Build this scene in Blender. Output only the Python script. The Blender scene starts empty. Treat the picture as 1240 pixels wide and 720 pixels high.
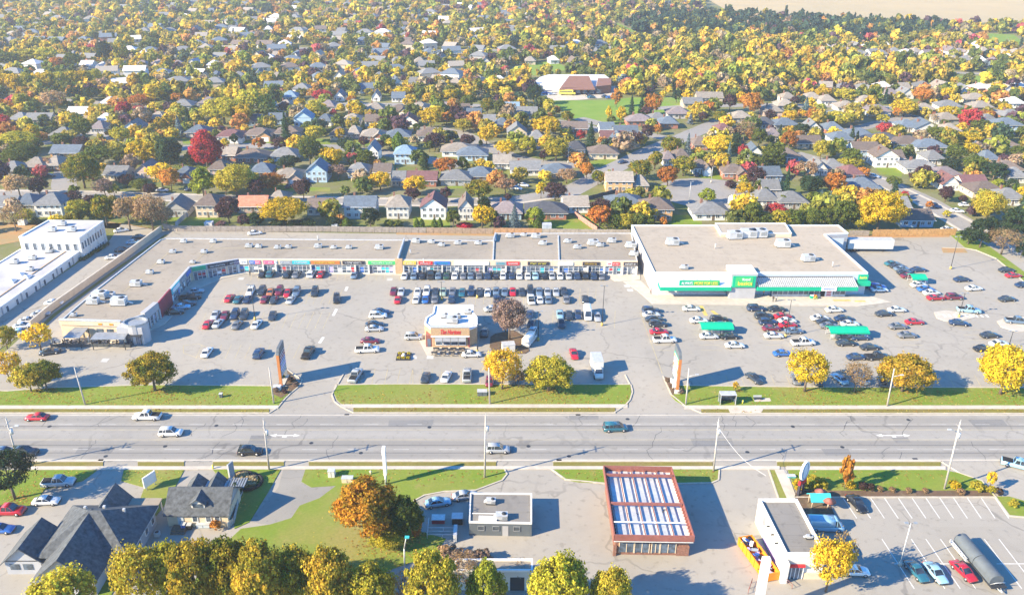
import bpy, math, random
import numpy as np
from mathutils import Vector, Matrix
R = math.radians
rnd = random.Random(7)
C = bpy.context.scene.collection
scene = bpy.context.scene
# ---------------------------------------------------------------- camera, sky, sun, exposure
CAMH = 95.0; PITCH = R(24.9); FPX = 995.0; PX0, PY0 = 602.0, 360.0
cam = bpy.data.objects.new('camera', bpy.data.cameras.new('camera'))
C.objects.link(cam); scene.camera = cam
cam.location = (0, 0, CAMH); cam.rotation_euler = (R(90) - PITCH, 0, 0)
cam.data.sensor_width = 36; cam.data.lens = FPX / 1240 * 36
cam.data.shift_x = (620 - PX0) / 1240
cam.data.clip_start = 1; cam.data.clip_end = 9000
w = bpy.data.worlds.new('World'); scene.world = w; w.use_nodes = True
nt = w.node_tree; bg = nt.nodes['Background']
sky = nt.nodes.new('ShaderNodeTexSky'); sky.sky_type = 'NISHITA'; sky.sun_disc = False
SUN_EL, SUN_AZ = 28.5, 23.0          # shadows run towards +X, turned SUN_AZ towards +Y
sdir = Vector((-math.cos(R(SUN_AZ)) * math.cos(R(SUN_EL)), -math.sin(R(SUN_AZ)) * math.cos(R(SUN_EL)), math.sin(R(SUN_EL))))
sky.sun_elevation = R(SUN_EL); sky.sun_rotation = math.atan2(sdir.x, sdir.y)
sky.air_density = 1.0; sky.dust_density = 0.0; sky.ozone_density = 6.0
hsv = nt.nodes.new('ShaderNodeHueSaturation'); hsv.inputs['Saturation'].default_value = 1.25; nt.links.new(sky.outputs[0], hsv.inputs['Color']); nt.links.new(hsv.outputs[0], bg.inputs[0]); bg.inputs[1].default_value = 0.135
sl = bpy.data.lights.new('sun', 'SUN'); sl.energy = 5.0; sl.angle = R(0.5); sl.color = (1.0, 0.835, 0.56)
so = bpy.data.objects.new('sun', sl); C.objects.link(so)
so.rotation_euler = (-sdir).to_track_quat('-Z', 'Y').to_euler()
scene.view_settings.view_transform = 'Standard'; scene.view_settings.look = 'None'
scene.view_settings.exposure = 1.52; scene.view_settings.gamma = 1
scene.view_settings.use_curve_mapping = False
scene.render.engine = 'CYCLES'
scene.cycles.max_bounces = 4; scene.cycles.diffuse_bounces = 2; scene.cycles.glossy_bounces = 2
scene.cycles.transparent_max_bounces = 4; scene.cycles.volume_bounces = 0

# ---------------------------------------------------------------- pixel (1240x720 photo) -> place
SP, CP = math.sin(PITCH), math.cos(PITCH)
def ray(px, py):
    u, v = (px - PX0) / FPX, (py - PY0) / FPX
    return Vector((u, CP - v * SP, -SP - v * CP))
def G(px, py, h=0.0):
    d = ray(px, py); t = (CAMH - h) / -d.z
    return Vector((d.x * t, d.y * t, h))
def HT(px, py, top):                 # height of something standing at ground pixel whose top shows at row top
    g = G(px, py); d = ray(px, top)
    return CAMH + d.z * (g.y / d.y)
def PPM(px, py):                     # pixels per metre at that ground pixel
    d = ray(px, py); return FPX / (CAMH / -d.z)
# ---------------------------------------------------------------- mesh builder
class MB:
    def __init__(s, T=None): s.v = []; s.f = []; s.m = []; s.T = T; s.sm = []
    def add(s, vs, fs, mi=0, smooth=False):
        b = len(s.v)
        if s.T: vs = [s.T(*p) for p in vs]
        s.v += [tuple(p) for p in vs]; s.f += [tuple(b + i for i in f) for f in fs]
        s.m += [mi] * len(fs); s.sm += [smooth] * len(fs)
        return s
    def box(s, x0, x1, y0, y1, z0, z1, mi=0):
        return s.add([(x0,y0,z0),(x1,y0,z0),(x1,y1,z0),(x0,y1,z0),(x0,y0,z1),(x1,y0,z1),(x1,y1,z1),(x0,y1,z1)],
              [(0,3,2,1),(4,5,6,7),(0,1,5,4),(1,2,6,5),(2,3,7,6),(3,0,4,7)], mi)
    def prism(s, pts, z0, z1, mi=0, top=True, bot=False, mtop=None):
        n = len(pts)
        a = sum(pts[i][0]*pts[(i+1)%n][1]-pts[(i+1)%n][0]*pts[i][1] for i in range(n))
        if a < 0: pts = pts[::-1]
        vs = [(p[0],p[1],z0) for p in pts] + [(p[0],p[1],z1) for p in pts]
        s.add(vs, [(i,(i+1)%n,n+(i+1)%n,n+i) for i in range(n)], mi)
        if top: s.add([(p[0],p[1],z1) for p in pts], [tuple(range(n))], mi if mtop is None else mtop)
        if bot: s.add([(p[0],p[1],z0) for p in pts], [tuple(range(n))[::-1]], mi)
        return s
    def sheet(s, pts, z, mi=0):
        n = len(pts)
        a = sum(pts[i][0]*pts[(i+1)%n][1]-pts[(i+1)%n][0]*pts[i][1] for i in range(n))
        if a < 0: pts = pts[::-1]
        return s.add([(p[0],p[1],z) for p in pts], [tuple(range(n))], mi)
    def tube(s, a, b, r0, r1=None, n=8, mi=0, cap=True):
        a, b = Vector(a), Vector(b); r1 = r0 if r1 is None else r1
        d = (b - a).normalized(); q = d.to_track_quat('Z', 'Y')
        vs = []
        for c, r in ((a, r0), (b, r1)):
            for k in range(n):
                t = 2*math.pi*k/n; vs.append(c + q @ Vector((r*math.cos(t), r*math.sin(t), 0)))
        fs = [(k,(k+1)%n,n+(k+1)%n,n+k) for k in range(n)]
        if cap: fs += [tuple(range(n))[::-1], tuple(range(n,2*n))]
        return s.add(vs, fs, mi, True)
    def strip(s, pts, wd, z, mi=0):      # flat ribbon along a polyline
        P = [Vector((p[0],p[1])) for p in pts]; L = []; Rr = []
        for i, p in enumerate(P):
            d = (P[min(i+1,len(P)-1)] - P[max(i-1,0)]).normalized(); nn = Vector((-d.y, d.x))*wd/2
            L.append(p+nn); Rr.append(p-nn)
        for i in range(len(P)-1):
            s.add([(Rr[i].x,Rr[i].y,z),(Rr[i+1].x,Rr[i+1].y,z),(L[i+1].x,L[i+1].y,z),(L[i].x,L[i].y,z)], [(0,1,2,3)], mi)
        return s
    def wall(s, pts, t, z0, z1, mi=0):   # upright band of thickness t along a polyline
        for i in range(len(pts)-1):
            a = Vector((pts[i][0],pts[i][1])); b = Vector((pts[i+1][0],pts[i+1][1])); d = (b-a).normalized(); n = Vector((-d.y,d.x))*t/2
            s.prism([a-n, b-n, b+n, a+n], z0, z1, mi)
        return s
    def mesh(s, name, mats, off=None):
        me = bpy.data.meshes.new(name)
        vs = s.v if off is None else [(p[0]-off[0], p[1]-off[1], p[2]-off[2]) for p in s.v]
        me.from_pydata(vs, [], s.f)
        for m in (mats if isinstance(mats, (list, tuple)) else [mats]): me.materials.append(m)
        me.polygons.foreach_set('material_index', s.m); me.polygons.foreach_set('use_smooth', s.sm)
        me.update(); return me
    def build(s, name, mats, parent=None, color=None, **tags):
        off = parent.location if parent is not None else None
        if parent is not None and parent.parent is not None and parent.type != 'EMPTY': off = root_of(parent).location
        elif parent is not None and parent.type != 'EMPTY': off = parent.location
        o = link(name, s.mesh(name, mats, off), parent)
        if color: o.color = color
        for k, vv in tags.items(): o[k] = vv
        return o
def root_of(o):
    while o.parent: o = o.parent
    return o
def link(name, data, parent=None):
    o = bpy.data.objects.new(name, data); C.objects.link(o)
    if parent is not None: o.parent = parent
    return o
def thing(name, label, cat, loc, group=None, rz=0):
    o = bpy.data.objects.new(name, None); C.objects.link(o); o.location = loc; o.rotation_euler = (0,0,rz)
    o.empty_display_size = 0.2
    o['label'] = label; o['category'] = cat
    if group: o['group'] = group
    return o
def tag(o, label, cat, group=None):
    o['label'] = label; o['category'] = cat
    if group: o['group'] = group
    return o
def struct(mb, name, mats): return mb.build(name, mats, kind='structure')
ORD = ('zeroth first second third fourth fifth sixth seventh eighth ninth tenth eleventh twelfth thirteenth fourteenth fifteenth sixteenth '
       'seventeenth eighteenth nineteenth twentieth twenty-first twenty-second twenty-third twenty-fourth twenty-fifth twenty-sixth '
       'twenty-seventh twenty-eighth twenty-ninth thirtieth thirty-first thirty-second thirty-third thirty-fourth thirty-fifth thirty-sixth thirty-seventh thirty-eighth thirty-ninth fortieth forty-first forty-second forty-third forty-fourth forty-fifth').split()
def ordinal(i, n):
    if n == 1: return 'the only one'
    if i == 0: return 'leftmost'
    if i == n-1: return 'rightmost'
    return ORD[i+1] + ' from left'
# ---------------------------------------------------------------- materials
def nodes(name):
    m = bpy.data.materials.new(name); m.use_nodes = True
    return m, m.node_tree, m.node_tree.nodes['Principled BSDF']
def N(t, ty, **kw):
    n = t.nodes.new(ty)
    for k, vv in kw.items():
        if k.startswith('i_'): n.inputs[k[2:].replace('_', ' ')].default_value = vv
        else: setattr(n, k, vv)
    return n
def mixc(t, fac, a, b, mode='MIX'):
    n = t.nodes.new('ShaderNodeMix'); n.data_type = 'RGBA'; n.blend_type = mode
    for idx, val in ((0, fac), (6, a), (7, b)):
        if hasattr(val, 'is_linked') or hasattr(val, 'links'): t.links.new(val, n.inputs[idx])
        elif val is not None: n.inputs[idx].default_value = (*val, 1) if isinstance(val, tuple) and len(val) == 3 else val
    return n.outputs[2]
def ramp(t, src, p0, p1, a=0.0, b=1.0):
    n = t.nodes.new('ShaderNodeMapRange'); n.inputs[1].default_value = p0; n.inputs[2].default_value = p1
    n.inputs[3].default_value = a; n.inputs[4].default_value = b; t.links.new(src, n.inputs[0]); return n.outputs[0]
def noise(t, scale, detail=4, vec=None, rough=0.55, dist=0.0):
    n = t.nodes.new('ShaderNodeTexNoise'); n.inputs['Scale'].default_value = scale; n.inputs['Detail'].default_value = detail
    n.inputs['Roughness'].default_value = rough; n.inputs['Distortion'].default_value = dist
    if vec is not None: t.links.new(vec, n.inputs['Vector'])
    return n.outputs[0]
def geo(t): return t.nodes.new('ShaderNodeNewGeometry').outputs['Position']
def mapped(t, vec, sc, rot=0):
    n = t.nodes.new('ShaderNodeMapping'); n.inputs['Scale'].default_value = sc; n.inputs['Rotation'].default_value = (0,0,rot)
    t.links.new(vec, n.inputs[0]); return n.outputs[0]
def flat(name, col, rough=0.7, var=0.18, scale=1.2, metal=0.0, spec=0.3, dark=None):
    m, t, b = nodes(name); p = geo(t)
    k = noise(t, scale, 5, p); k2 = noise(t, scale*0.13, 3, p)
    d = tuple(c*(1-var*1.6) for c in col); l = tuple(min(1, c*(1+var)) for c in col)
    c = mixc(t, ramp(t, k, .3, .7), d, l); c = mixc(t, ramp(t, k2, .35, .65, 0, .35), c, dark or tuple(x*.75 for x in col))
    t.links.new(c, b.inputs['Base Color']); b.inputs['Roughness'].default_value = rough
    b.inputs['Metallic'].default_value = metal; b.inputs['Specular IOR Level'].default_value = spec
    return m
def tinted(name, rough=0.75, var=0.25, scale=2.0, stripes=None, metal=0, spec=.3, coat=0):
    m, t, b = nodes(name); oi = t.nodes.new('ShaderNodeObjectInfo'); p = geo(t)
    k = noise(t, scale, 4, p); c = mixc(t, 1.0, oi.outputs['Color'], None, 'MULTIPLY')
    mul = t.nodes.new('ShaderNodeMix'); mul.data_type = 'RGBA'; mul.blend_type = 'MULTIPLY'; mul.inputs[0].default_value = 1
    g = t.nodes.new('ShaderNodeCombineColor'); r_ = ramp(t, k, .25, .75, 1-var, 1+var*.6)
    for i in range(3): t.links.new(r_, g.inputs[i])
    t.links.new(oi.outputs['Color'], mul.inputs[6]); t.links.new(g.outputs[0], mul.inputs[7]); out = mul.outputs[2]
    if stripes:
        w_ = t.nodes.new('ShaderNodeTexWave'); w_.bands_direction = stripes[0]; w_.inputs['Scale'].default_value = stripes[1]
        t.links.new(p, w_.inputs[0]); out = mixc(t, ramp(t, w_.outputs[1], 0.0, .35, stripes[2], 0), out, (0.02,0.02,0.02))
    t.links.new(out, b.inputs['Base Color']); b.inputs['Roughness'].default_value = rough
    b.inputs['Metallic'].default_value = metal; b.inputs['Specular IOR Level'].default_value = spec
    b.inputs['Coat Weight'].default_value = coat; b.inputs['Coat Roughness'].default_value = .08
    return m
def pavement(name, base, lo, crack=0.55, streak=0.0, csc=0.075, lanes=False, seams=False):
    m, t, b = nodes(name); p = geo(t)
    c = mixc(t, ramp(t, noise(t, .035, 4, p, .6), .35, .65), lo, base)
    c = mixc(t, ramp(t, noise(t, .4, 6, p, .7), .3, .75, 0, .28), c, tuple(x*.72 for x in base))
    c = mixc(t, ramp(t, noise(t, 7, 3, p, .6), .3, .7, 0, .22), c, tuple(x*.6 for x in base))
    # worn patches of repair
    br = t.nodes.new('ShaderNodeTexVoronoi'); br.inputs['Scale'].default_value = .045; br.distance = 'MANHATTAN'
    t.links.new(p, br.inputs[0]); sep = t.nodes.new('ShaderNodeSeparateColor'); t.links.new(br.outputs['Color'], sep.inputs[0])
    c = mixc(t, ramp(t, sep.outputs[0], .8, .82, 0, .18), c, tuple(x*.68 for x in base))
    c = mixc(t, ramp(t, noise(t, .8, 3, p, .5), .60, .70, 0, .45), c, tuple(x*.5 for x in base)); c = mixc(t, ramp(t, noise(t, .13, 5, p, .7, .8), .54, .66, 0, .28), c, tuple(x*.62 for x in base))
    if seams:
        bk = t.nodes.new('ShaderNodeTexBrick'); bk.inputs['Scale'].default_value = 1; bk.inputs['Brick Width'].default_value = 11; bk.inputs['Row Height'].default_value = 2.6; bk.inputs['Mortar Size'].default_value = .05
        t.links.new(p, bk.inputs['Vector']); c = mixc(t, ramp(t, bk.outputs['Fac'], 0, 1, 0, .35), c, tuple(x*.45 for x in base))
        c = mixc(t, ramp(t, noise(t, .11, 4, p, .65, .6), .56, .68, 0, .55), c, tuple(x*.62 for x in base))
    if lanes:      # lanes are worn darker than the centre turning lane
        sx = t.nodes.new('ShaderNodeSeparateXYZ'); t.links.new(p, sx.inputs[0])
        for (r0, r1, amt) in ((LY(553.5), LY(545), .48), (LY(542), LY(533), .55), (LY(519), LY(514.5), .42), (LY(512), LY(505), .40)):
            a1 = t.nodes.new('ShaderNodeMath'); a1.operation = 'MULTIPLY'
            t.links.new(ramp(t, sx.outputs[1], r0-.3, r0+.5), a1.inputs[0]); t.links.new(ramp(t, sx.outputs[1], r1-.5, r1+.3, amt, 0), a1.inputs[1])
            c = mixc(t, a1.outputs[0], c, tuple(x*.55 for x in base))
    # tyre-dark streaks along x
    if streak:
        s_ = noise(t, 1.0, 4, mapped(t, p, (.012, .38, 1)), .6); c = mixc(t, ramp(t, s_, .42, .66, 0, streak), c, tuple(x*.5 for x in base))
    # cracks
    wv = t.nodes.new('ShaderNodeVectorMath'); wv.operation = 'ADD'
    nn = t.nodes.new('ShaderNodeTexNoise'); nn.inputs['Scale'].default_value = .18; t.links.new(p, nn.inputs['Vector'])
    sc = t.nodes.new('ShaderNodeVectorMath'); sc.operation = 'SCALE'; sc.inputs[3].default_value = 7; t.links.new(nn.outputs['Color'], sc.inputs[0])
    t.links.new(p, wv.inputs[0]); t.links.new(sc.outputs[0], wv.inputs[1])
    vo = t.nodes.new('ShaderNodeTexVoronoi'); vo.feature = 'DISTANCE_TO_EDGE'; vo.inputs['Scale'].default_value = csc; t.links.new(wv.outputs[0], vo.inputs[0])
    mk = t.nodes.new('ShaderNodeMath'); mk.operation = 'MULTIPLY'
    t.links.new(ramp(t, vo.outputs[0], .006, .014, crack, 0), mk.inputs[0]); t.links.new(ramp(t, noise(t, .05, 2, p), .42, .6), mk.inputs[1])
    c = mixc(t, mk.outputs[0], c, (.05,.05,.055))
    t.links.new(c, b.inputs['Base Color']); b.inputs['Roughness'].default_value = .9; b.inputs['Specular IOR Level'].default_value = .2
    return m
def LY(py): return G(602, py).y
def grassm(name, cols, sc=.08):
    m, t, b = nodes(name); p = geo(t)
    c = mixc(t, ramp(t, noise(t, sc, 5, p, .65), .38, .62), cols[0], cols[1])
    c = mixc(t, ramp(t, noise(t, sc*.35, 3, p, .6, 1.0), .5, .72, 0, .8), c, cols[2]); c = mixc(t, ramp(t, noise(t, sc*4, 4, p, .7), .56, .7, 0, .65), c, cols[2])
    c = mixc(t, ramp(t, noise(t, 2.2, 5, p, .7), .35, .7, 0, .4), c, tuple(x*.55 for x in cols[0]))
    t.links.new(c, b.inputs['Base Color']); b.inputs['Roughness'].default_value = 1; b.inputs['Specular IOR Level'].default_value = .1
    return m
def leafm(name, attr=None):
    m = bpy.data.materials.new(name); m.use_nodes = True; t = m.node_tree; t.nodes.clear()
    out = t.nodes.new('ShaderNodeOutputMaterial'); p = geo(t)
    if attr:
        a = t.nodes.new('ShaderNodeAttribute'); a.attribute_name = attr; base = a.outputs['Color']; alpha = a.outputs['Alpha']
    else:
        oi = t.nodes.new('ShaderNodeObjectInfo'); base = oi.outputs['Color']; alpha = oi.outputs['Alpha']
    k = ramp(t, noise(t, .33, 2, p), .42, .6)
    mu = t.nodes.new('ShaderNodeMath'); mu.operation = 'MULTIPLY'; t.links.new(k, mu.inputs[0]); t.links.new(alpha, mu.inputs[1])
    c = mixc(t, mu.outputs[0], base, (.10, .15, .022))
    g = t.nodes.new('ShaderNodeNewGeometry'); hs = t.nodes.new('ShaderNodeHueSaturation')
    t.links.new(ramp(t, g.outputs['Random Per Island'], 0, 1, .55, 1.5), hs.inputs['Value'])
    rr = t.nodes.new('ShaderNodeMath'); rr.operation = 'FRACT'; r2 = t.nodes.new('ShaderNodeMath'); r2.operation = 'MULTIPLY'; r2.inputs[1].default_value = 17.3
    t.links.new(g.outputs['Random Per Island'], r2.inputs[0]); t.links.new(r2.outputs[0], rr.inputs[0])
    t.links.new(ramp(t, rr.outputs[0], 0, 1, .483, .517), hs.inputs['Hue']); t.links.new(c, hs.inputs['Color'])
    d = t.nodes.new('ShaderNodeBsdfDiffuse'); tr = t.nodes.new('ShaderNodeBsdfTranslucent'); mx = t.nodes.new('ShaderNodeMixShader'); mx.inputs[0].default_value = .42
    t.links.new(hs.outputs[0], d.inputs[0]); t.links.new(hs.outputs[0], tr.inputs[0])
    t.links.new(d.outputs[0], mx.inputs[1]); t.links.new(tr.outputs[0], mx.inputs[2]); t.links.new(mx.outputs[0], out.inputs[0])
    return m
def glassm(name, col, rough=.12):
    m, t, b = nodes(name); p = geo(t)
    c = mixc(t, ramp(t, noise(t, .9, 2, p), .4, .6), col, tuple(x*2.2 for x in col))
    t.links.new(c, b.inputs['Base Color']); b.inputs['Roughness'].default_value = rough; b.inputs['Specular IOR Level'].default_value = .8
    return m
M = dict(
    lot=pavement('lot_asphalt', (.38,.35,.305), (.335,.312,.275), .34, 0, .05),
    road=pavement('road_asphalt', (.355,.338,.312), (.315,.302,.282), .4, .25, .045, lanes=True),
    patch=pavement('asphalt_patch', (.24,.235,.23), (.20,.20,.20), .2), darkgravel=pavement('dark_gravel_roof', (.25,.235,.215), (.19,.18,.17), .1, 0, .05, seams=True),
    street=pavement('street_asphalt', (.33,.31,.29), (.27,.26,.25), .3),
    paving=pavement('old_gravel', (.33,.31,.28), (.24,.23,.21), .3),
    conc=flat('concrete', (.52,.47,.40), .9, .10, .7), kerb=flat('kerb_concrete', (.50,.45,.37), .9, .12, 1.0),
    grass=grassm('lawn_grass', ((.16,.24,.030), (.21,.25,.045), (.30,.24,.09))),
    strip=grassm('verge_grass', ((.19,.17,.05), (.22,.20,.045), (.27,.20,.10)), .2),
    suburb=grassm('suburb_ground', ((.15,.18,.045), (.20,.18,.10), (.30,.26,.21)), .05),
    golf=grassm('golf_grass', ((.16,.27,.04), (.2,.3,.05), (.25,.27,.08))),
    field=grassm('field_stubble', ((.52,.40,.22), (.46,.36,.21), (.40,.33,.2)), .01),
    mulch=grassm('mulch', ((.16,.10,.07), (.12,.09,.06), (.25,.2,.12)), .6),
    soil=grassm('dry_ground', ((.42,.24,.11), (.36,.26,.14), (.3,.25,.12)), .3),
    yellow=flat('yellow_paint', (.62,.45,.13), .8, .2, .9), white=flat('white_line_paint', (.75,.74,.71), .8, .15, .9),
    fyellow=flat('worn_yellow_paint', (.46,.39,.24), .9, .2, .5), fwhite=flat('worn_white_paint', (.5,.49,.47), .9, .2, .5),
    mallroof=pavement('gravel_roof', (.36,.31,.25), (.285,.25,.205), .2, 0, .05, seams=True),
    fbroof=pavement('tan_membrane_roof', (.45,.385,.305), (.40,.34,.27), .1, 0, .05, seams=True),
    whiteroof=flat('white_membrane', (.68,.67,.66), .8, .08, .6),
    dirtyroof=flat('stained_white_membrane', (.52,.52,.54), .8, .18, .12, dark=(.33,.28,.27)),
    wallwhite=flat('white_wall', (.66,.65,.62), .8, .06, .5), wallcream=flat('cream_wall', (.68,.55,.40), .85, .08, .6),
    wallgrey=flat('grey_wall', (.42,.42,.44), .8, .06, .5), wallblue=flat('pale_blue_wall', (.50,.56,.62), .8, .06, .5),
    brick=flat('red_brown_brick', (.25,.125,.09), .9, .2, 3), tanbrick=flat('tan_brick', (.50,.34,.20), .9, .16, 3),
    darkmetal=flat('dark_metal', (.05,.055,.065), .5, .1, 1, .3), greymetal=flat('grey_metal', (.36,.38,.40), .5, .12, 1, .4),
    galv=flat('galvanised', (.6,.61,.62), .55, .12, 1.4, .3), black=flat('black_rubber', (.02,.02,.022), .8, .1, 3),
    green=flat('green_fascia', (.0,.42,.24), .6, .05, .5), lgreen=flat('bright_green', (.06,.50,.16), .6, .05, .5),
    sred=flat('sign_red', (.62,.03,.04), .6, .05, 1), sor=flat('orange_brown_panel', (.52,.19,.06), .6, .08, 1),
    syel=flat('sign_yellow', (.82,.72,.10), .6, .05, 1), sblue=flat('sign_blue', (.05,.17,.55), .6, .05, 1), steal=flat('sign_teal', (.05,.50,.58), .6, .05, 1),
    spink=flat('sign_pink', (.75,.14,.28), .6, .05, 1), sblack=flat('sign_black', (.04,.04,.06), .6, .05, 1), swhite=flat('sign_white', (.82,.82,.82), .6, .04, 1),
    slilac=flat('sign_lilac', (.50,.42,.75), .6, .05, 1), sgold=flat('sign_gold', (.75,.50,.08), .6, .05, 1), sgrey=flat('sign_grey', (.3,.34,.38), .6, .05, 1),
    maroon=flat('maroon_cladding', (.27,.035,.06), .7, .08, .8), redsteel=flat('red_steel', (.29,.11,.09), .6, .12, .8),
    glass=glassm('shop_glass', (.05,.07,.10)), hglass=glassm('house_glass', (.05,.065,.085)), cglass=glassm('car_glass', (.018,.024,.035), .06),
    fence=tinted('fence_boards', .9, .35, 1.5, ('X', 1.6, .35)), plain=tinted('tinted_paint', .75, .12, 1.5),
    roof=tinted('roof_shingles', .9, .3, 1.1, ('Z', 2.2, .22)), wall=tinted('house_wall', .85, .15, 2.5, ('Z', 3.0, .10)),
    paint=tinted('car_paint', .32, .03, 1, None, .15, .5, .8), rim=flat('wheel_rim', (.45,.45,.47), .4, .1, 4, .6),
    lamp=flat('head_lamp', (.75,.76,.78), .2, .03, 2), tail=flat('tail_lamp', (.45,.02,.02), .3, .05, 2),
    bark=flat('bark', (.16,.12,.09), .95, .25, 3), leaf=leafm('leaves'), leafa=leafm('far_leaves', 'col'),
    wood=flat('weathered_pole', (.50,.46,.42), .9, .15, 2), haybale=flat('cloth_cream', (.7,.66,.58), .9, .1, 2),
    orange=flat('orange_paint', (.85,.28,.02), .6, .08, 1), skin=flat('skin', (.5,.32,.24), .6, .05, 2),
    tarp=flat('grey_tarp', (.12,.14,.16), .6, .1, .8),
    darkroof=flat('charcoal_shingles', (.10,.11,.122), .9, .35, 1.6), terra=flat('junk_mix', (.30,.28,.33), .7, .6, 1.2),
)
# ---------------------------------------------------------------- the setting: ground, roads, lots, lawns
def PP(s, h=0.0): # 'x,y x,y' photo pixels -> ground points
    out = []
    for q in s.split():
        a, b = q.split(','); g = G(float(a), float(b), h); out.append((g.x, g.y))
    return out
mb = MB(); mb.sheet([(-1400,-100),(1400,-100),(1400,1000),(1400,1900),(-1400,1900),(-1400,1000)], -.06); struct(mb, 'ground', M['suburb'])
YN, YS = G(602,500).y, G(602,558.5).y          # kerb lines of the main road
YSW0, YSW1 = G(602,495).y, G(602,491).y         # north sidewalk
YT0, YT1 = G(602,569).y, G(602,564.6).y         # south sidewalk
mb = MB(); mb.sheet([(-400, YS), (400, YS), (400, YN), (-400, YN)], .0); struct(mb, 'road', M['road'])
# parking lot of the plaza, one big sheet north of the road; old paving south
mb = MB(); mb.sheet(PP('-80,500.2 1400,500.2 1330,400 1290,330 1205,296 1185,288 1150,284.5 1027,285 765,287 197,279 190,282 40,395 -10,440'), -.004); struct(mb, 'parking_lot', M['lot'])
mb = MB(); mb.sheet(PP('-120,558.6 1400,558.6 1500,800 -250,800'), -.004); struct(mb, 'paved_ground', M['lot'])
# painted road lines
def hline(m, y, x0, x1, wd, mi=0, dash=None, z=.006):
    yy = G(602, y).y; a = G(x0, y).x; b = G(x1, y).x
    if not dash: m.add([(a,yy-wd/2,z),(b,yy-wd/2,z),(b,yy+wd/2,z),(a,yy+wd/2,z)], [(0,1,2,3)], mi); return
    x = a
    while x < b: m.add([(x,yy-wd/2,z),(min(b,x+dash[0]),yy-wd/2,z),(min(b,x+dash[0]),yy+wd/2,z),(x,yy+wd/2,z)], [(0,1,2,3)], mi); x += dash[1]
mb = MB()
for a, b in ((-300,1600),): hline(mb, 520, a, b, .13, 3); hline(mb, 532, a, b, .13, 3)
hline(mb, 513.6, -300, 1600, .12, 2, (3,9)); hline(mb, 543.7, -300, 1600, .12, 2, (3,9)); hline(mb, 502.2, -300, 1600, .35, 4); hline(mb, 556.6, -300, 1600, .45, 4)
def arrow(m, px, py, flip=1):
    g = G(px, py); s = flip
    m.add([(g.x-1.6*s,g.y-.12,.006),(g.x+.6*s,g.y-.12,.006),(g.x+.6*s,g.y+.12,.006),(g.x-1.6*s,g.y+.12,.006)][::s], [(0,1,2,3)], 1)
    m.add([(g.x+.6*s,g.y-.5,.006),(g.x+1.9*s,g.y,.006),(g.x+.6*s,g.y+.5,.006)][::s], [(0,1,2)], 1)
    m.add([(g.x-1.6*s,g.y-.7,.007),(g.x-1.2*s,g.y-.7,.007),(g.x-1.2*s,g.y+.12,.007),(g.x-1.6*s,g.y+.12,.007)][::s], [(0,1,2,3)], 1)
for a, f in ((338,-1),(352,1),(1072,-1),(1091,1)): arrow(mb, a, 526.8, f)
struct(mb, 'road_markings', [M['yellow'], M['white'], M['fwhite'], M['fyellow'], M['conc']])
# sealed cracks and joints in the road
mb = MB(); r2 = random.Random(3)
for k in range(30):
    x = r2.uniform(-110, 120); y = r2.choice((YS, YS, (YN+YS)/2, YN-5)); pts = [(x, y)]
    for j in range(r2.randint(3, 8)): x += r2.uniform(-1.0, 1.6); y += r2.uniform(.5, 2.0); pts.append((x, min(y, YN-.3)))
    mb.strip([p for i,p in enumerate(pts) if i == 0 or p[1] > pts[i-1][1]] + [], .08, .005) if len(set(pts)) > 1 else None
for yy in (515.5, 538.5, 548): 
    g = G(602, yy).y
    mb.strip([(x, g + r2.uniform(-.04,.04)) for x in range(-300, 301, 12)], .1, .005)
struct(mb, 'road_cracks', M['darkmetal'])
mb = MB()
for x, y in ((128,552),(262,515),(377,536),(437,548),(520,517),(640,540),(689,552),(760,507),(905,547),(960,516),(1020,541),(1100,508),(200,540),(60,516)):
    g = G(x, y); mb.sheet([(g.x+.42*math.cos(k*.5236), g.y+.42*math.sin(k*.5236)) for k in range(12)], .0055)
for x, y in ((122,556.6),(677,556.5),(1108,555),(700,501.8),(420,501.5)): g = G(x, y); mb.box(g.x-.5, g.x+.5, g.y-.25, g.y+.25, 0, .006)
struct(mb, 'manhole_covers', M['darkmetal'])
mb = MB()
for x, y, w_, d_ in ((90,549,7,2.2),(300,537,4,3),(470,516,9,2.4),(590,550,5,2.6),(690,508,6,2.2),(840,540,8,2.8),(1000,551,5,2.2),(1180,516,7,2.6),(1085,536,3,2)): g = G(x, y); mb.sheet([(g.x,g.y),(g.x+w_,g.y+.1),(g.x+w_+.2,g.y+d_),(g.x-.1,g.y+d_-.1)], .003)
struct(mb, 'road_patches', M['patch'])
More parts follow.
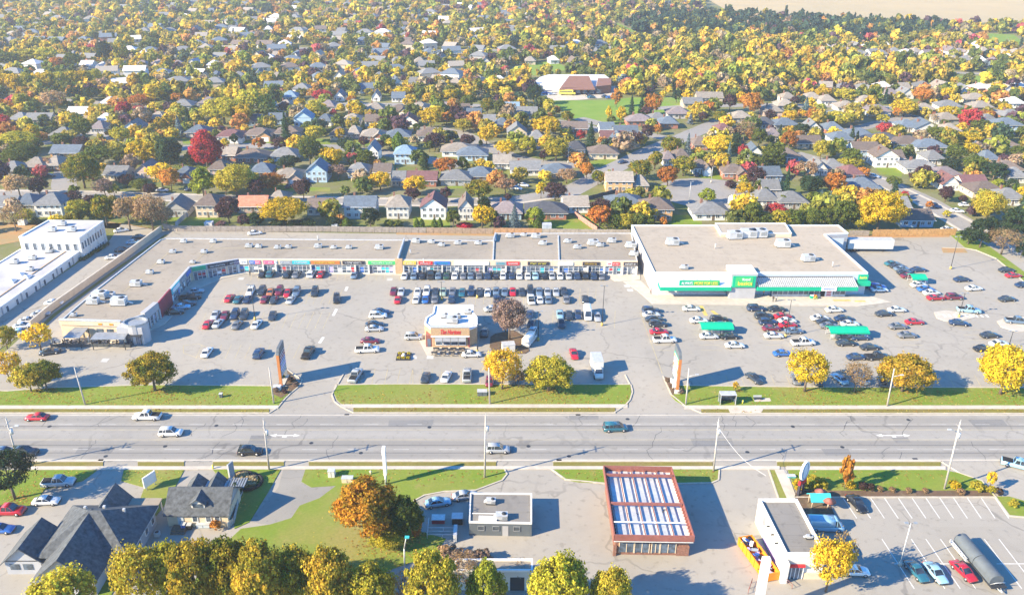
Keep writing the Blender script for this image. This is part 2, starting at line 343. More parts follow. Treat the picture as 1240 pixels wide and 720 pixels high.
# sidewalks (raised)
def slab(name, polys, z, mat, ker=None, zb=-.05):
    m = MB()
    for p in polys: m.prism(p, zb, z)
    return struct(m, name, mat)
def rectY(x0, x1, ya, yb): # px span at photo rows
    return [(G(x0,yb).x, G(602,yb).y), (G(x1,yb).x, G(602,yb).y), (G(x1,ya).x, G(602,ya).y), (G(x0,ya).x, G(602,ya).y)]
slab('sidewalk', [rectY(-200,337,491,495), rectY(412,760,489.6,493.6), rectY(829,1500,491,495.2),
    rectY(28,240,564.6,568.6), rectY(240,944,564.4,568.2), rectY(952,1145,564.6,568.8)], .13, M['conc'])
L = {
 'lawn_northwest': ['-60,471 -60,491 337,491 345,481 352,474 363,467 347,468 300,467 180,466.5 60,470 10,474'],
 'lawn_center': ['407,466.5 404,474 408,484 414,489.6 760,489.6 764.5,480 763,466 600,466 480,465.5'],
 'lawn_northeast': ['812,467 812,478 818,485 829,491 1500,491 1500,470 1240,470 960,469'],
 'lawn_southwest': ['0,569 118,569 100,582 55,592 38,612 -20,613 -60,569'],
 'lawn_driveway_side': ['150,569 223,569 203,607 168,650 128,735 112,735 140,672 157,640 175,590 147,582'],
 'lawn_house': ['258,568.4 340,568.4 325,595 302,632 284,640 283,600 270,584'],
 'lawn_south_center': ['370,568.2 611,568.2 614,574 608,581 576,593 538,594.5 514,599 501,606 497,640 540,652 525,672 470,690 440,735 210,735 262,668 292,640 327,635 353,627 363,612 387,603 407,588 377,590 365,583'],
 'lawn_canopy_side': ['668,568.2 871,568.2 870,580 862,584 822,585 734,585 700,583.5 683,580'],
 'lawn_wedge': ['931,569 938,569 953,604 943,604'],
 'lawn_southeast': ['954,569 1143,569 1163,573 1189,582 1204,601 962,592'],
 'lawn_lot_corner': ['1204,601 1222,624 1250,626 1250,609 1222,601'],
 'lawn_far_east': ['1150,284 1164,279 1200,300 1262,345 1262,360 1205,312 1180,302 1170,301'],
}
for nm, ps in L.items(): slab(nm, [PP(p) for p in ps], .10, M['grass'])
slab('verge_north', [rectY(-200,326,495.2,499.6), rectY(428,745,493.8,499.4), rectY(849,1500,495.4,500.2)], .09, M['strip'])
slab('verge_south', [rectY(26,125,558.8,564.4), rectY(167,223,558.8,564.4), rectY(258,344,558.8,564.2), rectY(374,601,558.8,564.2), rectY(670,863,558.8,564.2), rectY(941,1139,558.8,564.4)], .09, M['strip'])
slab('shrub_bed', [PP('965,594 1195,594 1204,601.5 962,601.5'), PP('1000,600 1010,622 975,622 962,602')], .12, M['mulch'])
slab('sign_bed', [PP('347,447 364,466 352,474 341,482 330,477 339,462'), PP('803,456 812,458 822,476 813,478')], .13, M['mulch'])
slab('path', [PP('938,569 952,569 965,604 953,604'), PP('880,491 926,491 922,500 884,500')], .12, M['conc'])
slab('mall_sidewalk', [PP('229,338 288,325.5 775,328.5 775,339.5 745,341 735,333.5 484,333 300,331 270,337 238,350'),
    PP('775,339 792,356 1048,357 1080,366 1040,371 790,368 772,352 755,341'), PP('148,402 194,376 229,338 238,350 200,392 158,412 148,412')], .12, M['conc'])
slab('coffee_shop_apron', [PP('504,404 517,430 576,430 582,404')], .11, M['conc'])
slab('island_pavement', [PP('594,408 600,404 622,400 636,408 641,425 636,428 600,430 593,420')], .13, M['mulch'])
slab('crossing_island', [PP('1131,378 1145,376 1180,380 1182,384 1160,390 1145,389 1134,385'), PP('1207,389 1222,383 1260,384 1262,400 1232,402 1212,396')], .12, M['conc'])
slab('patio_floor', [PP('66,410 170,407 158,420 60,424')], .12, M['conc'])
slab('gravel_drive', [PP('337,590 343,568.2 370,568.2 365,583 377,590 407,588 387,603 363,612 353,627 327,635 302,632')], .05, M['paving'])
slab('east_verge', [PP('1140,300 1168,301 1172,306 1142,306')], .02, M['soil'])
slab('back_verge', [PP('760,288 760,284 480,281.5 480,284'), PP('1027,288 1150,287 1150,284 1027,285'), PP('-20,300 24,292 40,274 130,268 196,279 150,270 -20,270')], .01, M['soil'])
mb = MB(); mb.sheet(PP('132,292 147,271 192,279 197,279 142,320 60,379 30,402 -60,462 -60,424 101,314'), .03); struct(mb, 'alley', M['lot'])
# kerbs
def kerb(m, s, wd=.28, z=.16):
    P = PP(s)
    for i in range(len(P)-1):
        a = Vector(P[i]); b = Vector(P[i+1]); d = (b-a).normalized(); n = Vector((-d.y,d.x))*wd/2; e = d*.06
        m.prism([a-n-e, b-n+e, b+n+e, a+n-e], -.05, z + .002*(i % 2))
mb = MB()
for s in ('326,500 336,494 345,483 352,476 363,467 366,460 347,447', '405,471.7 402,478 405,486 413,492 428,499.6', '416,453 405,472 407,466',
          '407,466 480,465 763,465.5 757,454', '764,466 766,474 763,484 757,491 744,499.5', '803,455.5 813,478 829,491 849,499.8',
          '-60,471 10,473.5 60,469.5 180,466 347,467.5', '813,466.5 960,468.5 1300,469.5', '611,568 614,574 608,581.5 576,593.5 538,595 514,599.5 501,606.5',
          '668,568 685,580.5 734,585.3 822,585.4 862,584.5 870,581 871,569', '931,569 943,604 953,604', '1140,558.6 1163,573 1189,582 1205,601 1222,624.5 1250,627', '963,602 1204,601.8',
          '-200,500 326,500', '428,499.8 745,499.8', '849,500.4 1500,500.6', '26,558.8 125,558.8', '167,558.8 223,558.8', '258,558.8 344,558.8', '374,558.8 601,558.8', '670,558.8 863,558.8', '941,558.8 1140,558.8', '1142,300 1170,300.8 1182,303 1206,313 1264,361'):
    kerb(mb, s)
struct(mb, 'kerb', M['kerb'])
# stall lines
mb = MB()
def stalls(x0, x1, n, y0, y1, dx=0, mi=0, wd=.12):
    for i in range(n):
        x = x0 + (x1-x0)*i/(n-1); a = G(x, y0); b = G(x+dx, y1); mb.strip([(a.x,a.y),(b.x,b.y)], wd, .004, mi)
stalls(305, 732, 46, 331, 339.5, -1.5); stalls(500, 722, 24, 349, 368.5, -1.5); stalls(275, 415, 16, 350, 368, -8)
stalls(250, 400, 16, 378, 398, -9); stalls(245, 375, 12, 417, 434, -8); stalls(670, 745, 8, 376, 397, -1); stalls(500, 640, 13, 446, 464, 0); stalls(424, 500, 6, 446, 464, -4)
stalls(860, 1080, 1+12, 454, 468, 6); stalls(1100, 1180, 6, 454, 468, 8)
for k in range(9):
    for (xa, sl_) in ((778,.36),(828,.42),(905,.5),(985,.6),(1062,.7),(1140,.85)):
        y = 374 + k*6.2; a = G(xa+(y-374)*sl_, y); mb.strip([(a.x,a.y),(a.x+5.2,a.y-.2)], .12, .004, 0)
for k in range(10): y = 318+k*5; a = G(1074+(y-318)*1.1, y); mb.strip([(a.x,a.y),(a.x+5,a.y)], .12, .004, 0)
for i in range(12): a = G(1020.5+17*i*.985, 602); b = G(1037.5+17*i*.985, 627); mb.strip([(a.x,a.y),(b.x,b.y)], .14, .004, 1)
for i in range(9):
    if i == 1: continue
    a = G(1068+i*17.7, 652); b = G(1107+i*18.6, 712); mb.strip([(a.x,a.y),(b.x,b.y)], .14, .004, 1)
a = G(1207,682); b = G(1280,682); mb.strip([(a.x,a.y),(b.x,b.y)], .14, .0045, 1); a = G(1083,682); b = G(1150,682); mb.strip([(a.x,a.y),(b.x,b.y)], .14, .0045, 1)
for (a, b) in (((420.5,347),(418.5,352)),((407.5,374),(403.5,382)),((391.5,408),(387,415))): a = G(*a); b = G(*b); mb.strip([(a.x,a.y),(b.x,b.y)], .7, .004, 1)
for i in range(9): a = G(1142+i*6.5, 381); b = G(1145+i*6.5, 384); mb.strip([(a.x,a.y),(b.x,b.y)], .5, .134 if i < 6 else .004, 1)
for s in ('775,378 802,452', '222,418 240,416 252,421 250,429 236,432 222,427 222,418'): mb.strip(PP(s), .16, .0055, 0)
for (x, y) in ((292,337),(472,338),(759,346),(763,351),(127,436),(501,432),(521,432)): g = G(x, y); mb.box(g.x-.8, g.x+.8, g.y-.9, g.y+.9, .003, .0065, 2)
struct(mb, 'parking_lines', [M['fyellow'], M['white'], M['fwhite']])
# yellow loading hatching and pads
mb = MB()
for s in ('849,370 855,382', '1000,364 1004,372', '862,376 875,386'): mb.strip(PP(s), 1.0, .006)
for s in ('1009,364 1030,364', '1035,365 1048,365'): mb.strip(PP(s), .9, .126)
struct(mb, 'yellow_hatching', M['yellow'])
# suburban streets and drives
mb = MB(); Z = -.03
def street(s, wd=9, z=Z, m=None):
    (m or mb).strip(PP(s), wd, z)
street('-80,233 40,234 120,236 250,240 420,243 520,245 620,243 690,232 740,205 790,181 830,165 870,148 900,141', 10)
street('698,200 655,197 620,190 585,175 560,162 535,157 500,155', 9, -.034)
street('80,238 77,222 80,205', 9, -.026); street('200,180 300,176 400,178 460,184 560,200', 9, -.026)
street('640,180 660,172 640,160', 8, -.022)
street('800,238 830,236 856,233', 12, -.026); 
m2 = MB(); g = G(856,233); m2.sheet([(g.x+19*math.cos(t*.3307), g.y+19*math.sin(t*.3307)) for t in range(19)], -.022); struct(m2, 'cul_de_sac', M['street'])
street('960,186 1000,197 1068,219 1120,243 1174,275 1210,296 1250,330', 11); street('1250,330 1210,296 1174,270', 8, -.026)
street('1000,165 1060,150 1110,140', 8); street('0,181 60,172 110,160 150,170', 8); street('-40,80 60,84 130,88 190,94', 9)
street('660,145 700,150 760,168', 8); street('700,143 760,158 820,170', 8, -.026); street('520,60 760,62 1000,80 1240,92', 8); street('0,120 100,122 180,130 260,128 400,126 600,128', 8)
street('0,50 200,54 420,60 620,66', 8); street('780,132 850,128 940,127 1080,130 1260,136', 8); street('960,68 1100,72 1260,74', 8)
struct(mb, 'streets', M['street'])
mb = MB()
for s in ('-80,229.6 120,232 250,236 420,239.4 520,241.4 612,240', '-80,237 100,240 250,244 420,247 520,249 620,247 695,236', '1010,197 1075,218 1128,243 1180,270 1215,292 1262,332', '990,199 1058,222 1108,245 1160,277 1170,284'): mb.strip(PP(s), 1.4, -.018)
struct(mb, 'suburban_sidewalk', M['conc'])
# green yards, school grounds, golf greens, far stubble field
mb = MB()
for s in ('200,262 268,262 268,276 196,276', '330,225 400,227 400,232 330,230', '500,262 545,262 545,276 500,276', '640,258 712,262 735,279 640,277', '60,262 84,262 84,270 55,270',
          '540,218 560,218 560,228 540,228', '845,208 878,206 885,214 852,222', '1058,200 1092,204 1092,214 1066,211', '700,197 745,190 760,196 730,203', '220,168 245,168 245,174 222,174', '262,168 400,168 400,176 262,176', '800,260 850,260 850,273 800,273', '420,168 460,168 460,176 420,176'):
    mb.sheet(PP(s), -.045)
struct(mb, 'yard_lawn', M['grass'])
mb = MB()
for s in ('664,122 740,121 765,118 830,118 850,130 800,150 750,152 700,146', '612,86 640,76 672,74 690,84 650,92', '1168,48 1190,40 1228,42 1240,52 1240,58 1190,52', '733,30 748,28 770,38 758,40', '745,43 830,40 830,46 750,48', '134,38 150,36 470,44 466,50 440,48', '1140,92 1190,92 1200,100 1145,100'): mb.sheet(PP(s), -.045)
struct(mb, 'playing_field', M['golf'])
mb = MB(); mb.sheet(PP('644,112 660,104 745,104 748,117 700,121 660,122'), -.04); struct(mb, 'school_yard', M['conc'])
mb = MB(); mb.sheet(PP('890,18 930,25 1000,27 1080,30 1150,30 1200,27 1320,30 1320,-30 900,-30 840,-10'), -.04); struct(mb, 'field', M['field'])
# ---------------------------------------------------------------- large buildings
def frame(P, Q):
    P = Vector((P[0],P[1])); Q = Vector((Q[0],Q[1])); u = (Q-P).normalized(); n = Vector((u.y,-u.x))  # n points out of the wall (to the right of P->Q)
    def T(s, d, z): return (P.x+u.x*s+n.x*d, P.y+u.y*s+n.y*d, z)
    def inv(px, py):                                    # photo pixel -> (s, z) on this wall
        d = ray(px, py); t = (P.x*n.x+P.y*n.y) / (d.x*n.x+d.y*n.y)
        x = Vector((d.x*t, d.y*t)); return ((x-P).dot(u), CAMH + d.z*t)
    return T, inv, (Q-P).length
def text(parent, name, s, T, inv, px0, px1, py, mat, hgt=None, d=.2, squash=1.0):
    s0, z0 = inv(px0, py); s1, _ = inv(px1, py); cu = bpy.data.curves.new(name, 'FONT'); cu.body = s; cu.extrude = .04; cu.align_x = 'CENTER'; cu.align_y = 'CENTER'; cu.size = 1
    o = bpy.data.objects.new('tmp', cu); C.objects.link(o); bpy.context.view_layer.update()
    me = bpy.data.meshes.new_from_object(o.evaluated_get(bpy.context.evaluated_depsgraph_get())); bpy.data.objects.remove(o)
    wd = max(v.co.x for v in me.vertices)-min(v.co.x for v in me.vertices); k = (s1-s0)/wd; kz = k if hgt is None else hgt/.75
    m = (s0+s1)/2; R0 = root_of(parent).location
    for v in me.vertices:
        x, y, z = v.co; q = T(m+x*k, d+z, z0+y*kz); v.co = (q[0]-R0.x, q[1]-R0.y, q[2]-R0.z)
    me.materials.clear(); me.materials.append(mat); return link(name, me, parent)
def glyphs(m, T, s0, s1, z, h, d, seed, mi=0):       # illegible small lettering as in the photo
    r = random.Random(seed); m.T = T; x = s0
    while x < s1-.1:
        w_ = r.uniform(.16,.42)*h
        if r.random() < .14: x += h*.4; continue
        k = r.random()
        m.box(x, x+w_*.3, d, d+.04, z-h/2, z+h/2, mi)
        if k < .6: m.box(x, x+w_, d, d+.04, z+(h*.3 if k<.3 else -h/2), z+(h/2 if k<.3 else -h*.3), mi)
        if k > .4: m.box(x+w_*.75, x+w_, d, d+.04, z-h/2, z+h*.2, mi)
        x += w_+h*.14
def parapet(b, poly, z, wd, hh, mats, name='roof_edge'):
    m = MB(); n = len(poly)
    a = sum(poly[i][0]*poly[(i+1)%n][1]-poly[(i+1)%n][0]*poly[i][1] for i in range(n))
    if a < 0: poly = poly[::-1]
    for i in range(n):
        p = Vector(poly[i]); q = Vector(poly[(i+1)%n]); d = (q-p).normalized(); nn = Vector((d.y,-d.x))
        m.prism([p+nn*.03-d*.03, q+nn*.03+d*.03, q-nn*wd-d*.0, p-nn*wd+d*.0], z-.02, z+hh+.004*(i%2))
    return m.build(name, mats, b)
def cent(poly): return (sum(p[0] for p in poly)/len(poly), min(p[1] for p in poly), 0)
def shopfront(b, T, s0, s1, z0, z1, seed, door=True):  # one unit: glass, frame bars, door
    r = random.Random(seed); m = MB(T); m.box(s0, s1, -.05, .06, z0, z1); gl = m.build('shop_window', M['glass'], b)
    m = MB(T); n = max(2, round((s1-s0)/1.25))
    for k in range(n+1): x = s0+(s1-s0)*k/n; m.box(x-.05, x+.05, .06, .12, z0, z1)
    m.box(s0, s1, .121, .15, z0+ (z1-z0)*.40, z0+(z1-z0)*.40+.09); m.box(s0, s1, .121, .15, z1-.08, z1); m.box(s0, s1, .121, .15, z0, z0+.1)
    m.box(s0, s1, .121, .15, z0+(z1-z0)*.80, z0+(z1-z0)*.80+.07)
    m.build('window_frame', M['swhite'], gl)
    # posters and blinds behind the glass
    cs = [r.choice((0,0,1,2,3,4,5)) for _ in range(n)]; PM = [M['swhite'], M['sred'], M['sblue'], M['steal'], M['wallcream'], M['slilac']]
    for k in range(n):
        if r.random() < .5: m = MB(T); x = s0+(s1-s0)*k/n; zz = r.uniform(.1,.5); m.box(x+.12, x+(s1-s0)/n-.12, .061, .075, z0+zz*(z1-z0), z0+r.uniform(.6,.78)*(z1-z0)); m.build('window_poster', PM[cs[k]], gl)
    if door:
        k = r.randint(1, n-1) if n > 2 else 1; x = s0+(s1-s0)*(k-.5)/n
        m = MB(T); m.box(x-.45, x+.45, .16, .2, z0, z0+2.1); dd = m.build('door', M['glass'], b)
        m = MB(T); [m.box(x+a, x+c, .2, .23, z0, z0+2.12) for a, c in ((-.5,-.42),(.42,.5))]; m.box(x-.42, x+.42, .2, .23, z0+2.02, z0+2.12); m.build('door_frame', M['galv'], dd)

# ---- strip mall -------------------------------------------------
HM = 4.4
A = {k: G(*v, HM) for k, v in dict(wl=(72,388.7), wf=(146,390.8), rot=(157,386), r2=(174,380.5), st=(190,367.5), ch=(229,323), c2=(288,313.3), e=(772,315.6),
      be=(765,291), be2=(765,282), k1=(600,282), k1b=(600,291), bw=(200,288.3), bw2=(193.6,290.2), bl=(118,349)).items()}
def V2(*ks): return [(A[k].x, A[k].y) for k in ks]
mall = thing('strip_mall', 'long tan L-shaped strip mall of small shops with a gravel roof', 'building', tuple(G(480,329)), None)
outline = V2('wl','wf','rot','r2','st','ch','c2','e','be2','k1','k1b','bw','bw2','bl')
MB().prism(outline, 0, HM-.25, 0, top=False).build('wall', [M['wallcream']], mall)
MB().sheet(outline, HM-.2).build('roof', M['mallroof'], mall)
parapet(mall, outline, HM-.3, .3, .34, M['galv'])
# raised party walls across the roof
for a, b_, h in (((489.5,291.5),(482,314.5),.9),((600,284),(597.5,293),.8),((598,293),(597,315),.12),((676,285),(677,315),.10)):
    m = MB(); p, q = G(*a, HM), G(*b_, HM); m.wall([(p.x,p.y),(q.x,q.y)], .35, HM-.2, HM+h); m.build('party_wall', M['galv'], mall)
for (pts) in ('255,300 300,299.5 430,299.5', '430,299.5 447,291', '204,305 150,352', '262,292 225,327', '610,302 590,302'):
    m = MB(); P = [G(float(a.split(',')[0]), float(a.split(',')[1]), HM) for a in pts.split()]; m.strip([(q.x,q.y) for q in P], .22, HM-.17); m.build('gas_pipe', M['fyellow'], mall)
Tm, im, Lm = frame(V2('c2')[0], V2('e')[0])
ZF = 0.13; ZT = 2.75                       # shop glass zone
def fascia(T, s0, s1, mat, name='fascia', z0=None, z1=None, d0=.0, d1=.35):
    m = MB(T); m.box(s0, s1, d0, d1, z0 or ZT, z1 or HM+.05); return m.build(name, mat, mall)
fascia(Tm, .35, Lm-.0, M['wallcream'])
units = [(290,318,0),(319,333,0),(334,336,9),(336.5,376,0),(377,430,0),(430.5,446,1),(447,476,1),(490,505,2),(506,535,3),(536,560,4),(561,585,5),(586,612,5),(613,631,6),(632,676,7),(677,694,8),(695,711,5),(712,731,6),(733,752,7),(755,770,8)]
for i, (a, b_, sd) in enumerate(units):
    if b_-a < 4: continue
    s0, s1 = im(a,322)[0], im(b_,322)[0]; shopfront(mall, Tm, s0, s1, ZF, ZT-.1, 40+i)
m = MB(Tm)
for a in (289,319,334.5,376.5,430.2,446.6,478,488.5,505.6,535.5,560.5,586,612.6,631.6,676.5,711.6,732,753.6,771): s0 = im(a,322)[0]; m.box(s0-.22, s0+.22, 0, .55, 0, ZT)
m.build('pillar', M['wallwhite'], mall)
p0 = im(480,322)[0]; m = MB(Tm); m.box(p0-.2, p0+1.9, .02, .6, 0, HM+.4); m.build('brick_pier', M['tanbrick'], mall)
m = MB(Tm); s0 = im(774,325)[0]; m.box(s0-3.2, s0-2.2, .0, .06, 0, 2.2); m.build('door', M['tanbrick'], mall)
signs = [(291,300,'swhite','sgrey'),(302.5,309.5,'sblue','swhite'),(309.6,316,'spink','swhite'),(319.5,332,'spink','swhite'),(333,336,'swhite','sgrey'),(339.5,354,'sgrey','swhite'),(354.5,375.5,'steal','swhite'),(377,412,'sor','syel'),(415,442,'sblack','swhite'),
  (446,480,'lgreen','swhite'),(488,504,'sgold','swhite'),(507,524,'sred','swhite'),(526,545,'sblue','steal'),(550,592,'swhite',None),(600,613,'sgrey','steal'),(613.5,629,'sred','swhite'),(639,665,'sblack','syel'),(676,694,'swhite',None),(705.5,726,'sblack','sgold'),(735,741,'swhite','sred'),(741.5,750,'sred','swhite'),(755,771,'sblack','swhite')]
for i, (a, b_, bg_, fg) in enumerate(signs):
    s0, s1 = im(a,318)[0], im(b_,318)[0]; m = MB(Tm); m.box(s0, s1, .355, .52, ZT+.28, HM-.3)
    col = dict(sred='red', sblue='blue', spink='pink', swhite='white', sgrey='grey', steal='teal', sor='orange', sblack='black', lgreen='green', sgold='golden yellow')[bg_]
    o = m.build('shop_sign', M[bg_], mall, label=f'{col} shop sign')
    if fg: m = MB(); glyphs(m, Tm, s0+(s1-s0)*.12, s0+(s1-s0)*.88, (ZT+HM)/2, .5, .525, 90+i); m.T = None; m.build('lettering', M[fg], o)
    if i in (7,): 
        pass
# chamfered corner and west wing
Tc, ic, Lc = frame(V2('ch')[0], V2('c2')[0])
fascia(Tc, 0, Lc, M['wallgrey'])
for i, (a, b_) in enumerate(((.8,4.2),(4.8,9.8),(10.4,15.5),(16,Lc-.8))): shopfront(mall, Tc, a, min(b_,Lc-.5), ZF, ZT-.1, 77+i)
for i, (a, b_, bg_, fg) in enumerate(((.6,4.4,'green','lgreen'),(4.9,10.4,'sblack','swhite'),(10.5,15.6,'sblack','swhite'),(15.9,Lc-1.3,'slilac','swhite'))):
    m = MB(Tc); m.box(a, b_, .36, .52, ZT+.28, HM-.2); o = m.build('shop_sign', M[bg_], mall); m = MB(); glyphs(m, Tc, a+.6, b_-.6, (ZT+HM)/2+.05, .5, .525, 190+i); m.T = None; m.build('lettering', M[fg], o)
Tw, iw, Lw = frame(V2('st')[0], V2('ch')[0])
f = lambda a: iw(a, 340)[0]
fascia(Tw, 0, Lw, M['wallgrey'])
sa = Lw*.36
m = MB(Tw); m.box(.2, sa, .0, .42, 0, HM+.25); m.build('maroon_panel', M['maroon'], mall)
shopfront(mall, Tw, sa+.6, Lw*.62, ZF, ZT-.1, 31); shopfront(mall, Tw, Lw*.65, Lw*.8, ZF, ZT-.1, 32); shopfront(mall, Tw, Lw*.82, Lw-.8, ZF, ZT-.1, 33)
m = MB(Tw); m.box(sa+.1, Lw*.62, .36, .5, ZT, HM+.02); m.build('teal_panel', M['steal'], mall)
for a, b_, c_ in ((.4,.6,'swhite'),(.66,.8,'sgrey'),(.83,.97,'sblue')): m = MB(Tw); m.box(Lw*a, Lw*b_, .51, .6, ZT+.3, HM-.3); m.build('shop_sign', M[c_], mall)
Tr, ir, Lr = frame(V2('r2')[0], V2('st')[0])
m = MB(Tr); m.box(0, Lr, -.8, .3, ZT+.1, HM+.35); m.box(0, Lr, -.9, .4, HM+.35, HM+.45); m.build('raised_fascia', M['wallgrey'], mall)
shopfront(mall, Tr, 1.0, Lr-.7, .6, ZT-.1, 35, False)
m = MB(Tr)
for k in range(5): m.box(Lr*k/4-.3, Lr*k/4+.3, 0, .45, 0, ZT+.1)
m.build('pillar', M['wallgrey'], mall)
# rotunda entrance of the restaurant
ctr = G(166,387,HM+.8); ring = [(ctr.x+2.9*math.cos(a), ctr.y-1+2.4*math.sin(a)) for a in [math.pi*2*k/20 for k in range(20)]]
MB().prism(ring, 0, HM+.5).build('rotunda', M['wallgrey'], mall); parapet(mall, ring, HM+.5, .3, .45, M['greymetal'], 'rotunda_rim')
m = MB(); m.sheet([(ctr.x+(p[0]-ctr.x)*.9, ctr.y-1+(p[1]-ctr.y+1)*.9) for p in ring], HM+.54); m.build('rotunda_roof', M['greymetal'], mall)
mm = MB(); mm.box(ctr.x-3.9, ctr.x+2.2, ctr.y-3.2, ctr.y+1, 0, HM+.2); mm.build('entrance_block', M['wallgrey'], mall)
mm = MB(); mm.box(ctr.x-2.6, ctr.x+1.6, ctr.y-3.3, ctr.y-3.18, .1, 2.6); mm.build('entrance_glass', M['glass'], mall)
mm = MB(); [mm.box(ctr.x-2.6+k*1.05-.06, ctr.x-2.6+k*1.05+.06, ctr.y-3.4, ctr.y-3.3, .1, 2.6) for k in range(5)]; mm.box(ctr.x-3.0, ctr.x+2.0, ctr.y-3.9, ctr.y-3.2, 2.6, 2.8); mm.build('entrance_frame', M['darkmetal'], mall)
# restaurant south wall over the patio
Ts, is_, Ls = frame(V2('wl')[0], V2('wf')[0])
m = MB(Ts); m.box(0, Ls, -.4, .25, HM-.9, HM+.35); m.build('raised_fascia', M['wallcream'], mall)
m = MB(Ts); m.box(-.05, Ls+.05, -.5, .35, HM+.35, HM+.55); m.build('coping', M['galv'], mall)
m = MB(Ts); [m.box(Ls*.58+k*2.6, Ls*.58+k*2.6+1.7, .0, .06, 1.2, 2.6) for k in range(4)]; m.build('window', M['hglass'], mall)
m = MB(Ts); [m.box(Ls*.58+k*2.6-.12, Ls*.58+k*2.6+1.82, .0, .1, 1.05, 1.2) for k in range(4)]; m.build('window_sill', M['swhite'], mall)
for k in range(2): m = MB(Ts); m.box(Ls*(.64+k*.18), Ls*(.70+k*.18), .26, .34, HM-.6, HM-.15); m.build('wall_emblem', M['orange'], mall)

# ---- supermarket -------------------------------------------------
HS = HT(900,356.7,330.5)
sm = thing('supermarket', 'large tan-roofed supermarket with green canopy, sign tower and grey walls', 'building', tuple(G(920,356.7)), None)
S = lambda x, y, h=HS: (lambda g: (g.x, g.y))(G(x, y, h))
fl, fr = S(792,330), S(1052.6,331.5); fr = (fr[0], fl[1])
o1 = [fl, fr, S(999,283.5), S(1027.4,282.1), S(1015.6,272.5), S(764.7,272.5)]
MB().prism(o1, 0, HS-.3, 0, top=False).build('wall', M['wallgrey'], sm)
MB().sheet(o1, HS-.25).build('roof', M['fbroof'], sm); parapet(sm, o1, HS-.32, .35, .4, M['swhite'])
o2 = [S(866,269.8,HS+1), S(951,269.8,HS+1), S(958.8,282,HS+1), S(873,282,HS+1)]
MB().prism(o2, HS-.25, HS+.8, 0).build('roof_block', [M['wallcream']], sm); MB().sheet(o2, HS+.83).build('upper_roof', M['fbroof'], sm); parapet(sm, o2, HS+.8, .3, .2, M['swhite'])
Tf, jf, Lf = frame(fl, fr); F = lambda a: jf(a, 345)[0]
m = MB(Tf); m.box(0, F(880), 0, .12, 0, HS-.3); m.build('front_wall', M['wallwhite'], sm); 
m = MB(Tf); m.box(F(912), Lf, 0, .1, 0, HS-.3); m.build('front_wall', M['wallblue'], sm)
D = 3.4; zt = 3.7; zb_ = 2.7
m = MB(Tf); x0, x1 = F(797), F(880.5)
m.add([(x0-.8,.14,HS-.5),(x1,.14,HS-.5),(x1,D,zt+.1),(x0,D,zt+.1),(x0-.8,.14,HS-.7),(x1,.14,HS-.7),(x1,D,zt-.1),(x0,D,zt-.1)], [(3,2,1,0),(4,5,6,7),(0,1,5,4),(1,2,6,5),(2,3,7,6),(3,0,4,7)])
m.build('canopy_roof', M['swhite'], sm)
def greenband(a, b_, z0, z1, dd):
    m = MB(Tf); m.box(a, b_, dd, dd+.25, z0, z1); m.box(b_-.2, b_+.0, .12, dd, z0, z1); m.box(a, a+.2, .12, dd, z0, z1); return m.build('canopy_fascia', M['green'], sm)
greenband(x0-.1, x1+.2, zb_, zt, D)
m = MB(Tf); z = HS-1.7; m.box(F(819), F(867), 2.9, 3.25, 4.05, 5.55); sg = m.build('wall_sign', M['green'], sm); m = MB(Tf); m.box(F(835.5), F(866.5), 3.25, 3.3, 4.1, 5.5); m.build('sign_panel', M['lgreen'], sg)
m = MB(Tf); [m.tube((F(825+k*16)-2.2,.2,HS-.3),(F(825+k*16),3.0,5.5),.05) for k in range(3)]; m.build('sign_brace', M['darkmetal'], sm)
def wtext(par, s, a, b_, z, h, mat, d):
    T2 = Tf; s0, s1 = F(a), F(b_); cu = bpy.data.curves.new('lettering', 'FONT'); cu.body = s; cu.extrude = .03; cu.align_x = 'CENTER'; cu.align_y = 'CENTER'; cu.offset = .012
    o = bpy.data.objects.new('tmp', cu); C.objects.link(o); bpy.context.view_layer.update()
    me = bpy.data.meshes.new_from_object(o.evaluated_get(bpy.context.evaluated_depsgraph_get())); bpy.data.objects.remove(o)
    X = [v.co.x for v in me.vertices]; Y = [v.co.y for v in me.vertices]; cx, cy = (max(X)+min(X))/2, (max(Y)+min(Y))/2
    kx, ky = (s1-s0)/(max(X)-min(X)), h/(max(Y)-min(Y)); R0 = sm.location
    for v in me.vertices:
        x, y, zz = v.co; q = T2((s0+s1)/2+(x-cx)*kx, d+zz, z+(y-cy)*ky); v.co = (q[0]-R0.x, q[1]-R0.y, q[2]-R0.z)
    me.materials.clear(); me.materials.append(mat); return link('lettering', me, par)
wtext(sg, 'ALWAYS', 821.5, 834.8, 4.8, .85, M['swhite'], 3.3); wtext(sg, 'MORE FOR LESS', 837, 864.5, 4.8, .9, M['syel'], 3.36)
# sign tower
a, b_ = F(880.5), F(911)
m = MB(Tf); m.box(a, b_, -3, 3.1, 0, HS+.8); tw_ = m.build('sign_tower', M['wallgrey'], sm)
m = MB(Tf); m.box(a-.05, b_+.05, -3.1, 3.2, HS+.8, HS+1.0); m.build('tower_coping', M['swhite'], tw_)
m = MB(Tf); m.box(a+.4, b_-.4, 3.1, 3.4, 3.6, HS+.35); sg2 = m.build('tower_sign', M['green'], sm); m = MB(Tf); m.box(a+1.1, b_-1.1, 3.4, 3.46, 3.8, HS+.15); m.build('sign_panel', M['lgreen'], sg2)
wtext(sg2, 'food', 893, 902.5, 6.0, .75, M['swhite'], 3.5); wtext(sg2, 'basics', 888.5, 905.5, 4.85, 1.15, M['syel'], 3.5)
